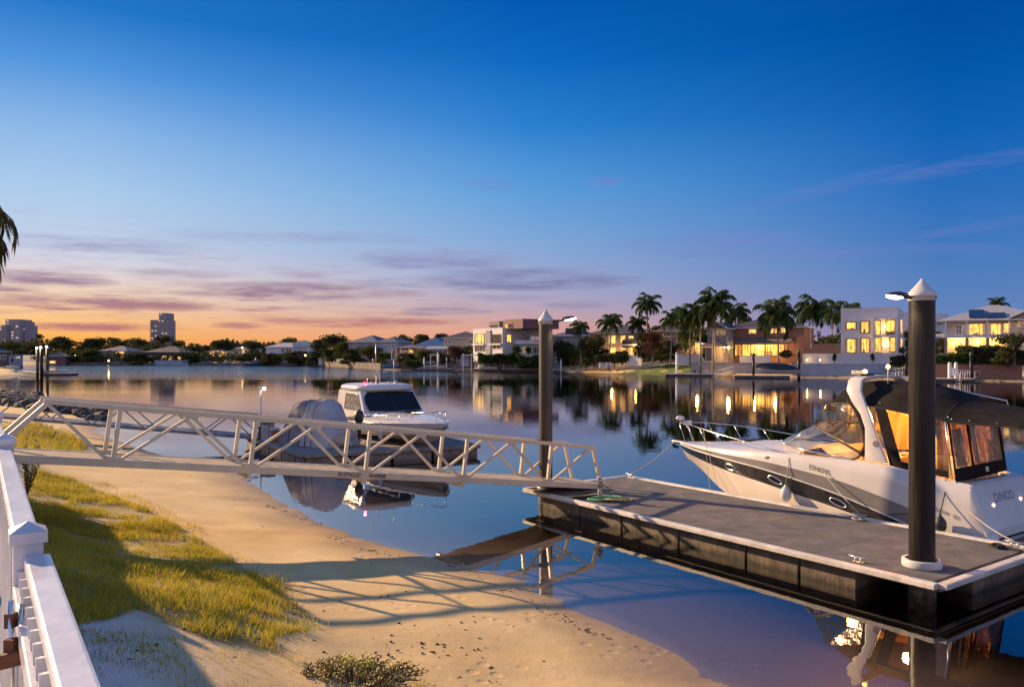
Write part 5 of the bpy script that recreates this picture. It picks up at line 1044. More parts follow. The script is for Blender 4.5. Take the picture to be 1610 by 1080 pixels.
H = House('small pale blue boat shed on the left shore', (13, 232), (36, 236), 574, 558.5, 6, 'wall_blue', 'roof_white', rt='flat'); H.pane(16, 22, 563, 570, 'dark'); H.pane(24, 32, 560, 564, 'lit_tower', 2)
H = House('dark red house with glowing ground floor windows left of the shrubs', (76, 300), (103, 302), 572, 560, 8, 'wall_maroon', 'roof_brown', 553); H.pane(77, 88, 567.4, 571.5, 'lit', 4)
H = House('grey roofed house with lit upper windows left of the dark pavilion house', (158, 316), (200, 314), 573, 551.5, 10, 'wall_grey', 'roof_grey', 544); H.pane(182, 196, 552.4, 556.6, 'lit_pale', 3); H.pane(189, 195, 559, 563, 'lit_deep'); H.pane(160, 168, 559, 565, 'dark', 2)
H = House('wide dark roofed house with a row of glowing windows below the tall tower', (231, 314), (285, 312), 573, 553.5, 12, 'wall_dark', 'roof_slate', 544.5, over=1.2)
for q in ((233, 239, 560, 566, 'lit', 2), (242, 246, 559, 563, 'lit_pale'), (253.5, 262, 559.5, 565, 'lit_pale', 3), (265, 271, 560, 567, 'lit', 2), (279, 285, 561, 566, 'lit_pale', 2), (233, 237.5, 569, 573, 'lit_deep')): H.pane(*q)
H = House('small house glowing orange behind round trees', (326, 332), (352, 330), 566, 553, 8, 'wall_cream', 'roof_brown', 549); H.pane(329, 337, 553.6, 556.6, 'lit', 2); H.pane(331, 340, 558, 561, 'lit_deep', 2); H.pane(345, 352, 556, 562, 'lit', 2); lamp(P(349, 326, Z(560, 326)), 900)
H = House('white house with grey roof half hidden behind trees left of the sloping white house', (362, 345), (394, 342), 565, 549, 8, 'wall_white', 'roof_grey', 544); H.pane(366, 373, 552, 557, 'dark', 2); H.pane(381, 386, 547+3, 555, 'lit_pale')
H = House('white house with a long sloping roof and dark upper windows', (418, 304), (461, 298), 561, 546, 9, 'wall_white', 'roof_white', 539); H.pane(442, 447.5, 548, 553.4, 'dark'); H.pane(449.5, 459, 548, 553.4, 'dark', 2)
H = House('teal roofed house behind the sloping white house', (448, 318), (492, 316), 562, 543, 10, 'wall_white', 'roof_teal', 536); H.pane(470, 476, 546, 551, 'dark', 2)
H = House('large grey roofed house rising behind the dense trees', (548, 250), (593, 246), 568, 538, 12, 'wall_grey', 'roof_grey', 527.5); H.pane(556, 562, 541, 546, 'dark', 2)
H = House('pale blue two storey house beside the tall shore pole', (594, 234), (624, 232), 572, 537.5, 10, 'wall_blue', 'roof_grey', 530.5)
for q in ((604, 610, 542, 546.5, 'dark', 2), (616, 621, 541.5, 545.5, 'dark'), (604, 611, 551, 557, 'dark', 2), (613, 621, 551, 555.5, 'dark', 2)): H.pane(*q)
H = House('low house with a softly lit veranda left of the blue roof', (620, 220), (654, 218), 566, 547, 8, 'wall_tan', 'roof_brown', 543); H.pane(629, 639, 550.5, 554, 'lit_dim', 2); H.pane(641, 650, 549.8, 555, 'lit_deep', 3); H.slab(618, 655, 546.4, 547.6, 2.2, 'roof_white', 'veranda_roof'); H.posts((621, 628, 636, 648), 547.4, 566, 2.2)
H = House('house under a broad blue roof', (652, 230), (701, 228), 562, 545, 13, 'wall_dark', 'roof_blue', 530.5, over=1); H.pane(660, 668, 550, 555, 'dark', 2)
H = House('cream two storey house with dark hip roof beside the modern white house', (697, 214), (752, 212), 568, 531.5, 11, 'wall_cream', 'roof_slate', 521.5)
for q in ((699.6, 703.2, 535, 541, 'dark'), (705, 708.6, 535, 541, 'dark'), (738, 743, 535, 540, 'dark')): H.pane(*q)
H.slab(674, 711, 544.4, 547, 3.5, 'roof_white', 'veranda_roof', drop=.7); H.posts((676, 685, 694, 701, 709), 548, 566, 3.4)
H = House('modern white flat roofed house with maroon upper storey', (744, 203), (790, 192), 557, 518.5, 13, 'wall_white', 'wall_white', rt='flat', over=.05)
H.pane(746.5, 762, 525, 540, 'lit_pale', 3, fr='frame_dark'); H.pane(773.5, 788, 526, 540, 'dark', 3, fr='frame_dark'); H.pane(746.5, 763, 544, 553, 'dark', 4); H.pane(774, 788, 543.4, 549, 'dark', 2)
H.slab(744.5, 763.5, 541, 543, .6, 'wall_white', 'floor_slab'); H.slab(771, 790, 540.6, 542.6, .6, 'wall_white', 'floor_slab'); H.block(763.7, 771, 519.5, 557, .4, 'wall_grey', 'recess_wall', -.25)
H.side(796.5, 804, 526, 538, 'lit', 1, fr='wall_white')
H.block(768, 785, 506, 518, 5, 'wall_taupe', 'upper_storey', 1.5); H.block(791, 822, 503, 517.5, 11, 'wall_maroon', 'upper_storey', 1.2)
H.pane(771, 782, 511, 517, 'dark', 2, off=-1.48, fr='wall_taupe'); H.pane(793.5, 799, 510, 517, 'lit_deep', 1, off=-1.18, fr='wall_taupe'); H.pane(799.5, 806, 509, 516, 'dark', 1, off=-1.18, fr='wall_taupe')
H = House('low white house with terraces behind the brown mooring pile', (815, 190), (858, 188), 558, 536.5, 9, 'wall_white', 'roof_white', rt='flat', over=.3); H.pane(838, 852, 545, 556.5, 'dark', 5); H.pane(822, 832, 545, 556, 'lit_dim', 2); H.block(833, 858, 526.5, 536.4, 6, 'wall_white', 'upper_storey', 1.5); H.pane(836.5, 852, 530, 535.5, 'lit_dim', 3, off=-1.48); H.slab(813, 860, 538, 541, 1.6, 'wall_white', 'terrace_slab'); H.rail(814, 858, 535, 538, 1.5); H.block(831.5, 860, 525.3, 526.6, 7, 'roof_brown', 'upper_roof', .9)
H = House('grey roofed house between the brown pile and the leaning palms', (866, 208), (932, 204), 562, 528.5, 11, 'wall_grey', 'roof_grey', 517.5); H.pane(880, 888, 535, 541, 'dark', 2); H.block(889, 906, 516, 527, 5, 'roof_slate', 'dormer', 1.0)
H = House('tan two storey house glowing yellow behind small palms', (928, 189), (1013, 182.3), 563, 524.5, 11, 'wall_tan', 'roof_slate', 512)
for q in ((957, 968.4, 527.5, 540, 'lit', 2), (975.6, 983.2, 527.5, 539, 'lit', 2), (987.8, 996.5, 527.8, 534, 'lit_pale', 2), (957.5, 968.6, 547, 557.5, 'lit', 2), (975.6, 983, 546, 560, 'lit', 2), (944, 956.5, 548, 557.5, 'lit_deep', 3), (988.5, 1011, 545.5, 557, 'lit_deep', 6)): H.pane(*q)
H.slab(984, 1014, 532, 543.4, 2.4, 'roof_slate', 'lean_to_roof', drop=.5); H.slab(984, 1014, 541.5, 543.6, 2.5, 'frame_white', 'lean_to_gutter'); H.posts((986, 998, 1012), 543.6, 562, 2.3); lamp(P(1000, 180.2, Z(548, 180)), 420); lamp(P(962, 184, Z(552, 184)), 200)
H = House('taupe house with a slate hip roof half hidden by tall palms', (1034, 180), (1070, 177), 560, 521, 11, 'wall_taupe', 'roof_slate', 508, over=.8); H.pane(1043, 1061, 523, 529, 'dark', 3); H.pane(1046, 1056, 535, 543, 'dark', 2)
H = House('low pavilion with warm patio light between the palms', (1064, 163), (1104, 160.4), 566, 541, 7, 'wall_tan', 'roof_brown', 535); H.pane(1074, 1084, 543.5, 552, 'lit_dim', 3); H.pane(1091, 1101, 543, 552, 'lit_deep', 3); lamp(P(1096, 158.5, Z(546, 158.5)), 260); H.slab(1064, 1105, 557, 559, 1.2, 'wall_white', 'patio_edge')
H = House('brick two storey house with a glowing glazed ground floor', (1138, 160), (1264, 152.4), 562, 516.5, 12, 'brick', 'roof_slate', 502.5, over=.6)
for q in ((1177, 1189.5, 517.6, 524.6, 'lit', 3), (1211, 1223, 516.4, 524, 'lit', 2), (1226, 1237.4, 515.4, 523.6, 'lit_pale', 2)): H.pane(*q)
H.pane(1156, 1233, 541.5, 559.5, 'lit', 15, rows=1, fr='frame_dark'); H.slab(1158, 1247, 531, 533, 3.0, 'roof_brown', 'veranda_roof', drop=1.05); H.slab(1156, 1248, 531.6, 540.6, .35, 'roof_brown', 'roof_flashing'); H.posts((1160, 1185, 1208, 1228, 1243), 541.5, 562, 2.9, 'frame_dark', .16)
MB().slab([(q_.x, q_.y) for q_ in (H.B+H.u*.01, H.B+H.u*.012+H.n*12, H.B+H.u*.06+H.n*12, H.B+H.u*.06)], H.z0-2, H.ze-.05).build('end_wall', 'brick', H.t)
H.side(1284, 1290, 520, 530, 'dark'); lamp(H.onf(1190)-H.n*2.2+V(0, 0, Z(546, 154)), 330); lamp(H.onf(1222)-H.n*2.2+V(0, 0, Z(546, 152)), 330)
q_ = H.B+H.u*.35+H.n*8.5
for k in range(2): MB().box((q_.x, q_.y, H.z0+1.4+.9*k), .5, .9, .75, math.atan2(H.u.y, H.u.x)).build('air_conditioner', 'frame_white', H.t)
MB().bar(H.B+H.u*.2+H.n*7+V(0, 0, H.z0), H.B+H.u*.2+H.n*7+V(0, 0, H.ze), .12, .12).build('downpipe', 'frame_white', H.t)
H = House('gabled grey wing with white barge boards left of the brick house', (1112, 157), (1143, 155), 562, 517.5, 9, 'wall_grey', 'roof_slate', 507.5, rt='gable', over=.5); H.pane(1126.5, 1140.5, 519, 527, 'lit_dim', 3); H.pane(1117, 1123, 520, 527, 'dark')
H = House('cream entry pavilion with a carriage lamp in front of the brick house', (1109, 150), (1135, 148.5), 568, 546, 5, 'wall_cream', 'roof_brown', 535, over=.8); H.pane(1111.5, 1118.5, 548, 566, 'dark', 2, rows=2, fr='frame_dark'); H.side(1137.5, 1139.2, 548, 554, 'dark')
lp_ = P(1145.5, 146.8, Z(546.5, 146.8)); t = thing('carriage_lamp', 'bright carriage lamp on a short post beside the cream pavilion', 'lamp', P(1145.5, 147, Z(560, 147))); MB().bar(lp_-V(0, 0, 1.7), lp_-V(0, 0, .2), .08, .08).build('post', 'frame_dark', t); MB().ell(lp_, .22, .22, .26).build('lamp_globe', 'lamp_warm', t); lamp(lp_+V(-.2, -.5, -.1), 420, r=.3)
H = House('white modern cube house with two floors of glowing windows', (1322, 146), (1411, 141.3), 558, 487, 16, 'wall_white', 'wall_white', rt='flat', over=.04)
for q in ((1330, 1346.4, 507, 517.8, 'lit', 2), (1353, 1367.4, 505.8, 523.6, 'lit', 2), (1376, 1384.4, 504.5, 526.6, 'lit', 1), (1392.6, 1407.4, 503.4, 525, 'lit', 2), (1330, 1347, 533, 554.5, 'lit', 2), (1353, 1367.6, 532, 554.5, 'lit', 3), (1376, 1385.6, 530.8, 554, 'lit', 1), (1399, 1408, 531, 553, 'lit', 1)): H.pane(*q, fr='frame_dark')
H.slab(1374, 1410, 527.4, 530, 1.2, 'wall_white', 'balcony_slab'); H.slab(1374, 1410, 500, 502, 1.2, 'wall_white', 'balcony_hood'); H.rail(1375, 1410, 518, 527.4, 1.1); H.rail(1328, 1411, 546, 556, .9); H.posts((1375, 1409.5), 501, 556, 1.2, 'wall_white', .3, 'balcony_pier')
m_ = MB(); rn = random.Random(2)
for x_ in (1396, 1400, 1404): leafcloud(m_, H.onf(x_)-H.n*.6+V(0, 0, Z(523, 137)), .5, .4, .45, 60, .16, rn)
m_.build('balcony_plants', 'leaf_mid', H.t)
a_, b_ = P(1404, 152), P(1491, 157)
MB().slab([(a_.x, a_.y), (b_.x, b_.y), (b_.x-1, b_.y+9), (a_.x-1, a_.y+9)], H.z0-2, Z(491.5, 154)).build('rear_wing', 'wall_white', H.t)
for px_, y_ in ((1476, 506), (1483, 506)): c_ = P(px_, 155.5, Z(y_, 155.5)); MB().box(c_, .9, .5, .8).build('air_conditioner', 'frame_white', H.t)
H.side(1415, 1420.5, 501, 524.5, 'lit', 1); H.side(1415, 1421, 531, 546, 'lit', 1); H.side(1478, 1484, 505, 512, 'dark'); lamp(H.onf(1392)-H.n*.8+V(0, 0, Z(512, 136)), 90); lamp(H.onf(1392)-H.n*.8+V(0, 0, Z(540, 136)), 90)
H = House('white roofed house with solar panels and a glowing balcony on the right', (1486, 130), (1650, 123), 562, 505, 13, 'wall_cream', 'roof_white', 482, over=1.3)
for q in ((1521.5, 1549, 509.5, 527, 'lit', 3), (1554, 1576, 509, 526, 'lit', 3), (1577.5, 1586, 508, 524, 'lit_pale', 1), (1503, 1512, 511, 526, 'dark', 2), (1513, 1519, 511, 519, 'lit_dim'), (1522, 1550.5, 534, 554, 'lit_pale', 1), (1555, 1574, 534, 556, 'lit', 3), (1598, 1604, 506, 513, 'dark'), (1604.5, 1625, 505, 513, 'lit_dim', 2)): H.pane(*q)
H.slab(1484, 1600, 527.5, 531.5, 2.0, 'wall_white', 'balcony_slab'); H.rail(1485, 1598, 517.5, 527.5, 1.9); H.posts((1487, 1519.5, 1552, 1586), 505, 528, 1.95); H.posts((1487, 1520, 1552, 1586), 531, 560, 1.95, 'wall_tan', .45, 'pier')
H.slab(1466, 1486, 525, 527.5, 1.6, 'roof_white', 'side_awning', drop=.5); H.posts((1470,), 528, 560, 1.5)
def roofpatch(x0, x1, t0, t1):
    e0 = H.onf(x0, 1.3); e1 = H.onf(x1, 1.3); rz_ = Z(482, 130+6.5); f_ = lambda e, t: V(e.x, e.y, 0)+H.n*(t*(6.5+1.3))+V(0, 0, H.ze+.02+(rz_-H.ze)*t)
    nn = V(0, 0, .12)-H.n*.05; MB().sheet([f_(e0, t0)+nn*.6, f_(e1, t0)+nn*.6, f_(e1, t1)+nn*.6, f_(e0, t1)+nn*.6], nn).build('solar_panel', 'solar', H.roof)
roofpatch(1524, 1549, .12, .62); roofpatch(1551, 1582, .10, .40)
for k in range(3): MB().bar(H.onf(1500+30*k, 1.3)+V(0, 0, H.ze), H.onf(1500+30*k, 1.3)+V(0, 0, H.ze+.01), .05, .05).build('gutter_clip', 'frame_white', H.roof)
lamp(H.onf(1503)-H.n*1.2+V(0, 0, Z(536, 128)), 260); lamp(H.onf(1536)-H.n*1.2+V(0, 0, Z(537, 124)), 160); lamp(H.onf(1565)-H.n*1.2+V(0, 0, Z(537, 121)), 160)
G2 = House('projecting gabled bay at the right end of the solar panel house', (1588, 123.5), (1650, 120.5), 562, 503, 6, 'wall_cream', 'roof_white', 489, rt='gable', over=.7); G2.pane(1600, 1622, 505, 514, 'lit_dim', 2)

# ---------------------------------------------------------------- towers
def tower(label, vols, d, seed):
    c = P((vols[0][0]+vols[0][1])/2, d, 3); t = thing('apartment_tower', label, 'tower', c); rn = random.Random(seed)
    for x0, x1, yt, dy, bal in vols:
        a, b_ = P(x0, d+dy), P(x1, d+dy); zt = Z(yt, d+dy); MB().slab([(a.x, a.y), (b_.x, b_.y), (b_.x, b_.y+24), (a.x, a.y+24)], 0, zt).build('tower_block', 'tower_wall', t)
        n_ = int((zt-8)/3.3); cols = max(2, int((b_.x-a.x)/4.2))
        for k in range(n_):
            z_ = zt-3.3*(k+1)
            if bal: MB().box(((a.x+b_.x)/2, a.y-.5, z_), b_.x-a.x+1.6, 1.2, .9).build('balcony', 'tower_wall', t)
            MB().box(((a.x+b_.x)/2, a.y-.04, z_+1.75), (b_.x-a.x)*.86, .08, 1.5).build('window_band', 'tower_glass', t)
            for j in range(cols):
                x_ = a.x+(b_.x-a.x)*(j+.5)/cols; 
                if rn.random() < .26: MB().box((x_, a.y-.09, z_+1.75), (b_.x-a.x)/cols*.5, .06, 1.4).build('lit_window', 'lit_tower', t)
    return t
tower('broad pale apartment tower with stepped shoulders at the left edge', [(8.5, 30.5, 502, 0, False), (-14, 9.5, 511, -6, True), (30.5, 39.5, 511, 8, True), (30.5, 35, 505, 12, False)], 900, 1)
tower('slender apartment tower with a raised lift core against the orange sky', [(236.5, 264, 503, 0, True), (250, 261.5, 492, 3, False)], 1050, 2)
# ---------------------------------------------------------------- garden walls, fences, hedges
def wall(name, lab, cat, a, b_, y0, y1, mt, th=.25, cap=None, down=1.0, grp=None):
    A, B = P(*a), P(*b_); zt, zb = Z(y0, a[1]), Z(y1, a[1]); c = (A+B)/2; t = thing(name, lab, cat, (c.x, c.y, zb), 0, grp); m_ = MB(); m_.bar(V(A.x, A.y, (zt+zb-down)/2), V(B.x, B.y, (zt+zb-down)/2), th, zt-zb+down); m_.build('wall_face' if cat == 'wall' else 'boards', mt, t)
    MB().bar(V(A.x, A.y, zt+.04), V(B.x, B.y, zt+.04), th+.12, .075).build('coping', cap or mt, t); return t
wall('garden_wall', 'white retaining wall in front of the cube house', 'wall', (1262, 141.5), (1416, 134), 556.5, 572, 'wall_white')
wall('garden_wall', 'long pale blue lower wall below the cube house', 'wall', (1246, 139), (1404, 131.2), 572, 582, 'wall_blue')
wall('garden_wall', 'brick retaining wall below the hedge on the right', 'wall', (1462, 121), (1607, 116.5), 573.5, 588, 'brick', cap='brick')
wall('garden_wall', 'white terrace wall below the glazed ground floor', 'wall', (1163, 150), (1212, 147.5), 559.5, 571, 'wall_white')
wall('garden_wall', 'low white wall behind the lawn palms', 'wall', (1066, 157), (1111, 155), 557.5, 566.5, 'wall_white')
wall('garden_wall', 'grey palisade wall at the top of the beach', 'wall', (1086, 150.5), (1216, 143.3), 570.5, 583.5, 'wall_grey')
wall('garden_wall', 'white patio wall below the tan house windows', 'wall', (986, 170), (1009, 167), 558, 567, 'wall_white')
wall('garden_wall', 'short grey wall beside the small lit lamp', 'wall', (783, 196), (820, 193), 568.5, 577, 'wall_grey')
wall('garden_wall', 'pale blue waterfront wall below the dark pavilion house', 'wall', (243, 305.5), (297, 305.5), 566.5, 573.6, 'wall_blue')
wall('timber_fence', 'timber paling fence between brick house and cube house', 'fence', (1277, 148), (1322, 146), 541, 556.5, 'timber_fence', .1)
wall('timber_fence', 'short timber fence panel beside the brick end wall', 'fence', (1262, 148.5), (1277, 148), 549, 563, 'timber_fence', .1)
wall('stone_kerb', 'long stone edging along the left far waterline', 'wall', (100, 305), (243, 305), 570.5, 573.7, 'stone_far', .6)
wall('stone_kerb', 'stone edging below the garden lawn right of the pavilion house', 'wall', (300, 305), (384, 304), 571, 573.7, 'stone_far', .6)
wall('stone_kerb', 'stone sea wall below the dense trees', 'wall', (384, 304), (502, 283), 569, 574, 'stone_far', .6)
wall('stone_kerb', 'stone sea wall left of the blue boat', 'wall', (502, 282.5), (600, 213), 568, 574, 'stone_far', .6)
wall('stone_kerb', 'grey sea wall behind the boat lifts', 'wall', (630, 208), (745, 200), 571, 580, 'stone_far', .6)
for k, px_ in enumerate((1268, 1289)):
    p_ = P(px_, 140.6-k*1.4, Z(566, 140)); t = thing('wall_light', ('left', 'right')[k]+' of two small glowing lights on the white retaining wall', 'lamp', p_, 0, 'wall lights'); MB().box(p_+V(0, .12, 0), .2, .16, .3).build('bracket', 'frame_white', t); MB().ell(p_-V(0, .06, 0), .1, .1, .13).build('bulb', 'lamp_warm', t); lamp(p_-V(0, .35, 0), 14, r=.1)
def hedge(lab, a, b_, y0, y1, th, mt, n, sz, seed, name='hedge'):
    A, B = P(*a), P(*b_); zt, zb = Z(y0, a[1]), Z(y1, a[1]); rn = random.Random(seed); c = (A+B)/2; t = thing(name, lab, 'hedge', (c.x, c.y, zb)); m_ = MB(); k = 0
    for i in range(n):
        q_ = A.lerp(B, rn.random()); top_ = zt+(zt-zb)*.10*(math.sin(q_.x*1.3)+math.sin(q_.x*.57+seed)); z_ = zb+(top_-zb)*rn.random()**.7; p_ = V(q_.x, q_.y+rn.uniform(-th, th)*.5, z_); n_ = V(rn.gauss(0, 1), rn.gauss(-.4, 1), rn.gauss(.4, 1)).normalized(); u_ = n_.orthogonal().normalized(); u_ = Matrix.Rotation(rn.random()*6.3, 3, n_) @ u_; w_ = n_.cross(u_); s_ = sz*rn.uniform(.6, 1.4)
        m_.add([p_-u_*s_, p_-w_*s_*.55, p_+u_*s_, p_+w_*s_*.55], [(0, 1, 2, 3)])
    m_.build('foliage', mt, t, fix=False); n2 = 8
    st = MB(); [st.tube([A.lerp(B, (j+.5)/n2)+V(0, 0, zb-1), A.lerp(B, (j+.5)/n2)+V(0, 0, (zt+zb)/2)], .06, 5) for j in range(n2)]; st.build('stems', 'bark', t)
hedge('long green clipped hedge below the modern white house', (752, 193), (818, 191), 557, 571, 2.5, 'leaf_hedge', 2600, .38, 1)
hedge('rounded hedge end beside the brown mooring pile', (815, 190), (857, 188.5), 559, 577, 3, 'leaf_hedge', 1900, .38, 2)
hedge('small bright green hedge below the pale blue house', (596, 222), (618, 221), 556, 565, 2, 'leaf_hedge', 700, .35, 3)
hedge('dark green hedge on the brick wall behind the black pile', (1462, 122.5), (1520, 120.5), 556, 573.5, 3, 'leaf_hedge', 1900, .3, 4)
hedge('tall mixed hedge under the glowing balcony', (1512, 121.5), (1610, 117.5), 547, 574, 3.5, 'leaf_dark', 3600, .3, 5)
hedge('dark hedge at the foot of the tan house', (935, 176), (987, 170), 558, 569, 2.5, 'leaf_dark', 1300, .32, 6)
hedge('low dark hedge on the bank right of the cube house', (1404, 129), (1434, 127), 560, 576, 2.5, 'leaf_dark', 900, .3, 7)
hedge('scrubby hedge beside the boat lifts', (636, 206), (662, 205), 566, 575, 2.5, 'leaf_mid', 800, .32, 8)
# lawn on the far bank
lw = [(948, 147.8), (1090, 140.9), (1090, 152), (1035, 164), (1000, 167)]; rng = np.random.default_rng(4)
lp_ = [P(a, d) for a, d in [(958, 163.5), (1090, 144.5), (1112, 147), (1104, 157), (1048, 169), (1006, 168)]]
m_ = MB(); nn = 24
for i in range(nn):
    for j in range(nn):
        pass
cen = sum((p for p in lp_), V(0, 0, 0))/len(lp_); rows = []
for t in np.linspace(0, 1, 9):
    rows.append([(lambda q_: (q_.x, q_.y, gz(q_.x, q_.y)+.06))(cen.lerp(lp_[k % 6].lerp(lp_[(k+1) % 6], f2), t)) for k in range(6) for f2 in (0, .25, .5, .75)])
m_.loft(rows, True); lo_ = m_.build('lawn', 'lawn_mat'); tag(lo_, 'smooth green lawn sloping to the far beach', 'lawn', None, 'structure')

for k, (px_, y_, d, lab) in enumerate([(171, 567.5, 308, 'tall reflection making garden lamp left of the lit grey house'), (89, 556, 310, 'small warm lamp above the dark red house'), (118, 560, 316, 'small lamp among the leafy mounds'), (226, 566, 309, 'small lamp beside the dark pavilion house'), (308, 549, 330, 'warm lamp right of the pavilion house trees'), (381, 547, 330, 'bright lamp behind the white house half hidden'), (480, 559, 284, 'small lamp low in the dark bushes'), (1018, 556, 170, 'small lamp at the right end of the tan house'), (943, 553, 183, 'warm lamp at the left end of the tan house'), (1512, 538, 121.5, 'uplight glowing in the shrub under the balcony')]):
    p_ = P(px_, d, Z(y_, d)); t = thing('garden_lamp', lab, 'lamp', (p_.x, p_.y, p_.z-1.2), 0, 'garden lamps on the far shore'); MB().tube([p_-V(0, 0, 1.6), p_], .05, 6).build('post', 'frame_dark', t); MB().ell(p_+V(0, -.05, .1), .26*d/250, .26*d/250, .26*d/250).build('lamp_globe', 'lamp_warm', t)
# ---------------------------------------------------------------- trees
def quads(name, C, N, S, mt, parent, asp=.5, rng=None):
    """many leaf-sized faces from arrays"""
    n = len(C); N = N/np.linalg.norm(N, axis=1)[:, None]; a = rng.normal(size=(n, 3)); u = np.cross(N, a); u /= np.linalg.norm(u, axis=1)[:, None]; w = np.cross(N, u); u = u*S[:, None]; w = w*S[:, None]*asp
    v = np.stack([C-u, C-w, C+u, C+w], 1).reshape(-1, 3); i = np.arange(n)*4
    me = bpy.data.meshes.new(name); me.from_pydata(v.tolist(), [], np.stack([i, i+1, i+2, i+3], 1).tolist()); me.materials.append(M[mt]); me.update()
    o = bpy.data.objects.new(name, me); COL.objects.link(o); o.parent = parent; MW[o.name] = Matrix.Identity(4); return o
TREES = {}
def tree_proto(key, mt, seed, blobs, n, leaf, trunk=.35, spread=.5):
    """unit tree: height 1, crown about 1 wide"""
    rng = np.random.default_rng(seed); rn = random.Random(seed)
    t = thing('tree', 'x', 'tree'); m_ = MB(); m_.tube([(0, 0, -.08), (.01, 0, trunk*.5), (0, .01, trunk)], [.045, .034, .028], 7); C, Nn, S = [], [], []
    for k in range(blobs):
        a = k*2.4+rn.random(); r_ = spread*.62*math.sqrt((k+.5)/blobs)*rn.uniform(.75, 1.15); h_ = trunk+.12+(1-trunk-.22)*rn.random()**.8*(1-.45*(r_/spread)); c = np.array([r_*math.cos(a), r_*math.sin(a), h_]); rx_ = rn.uniform(.11, .2)*(spread/.5)
        m_.tube([(0, 0, trunk*.8), (c[0]*.5, c[1]*.5, (trunk+h_)/2), tuple(c)], [.022, .014, .006], 5); q = n//blobs; d = rng.normal(size=(q, 3)); d /= np.linalg.norm(d, axis=1)[:, None]; rad = rng.uniform(.35, 1.08, q)**.6
        C.append(c+d*rad[:, None]*np.array([rx_, rx_, rx_*.72])); Nn.append(d*.6+rng.normal(size=(q, 3))*.6+np.array([0, 0, .3])); S.append(leaf*rng.uniform(.6, 1.5, q))
    m_.build('trunk', 'bark', t, fix=False); quads('crown', np.concatenate(C), np.concatenate(Nn), np.concatenate(S), mt, t, .55, rng); TREES[key] = [t, False]
tree_proto('dome', 'leaf_dark', 1, 20, 2400, .030, .30, .5)
tree_proto('loose', 'leaf_dark', 2, 13, 1300, .030, .42, .5)
tree_proto('olive', 'leaf_olive', 3, 18, 2400, .030, .22, .5)
tree_proto('mid', 'leaf_mid', 4, 20, 2600, .030, .18, .5)
tree_proto('bush', 'leaf_dark', 5, 22, 2600, .034, .06, .5)
tree_proto('red', 'leaf_red', 6, 18, 2200, .030, .12, .5)
tree_proto('gum', 'leaf_olive', 7, 9, 900, .028, .5, .5)
def tree(key, lab, px, d, yt, yb, w_, group='trees along the far shore', cat='tree', rz=None):
    p_ = P(px, d); p_.z = Z(yb, d); h_ = (yb-yt)/F*d; wm = w_*1.22/F*d; r = RN.random()*6.28 if rz is None else rz
    o, used = TREES[key]
    if used: o = dup(o, p_, r)
    else: TREES[key][1] = True; o.location = p_; o.rotation_euler = (0, 0, r)
    o.scale = (wm, wm, h_); o['label'] = lab; o['category'] = cat; o['group'] = group
    return o
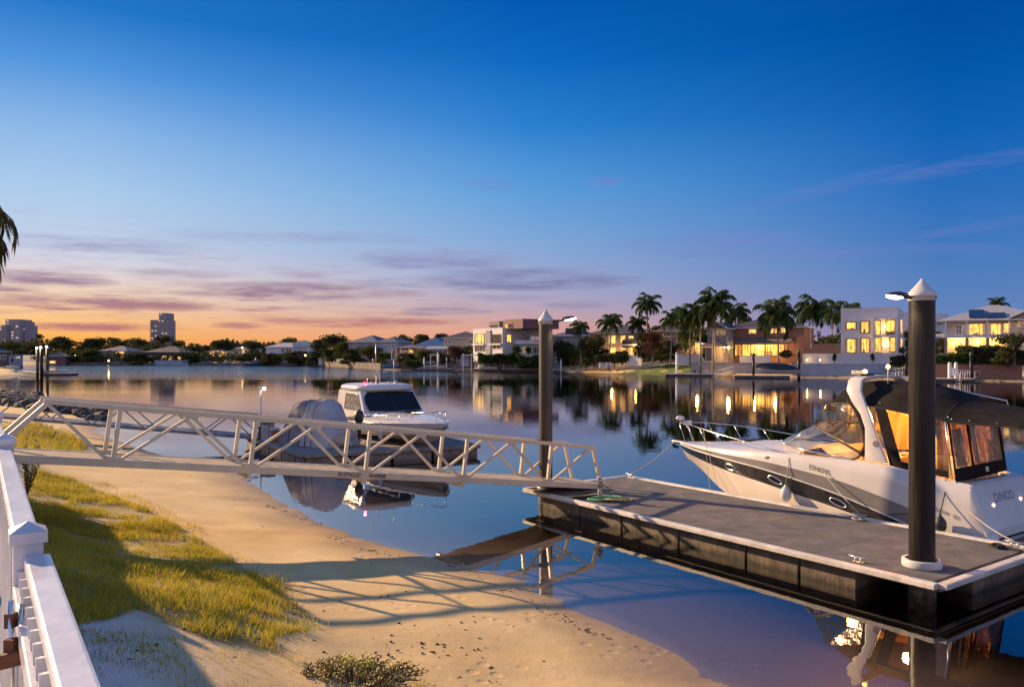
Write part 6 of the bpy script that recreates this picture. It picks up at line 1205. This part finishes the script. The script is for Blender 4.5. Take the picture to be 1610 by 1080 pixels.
for r in [
 ('loose', 'sparse dark tree in front of the stepped tower', 20, 420, 536, 566, 40), ('loose', 'feathery dark tree at the foot of the stepped tower, right of it', 46, 400, 538, 566, 30), ('dome', 'broad rounded dark tree between the shore piles and the towers', 97, 352, 525, 566, 42), ('dome', 'second rounded dark tree left of the leafy mounds', 143, 350, 528, 566, 42), ('loose', 'upright wispy tree right of the rounded domes', 157, 360, 526, 566, 26), ('gum', 'thin open tree above the lit grey house', 180, 360, 527, 560, 30), ('loose', 'dark tree standing halfway to the slender tower', 219, 365, 527, 566, 34), ('loose', 'dark tree covering the foot of the slender tower', 257, 345, 523, 560, 30), ('loose', 'airy tree just right of the slender tower', 279, 350, 531, 566, 26), ('dome', 'round dark tree right of the dark pavilion house', 303, 325, 541, 573, 36), ('bush', 'low dark tree behind the orange house', 322, 345, 540, 566, 26), ('dome', 'round dark tree over the orange glowing house', 350, 338, 531, 566, 38), ('loose', 'dark branching tree left of the sloping white house', 398, 318, 530, 574, 40), ('gum', 'small open tree above the white roofs', 428, 330, 534, 560, 18), ('loose', 'tall dark tree above the sloping white house', 453, 335, 527, 560, 30), ('gum', 'small dark tree behind the teal roof', 474, 345, 533, 556, 22), ('dome', 'tree right of the teal roof', 502, 292, 529, 572, 32), ('loose', 'tallest dark tree in the dense clump', 527, 275, 519, 572, 42), ('mid', 'bushy green tree in the dense clump', 545, 262, 532, 572, 42), ('olive', 'olive tree at the right of the dense clump', 570, 252, 538, 573, 40), ('gum', 'open tree left of the blue roof', 630, 245, 522, 560, 34), ('loose', 'second open tree left of the blue roof', 641, 250, 526, 558, 26), ('dome', 'dark tree behind the left end of the blue roof', 664, 262, 522, 556, 30), ('dome', 'dark tree behind the right end of the blue roof', 693, 262, 521.5, 550, 26),
 ('bush', 'big leafy mound behind the shore piles', 120, 318, 548, 574, 62), ('mid', 'bright leafy mound between shore piles and lit house', 143, 312, 545, 574, 36), ('bush', 'dark mound right of the lit grey house', 215, 308, 553, 574, 48), ('bush', 'dark shrubs right of the pavilion house', 300, 308, 553, 573, 30), ('bush', 'dark shrubs below the left dense trees', 395, 308, 552, 575, 44), ('mid', 'green shrubs below the sloping white house', 436, 300, 554, 573, 32), ('bush', 'dark bushy tree right of the sloping white house', 470, 288, 549, 574, 44), ('bush', 'dark bush at the waterline below the dense clump', 498, 280, 549, 575, 34), ('mid', 'leafy tree low in the dense clump', 520, 268, 543, 575, 44), ('bush', 'dark tree at the right foot of the dense clump', 555, 243, 545, 575, 40), ('olive', 'olive shrub left of the pale blue house', 583, 234, 540, 575, 36), ('bush', 'dark shrubs left of the blue boat', 600, 228, 558, 574, 24),
 ('bush', 'dark shrub right of the lit veranda', 640, 212, 553, 575, 40), ('mid', 'green shrub below the blue roof', 668, 210, 547, 574, 32), ('olive', 'olive shrub in front of the white posts', 688, 206, 551, 574, 28), ('red', 'reddish tree beside the cream house', 715, 208, 538, 570, 28), ('bush', 'dark round bush beside the modern white house', 735, 208, 541, 568, 34), ('bush', 'dark shrub below the boat shelter posts', 702, 204, 556, 574, 28), ('mid', 'small round tree on the white terrace', 812, 187, 541, 560, 17), ('mid', 'small palm like bush on the white terrace', 831, 186, 543, 560, 12),
 ('olive', 'pale olive tree right of the brown pile', 884, 196, 531, 578, 38), ('mid', 'green bush at the foot of the small palms', 905, 190, 541, 579, 36), ('bush', 'dark bush right of the small palms', 934, 180, 533, 574, 34), ('olive', 'olive tree left of the glowing tan house', 922, 186, 526, 570, 26), ('bush', 'dark shrub under the palm by the tan house', 952, 178, 545, 572, 24), ('bush', 'tall dark tree between the tan house and the palm row', 1012, 168, 519, 566, 34), ('red', 'reddish dark tree in front of the taupe house', 1026, 158, 513, 566, 34), ('dome', 'dark crown behind the tall slim palm', 1040, 185, 505, 560, 34), ('bush', 'dense dark foliage left of the patio light', 1050, 162, 530, 568, 26), ('mid', 'green foliage between the royal palms', 1078, 160, 515, 560, 34), ('mid', 'green tree behind the royal palm row', 1098, 168, 507, 562, 34), ('bush', 'dark round bush under the brick house lean-to', 1236, 142, 549, 563, 22), ('olive', 'dark shrub behind the timber fence', 1306, 148, 528, 556, 20), ('bush', 'small tree right of the cube house corner', 1428, 130, 516, 560, 22), ('bush', 'dark tree between cube house and solar house', 1474, 136, 516, 560, 26), ('bush', 'dark bush below the left half of the sloping white house', 423, 294, 553, 574, 36), ('mid', 'bushy green tree below the right half of the sloping white house', 455, 292, 551, 574, 30), ('bush', 'dark tree left of the taupe house roof', 1030, 190, 509, 562, 40), ('dome', 'tall dark crown behind the slim lawn palm', 1062, 190, 500, 562, 42), ('bush', 'dense dark tree behind the green crowned palm', 1082, 180, 506, 562, 40), ('mid', 'leafy green tree left of the gabled wing', 1104, 166, 516, 564, 30), ('bush', 'dark undergrowth at the top of the lawn', 1040, 164, 543, 568, 40), ('bush', 'dark bush left of the white patio wall', 978, 172, 549, 572, 30), ('olive', 'olive tree in front of the left end of the tan house', 938, 180, 522, 574, 30), ('mid', 'small green tree below the bushy palm', 966, 174, 552, 576, 24), ('bush', 'dark tree in front of the grey roofed house', 893, 195, 537, 577, 34), ('mid', 'shrub beside the white planter blocks', 922, 178, 562, 581, 24), ('bush', 'low dark shrub behind the entry pavilion', 1112, 152, 549, 568, 14), ('mid', 'yellow lit shrub under the balcony', 1512, 122, 543, 570, 16), ('loose', 'leafy tree with bare branches at the right edge', 1594, 116, 517, 574, 54), ('bush', 'dense dark shrub below the right edge tree', 1584, 117, 541, 576, 46)]: tree(*r)
for px_, lab in ((1312, 'left potted shrub against the white retaining wall'), (1372, 'right potted shrub against the white retaining wall')):
    d = 137.6 if px_ < 1340 else 134.4; tree('mid', lab, px_, d, 553, 571.5, 7, 'potted shrubs on the wall', 'shrub')
# palms
PALMS = {}
def palm_proto(key, seed, nf, droop, up, leaflets=20, mt='leaf_palm', lw=.085, ll=.40):
    rn = random.Random(seed); t = thing('palm_tree', 'x', 'palm'); m_ = MB(); m_.tube([(0, 0, -.1), (.012, 0, .3), (.008, .01, .65), (0, 0, .97), (0, 0, 1.0)], [.03, .022, .019, .017, .012], 8); m_.build('trunk', 'palm_bark', t, fix=False)
    m_ = MB(); sc_ = .34                                        # crown built at radius ~1, shrunk to unit-trunk space
    for k in range(nf):
        a = k*2.39996+rn.random()*.3; e0 = up*(1-2.0*k/nf)+rn.uniform(-.15, .15); L_ = rn.uniform(.85, 1.1); pts = []; p_ = V(0, 0, 0); e_ = e0+.45
        for j in range(9):
            pts.append(p_.copy()); p_ = p_+V(math.cos(a)*math.cos(e_), math.sin(a)*math.cos(e_), math.sin(e_))*L_/8; e_ -= droop*(.12+.05*j)
        m_.tube(pts, [.016*(1-j/9.5) for j in range(9)], 4, False)
        for j in range(leaflets):
            s_ = .12+.88*j/leaflets; f_ = s_*8; i_ = min(int(f_), 7); q_ = pts[i_].lerp(pts[i_+1], f_-i_); tg = (pts[i_+1]-pts[i_]).normalized(); sd = tg.cross(V(0, 0, 1)).normalized(); ln = ll*(1-.55*abs(s_-.45))*rn.uniform(.8, 1.15)
            for sg in (1, -1):
                d = (sd*sg*.8+tg*.55+V(0, 0, -.45-.35*rn.random())).normalized(); w_ = d.cross(V(0, 0, 1)).normalized()*lw*.5 if abs(d.z) < .95 else sd*lw*.5; mid = q_+d*ln*.5; tip = q_+d*ln+V(0, 0, -ln*.25)
                m_.add([q_, mid+w_, tip, mid-w_], [(0, 1, 2, 3)])
    m_.v = [tuple(V(v)*1.0) for v in m_.v]; cr_ = m_.build('crown', mt, t, fix=False); cr_.location = (0, 0, 1.0); PALMS[key] = [t, cr_, False]
palm_proto('royal', 1, 22, .82, 1.05, 18); palm_proto('royal_b', 2, 19, .9, .95, 18); palm_proto('slim', 3, 15, .85, 1.0, 16); palm_proto('small', 4, 18, .8, 1.0, 16)
def palm(key, lab, px, d, yc, yb, rpx, px_base=None, group='palms along the far shore'):
    p_ = P(px if px_base is None else px_base, d); p_.z = Z(yb, d); h_ = (yb-yc)/F*d; r_ = rpx*1.2/F*d; t, c, used = PALMS[key]; rz = RN.random()*6.28
    if used:
        t = dup(t, p_, rz); t.rotation_euler = (RN.uniform(-.07, .07), RN.uniform(-.07, .07), rz)
        c = [q for q in t.children if q.name.startswith('crown')][0]
    else: PALMS[key][2] = True; t.location = p_; t.rotation_euler = (0, 0, rz)
    tw = h_*.8; t.scale = (tw, tw, h_); c.scale = (r_/tw, r_/tw, r_/h_); t['label'] = lab; t['group'] = group; t['category'] = 'palm'; return t
for r in [('small', 'tiny palm silhouette left of the rounded trees', 62, 420, 529, 560, 6), ('small', 'small palm right of the brown mooring pile', 913, 186, 514, 574, 15), ('small', 'bushy palm in front of the tan house', 957, 176, 506, 577, 20), ('slim', 'tall slim palm with drooping fronds right of the tan house', 1018, 168, 478, 560, 22), ('small', 'low palm behind the tall slim palm', 1003, 172, 508, 560, 17), ('slim', 'slim palm on the lawn edge', 1054, 157, 503, 566, 18), ('slim', 'thin palm at the left of the royal palm row', 1064, 165, 493, 560, 14), ('royal', 'green crowned palm in the row before the grey wall', 1085, 153, 497, 567, 24), ('royal_b', 'dark palm with pale trunk in the row', 1101, 151, 494, 572, 24), ('slim', 'thin trunk palm behind the row', 1092, 158, 505, 566, 16), ('royal', 'tallest palm with pale trunk in front of the brick house', 1121.5, 147, 478, 588, 30), ('slim', 'arching palm behind the grey gabled wing', 1156, 170, 493, 545, 24), ('small', 'small arching palm above the brick house roof', 1172, 180, 508, 530, 13), ('royal', 'shaggy palm in front of the brick house windows', 1224, 140, 494, 572, 32), ('royal_b', 'wide palm rising behind the brick house', 1276, 172, 486, 540, 31), ('royal', 'palm between brick house and cube house', 1324, 162, 493, 545, 25), ('slim', 'arching palm fronds above the solar panel roof', 1567, 150, 478, 520, 15), ('royal_b', 'thin palm behind the timber fence', 1308, 160, 497, 550, 14)]: palm(*r)
# near palm whose fronds hang into the left edge
palm_proto('near', 9, 26, 1.35, .75, 50, 'leaf_olive', .016, .30)
t, c, _ = PALMS['near']; d = 43.; p_ = P(-68, d); p_.z = gz(p_.x, p_.y); h_ = Z(352, d)-p_.z; t.location = p_; t['label'] = 'large dark palm with hanging fronds at the left edge of the picture'; t['category'] = 'palm'; r_ = 112/F*d; t.scale = (h_*.5, h_*.5, h_); c.scale = (r_/(h_*.5), r_/(h_*.5), r_/h_*1.15)
# a distant mass of trees closing the horizon
rng = np.random.default_rng(12)
def wood(name, lab, x0, x1, y0, top_f, n, s, mt):
    x = rng.uniform(x0, x1, n); tp = top_f(x); z_ = 1.5+(tp-1.5)*rng.random(n)**.75; y = y0+rng.uniform(-10, 10, n)+.0*x; C = np.column_stack([x, y, z_]); N = rng.normal(size=(n, 3))+np.array([0, -.6, .4]); o = quads(name, C, N, s*rng.uniform(.6, 1.5, n), mt, None, .6, rng); o.parent = None; return tag(o, lab, 'trees', None, 'stuff')
wood('distant_woods', 'dark far-off belt of trees on the left horizon', -420, 30, 440, lambda x: 9.6+1.6*np.sin(x*.11)+1.3*np.sin(x*.31+1)+.8*np.sin(x*.9), 14000, 1.1, 'leaf_dark')
wood('shoreline_shrubs', 'dark shrubs and gardens along the left far waterline', -190, -70, 318, lambda x: 4.2+.9*np.sin(x*.23)+.8*np.sin(x*.71+1)+.5*np.sin(x*1.7), 7000, .55, 'leaf_dark')
wood('garden_trees', 'dark mass of garden trees behind the houses', 22, 116, 205, lambda x: 8.6+1.2*np.sin(x*.3)+.8*np.sin(x*.9+2), 7000, .7, 'leaf_dark')
# ---------------------------------------------------------------- far docks, poles, boats
def shorepole(lab, px, d, yt, yb, r, mt, cap='white_cap', lampm=None):
    p_ = P(px, d, Z(yb, d)-.6); zt = Z(yt, d); t = thing('shore_pole', lab, 'pole', (p_.x, p_.y, max(p_.z, 0)), 0, 'mooring poles along the far shore'); MB().tube([p_, V(p_.x, p_.y, zt-r*2)], r, 12).build('shaft', mt, t); MB().lathe((p_.x, p_.y, zt-r*2), [(r*1.1, -.1), (r*1.1, .05), (.01, r*2)], 12).build('conical_cap', cap, t)
    if lampm: MB().ell((p_.x-.0, p_.y-r*1.2, zt-r*1.2), r*.75, r*.75, r*.6).build('lamp_globe', lampm, t)
for r in [('leftmost of the three dark piles at the left dock', 59, 150, 544.5, 592, .26, 'pile_brown', 'white_cap', 'lamp_soft'), ('middle of the three dark piles at the left dock', 65.3, 147, 543.5, 593, .26, 'black_pile', 'white_cap', 'lamp_soft'), ('rightmost of the three dark piles at the left dock', 74.5, 156, 542.5, 589, .27, 'pile_brown', 'white_cap', 'lamp_soft'),
 ('white pole at the left end of the lawn dock', 1064.2, 146, 552.5, 593, .24, 'frame_white'), ('black pole on the dock before the covered boat', 1184.6, 133.5, 554, 596, .22, 'black_pile', 'dark_plastic'), ('tall black pole right of the covered boat', 1256, 132.5, 549, 598, .25, 'black_pile', 'dark_plastic'), ('black pole at the end of the railed dock', 1527, 116.5, 552, 600, .24, 'black_pile', 'dark_plastic'), ('dark pole half hidden behind the thick black pile', 1425, 126, 551, 596, .2, 'black_pile', 'dark_plastic'), ('short white pole right of the brown mooring pile', 882, 184, 564, 586, .15, 'frame_white'), ('left white pole of the boat lifts', 667, 203, 561, 583, .16, 'frame_white'), ('middle white pole of the boat lifts', 688.5, 202, 553, 582, .2, 'frame_white'), ('right white pole of the boat lifts', 702, 202, 561, 583, .16, 'frame_white'), ('tall thin grey pole beside the pale blue house', 591, 225, 540, 579, .15, 'alloy'), ('thin black pole among the palm trunks', 1101.3, 144, 560, 592, .12, 'black_pile', 'dark_plastic'), ('white post with a small light on the left dock of the hedge', 810, 193, 566, 584, .12, 'frame_white', 'white_cap', 'lamp_soft'), ('white post beside the small cruiser', 792, 194, 566, 584, .22, 'frame_white'), ('short pole in the left far shallows', 505, 282, 560, 576, .2, 'frame_white'), ('pole at the corner of the stone sea wall', 402, 303, 561, 575, .2, 'frame_white')]: shorepole(*r)
def dock(lab, a, b_, yt, w_=2.4, h_=.45, name='floating_dock'):
    A, B = P(*a), P(*b_); A.z = B.z = 0; zt = .55; u = (B-A).normalized(); n_ = V(-u.y, u.x, 0); t = thing(name, lab, 'dock', (A+B)/2, 0, 'docks along the far shore'); MB().slab([(q.x, q.y) for q in (A, B, B+n_*w_, A+n_*w_)], .42, zt).build('deck', 'edge_beam', t); A2, B2 = A+u*.15+n_*.12, B-u*.15+n_*.12
    MB().slab([(q.x, q.y) for q in (A2, B2, B2+n_*(w_-.25), A2+n_*(w_-.25))], -.3, .415).build('floats', 'float_side', t); return t
dock('low dock with the white pole below the lawn', (1045, 145), (1127, 143), 592); dock('dark edged dock carrying the covered boat', (1154, 134), (1243, 131), 596, 4.0); dock('railed dock on the right beside the thick black pile', (1466, 116), (1531, 113.5), 599, 2.8); dock('dock below the white hedge wall', (744, 196), (862, 189.5), 583, 2.0); dock('small dock behind the brown mooring pile', (868, 187), (884, 184), 586, 2.0); dock('dock under the boat lifts', (655, 203), (712, 200), 582, 2.2); dock('long low dock right of the boat lifts', (720, 199.5), (745, 198), 583, 2.2); dock('dock with the flat boat at the left', (66, 150), (111, 149), 592, 2.4); dock('dock at the stone wall left of the blue boat', (541, 262), (562, 248), 577, 2.2); dock('dock behind the cruiser canopy lamps', (1385, 127), (1432, 124.5), 597, 2.4); dock('narrow dock at the far left shore', (28, 168), (62, 154), 588, 1.2)
def ramp_(lab, a, b_, ya, yb):
    p_, q_ = P(*a, Z(ya, a[1])), P(*b_, Z(yb, b_[1])); t = thing('boarding_ramp', lab, 'ramp', p_, 0, 'boarding ramps'); MB().bar(p_, q_, 1.2, .1).build('deck', 'alloy', t)
    for s_ in (-.6, .6):
        m_ = MB(); m_.bar(p_+V(0, s_, .95), q_+V(0, s_, .95), .05, .05); n_ = 6
        for k in range(n_+1): m_.bar(p_.lerp(q_, k/n_)+V(0, s_, 0), p_.lerp(q_, k/n_)+V(0, s_, .95), .045, .045)
        m_.build('handrail', 'frame_white', t)
ramp_('ramp from the lawn dock up to the grey wall', (1124, 142), (1152, 146), 591.5, 584); ramp_('railed ramp from the right dock to the brick wall', (1505, 114.5), (1552, 121), 598.5, 590); ramp_('ramp from the beach to the dock behind the canopy lamps', (1405, 125), (1436, 129), 596, 588)
t = thing('dock_railing', 'white railing frame standing on the railed dock', 'railing', P(1513, 114.5, .55)); m_ = MB(); a, b_ = P(1499, 114.4, .55), P(1525, 113.9, .55)
for k in range(8): q_ = a.lerp(b_, k/7); m_.tube([q_, q_+V(0, 0, 1.25)], .035, 6)
m_.build('balusters', 'frame_white', t); MB().bar(a+V(0, 0, .7), b_+V(0, 0, .7), .05, .05).build('mid_rail', 'frame_white', t); MB().bar(a+V(0, 0, 1.25), b_+V(0, 0, 1.25), .06, .06).build('top_rail', 'frame_white', t)
t = thing('dock_gate', 'white gate posts on the ramp before the brick wall', 'gate', P(1496, 118, .9))
for px_ in (1493, 1503): q_ = P(px_, 118, .5); MB().box(q_+V(0, 0, 1.0), .35, .35, 2.2).build('gate_post', 'frame_white', t); MB().ell(q_+V(0, 0, 2.2), .25, .25, .2).build('post_ball', 'frame_white', t)
MB().box(P(1498, 118.1, 1.5), .8, .06, 1.2).build('gate_leaf', 'frame_white', t)
def boat(lab, px, d, L_, H_, rz, hull, sup, name='motorboat', cover=None, cabin=True):
    c = P(px, d, 0); t = thing(name, lab, 'boat', c, rz, 'small boats along the far shore'); xs_ = np.linspace(-.5, .5, 14); hw = lambda x_: L_*.17*(1-max(0, (x_-.05)/.45)**2.2)+.01; sh = lambda x_: H_*(.42+.14*max(0, x_*2)); m_ = MB()
    m_.loft([[(x_*L_, hw(x_)*q_, .0+sh(x_)*abs(r_)) for q_, r_ in ((-1, 1), (-.85, .35), (0, -.25), (.85, .35), (1, 1))] for x_ in xs_]); m_.add([(-.5*L_, hw(-.5)*q_, sh(-.5)*r_) for q_, r_ in ((-1, 1), (-.85, .35), (0, -.25), (.85, .35), (1, 1))], [(0, 1, 2, 3, 4)]); m_.build('hull', hull, t, True)
    if cover:
        m_ = MB(); m_.loft([[(x_*L_, hw(x_)*1.05*q_, sh(x_)+H_*.5*(1-abs(q_)**2)*(max(0, 1-(abs(x_-.02)/.52)**2))**.7-.05*abs(q_)) for q_ in np.linspace(-1, 1, 9)] for x_ in xs_]); m_.build('boat_cover', cover, t, True); return t
    m_ = MB(); m_.loft([[(x_*L_, hw(x_)*q_*.95, sh(x_)+.02+.05*(1-q_*q_)) for q_ in np.linspace(-1, 1, 5)] for x_ in xs_ if x_ > .05]); m_.build('foredeck', sup, t, True)
    if cabin:
        z0 = H_*.42; m_ = MB(); hx = L_*.13
        m_.loft([[(.16*L_, -hx, z0), (-.18*L_, -hx, z0), (-.18*L_, hx, z0), (.16*L_, hx, z0)], [(.06*L_, -hx*.85, H_*.92), (-.2*L_, -hx*.85, H_*.92), (-.2*L_, hx*.85, H_*.92), (.06*L_, hx*.85, H_*.92)]], True, False); m_.build('cabin_glass', 'glass_dark', t, True); MB().box((-.10*L_, 0, H_*.96), L_*.42, hx*2.1, .08).build('roof', sup, t, True, bevel=.03)
        for sg in (1, -1): MB().tube([(-.28*L_, sg*hx, z0), (-.28*L_, sg*hx, H_*.95)], .03, 6).build('roof_post', sup, t, True)
    MB().box((-.5*L_-.12, 0, H_*.38), .3, .35, H_*.5).build('outboard', 'dark_plastic', t, True, bevel=.05); return t
boat('white cruiser with dark cockpit tied below the hedge wall', 767, 193.5, 5.6, 2.6, 2.75, 'gel_white', 'gel_white'); boat('bright blue boat with a canopy on the far shore', 614, 207, 4.6, 2.7, 3.0, 'blue_hull', 'frame_dark'); boat('pale runabout under a navy cover on the dark edged dock', 1222, 132.5, 7.0, 2.3, 2.95, 'gel_cream', 'gel_cream', cover='navy_cover').location.z = .55
boat('flat white work boat lying on the left dock', 90, 150.5, 5.0, 1.1, 0.05, 'gel_white', 'gel_white', cabin=False).location.z = .5; boat('low blue grey boat below the left dense trees', 401, 298, 8.5, 2.2, 3.0, 'blue_hull', 'wall_blue'); boat('white boat on the shore at the pale waterline', 388, 300, 7, 1.8, .1, 'gel_white', 'gel_white', cabin=False); boat('dark inflatable moored left of the blue boat', 551, 250, 4.2, 1.4, 3.1, 'navy_cover', 'plastic_grey'); boat('orange brown dinghy pulled up at the sea wall', 567, 244, 2.8, 1.3, .3, 'orange_hull', 'orange_hull', cabin=False).location.z = .6; boat('white skiff on the lift between two poles', 695, 202, 3.2, 1.3, 3.0, 'gel_white', 'gel_white', cabin=False).location.z = .6; boat('second white skiff right of the middle lift pole', 678, 203.5, 3.4, 1.4, .1, 'gel_white', 'plastic_grey', cabin=False).location.z = .6; boat('upturned white tender on the lawn dock', 1104, 144.5, 2.6, 1.1, .2, 'gel_white', 'gel_white', cabin=False).location.z = .55
boat('pale boat drawn up at the far left bank', 12, 172, 4.2, 1.3, .2, 'gel_white', 'gel_white', cabin=False).location.z = .9; boat('second pale boat behind the far left bank', 22, 182, 4.0, 1.3, 2.9, 'gel_white', 'gel_white', cabin=False).location.z = .7
t = thing('dock_box', 'white box with a dark opening on the stone wall dock', 'box', P(508, 278, .4)); MB().box(P(508, 278, 1.7), 3.0, 2.0, 2.6).build('box_body', 'frame_white', t); MB().box(P(510.5, 276.9, 1.2), 1.2, .1, 1.4).build('opening', 'void_shade', t)  # solid black panel: the shade inside the opening put into its colour
t = thing('boat_shelter', 'white framed boat shelter beside the modern white house', 'shelter', P(742, 197.5, 0))
for px_ in (728, 741, 752): MB().box(P(px_, 197.5, Z(570, 197.5)), .25, .25, 4.6).build('shelter_post', 'frame_white', t)
MB().box(P(740, 198.5, Z(558.5, 198)), 4.3, 3.0, .3).build('shelter_roof', 'frame_white', t); MB().box(P(731, 199.5, Z(568, 199)), 2.2, .1, 2.6).build('glass_screen', 'wall_blue', t)
t = thing('lift_frame', 'white goal shaped frame of the boat lift', 'frame', P(684, 204, 0))
for px_ in (677, 690): MB().box(P(px_, 204, Z(570, 204)), .2, .2, 4.2).build('frame_post', 'frame_white', t)
MB().box(P(683.5, 204, Z(558, 204)), 2.5, .25, .25).build('frame_beam', 'frame_white', t)
for k, (px_, y0, y1) in enumerate(((946, 570, 578), (954.5, 570, 577.5), (960.5, 570, 577.5))):
    d = 163; c = P(px_, d, Z(y1, d)); h_ = Z(y0, d)-Z(y1, d); t = thing('planter_box', ('largest white planter block by the beach path', 'middle small white planter block by the beach path', 'right small white planter block by the beach path')[k], 'planter', c, 0, 'white planter blocks'); MB().box(c+V(0, 0, h_/2), (.85, .5, .45)[k], .5, h_).build('planter_body', 'wall_white', t, bevel=.02); MB().box(c+V(0, 0, h_), (.7, .4, .35)[k], .4, .05).build('soil', 'litter', t)
# stepping terrace of stone on the right beach
rn = random.Random(33); m_ = MB()
for k in range(120):
    px_ = rn.choice([rn.uniform(1240, 1420), rn.uniform(1440, 1610), rn.uniform(880, 1010)]); x0 = (px_-CX)/F
    d = float(np.interp(px_, [880, 1001, 1100, 1300, 1470, 1610], [189, 160, 145.5, 134.5, 117.5, 114.5]))+rn.uniform(.5, 6); p_ = P(px_, d); p_.z = gz(p_.x, p_.y); r_ = rn.uniform(.08, .3); m_.ell(p_, r_*1.4, r_, r_*.8, Matrix.Rotation(rn.random()*6, 3, 'Z'), 6, 4)
tag(m_.build('beach_stones', 'stone_far'), 'small stones scattered on the far beach', 'stones', None, 'stuff')
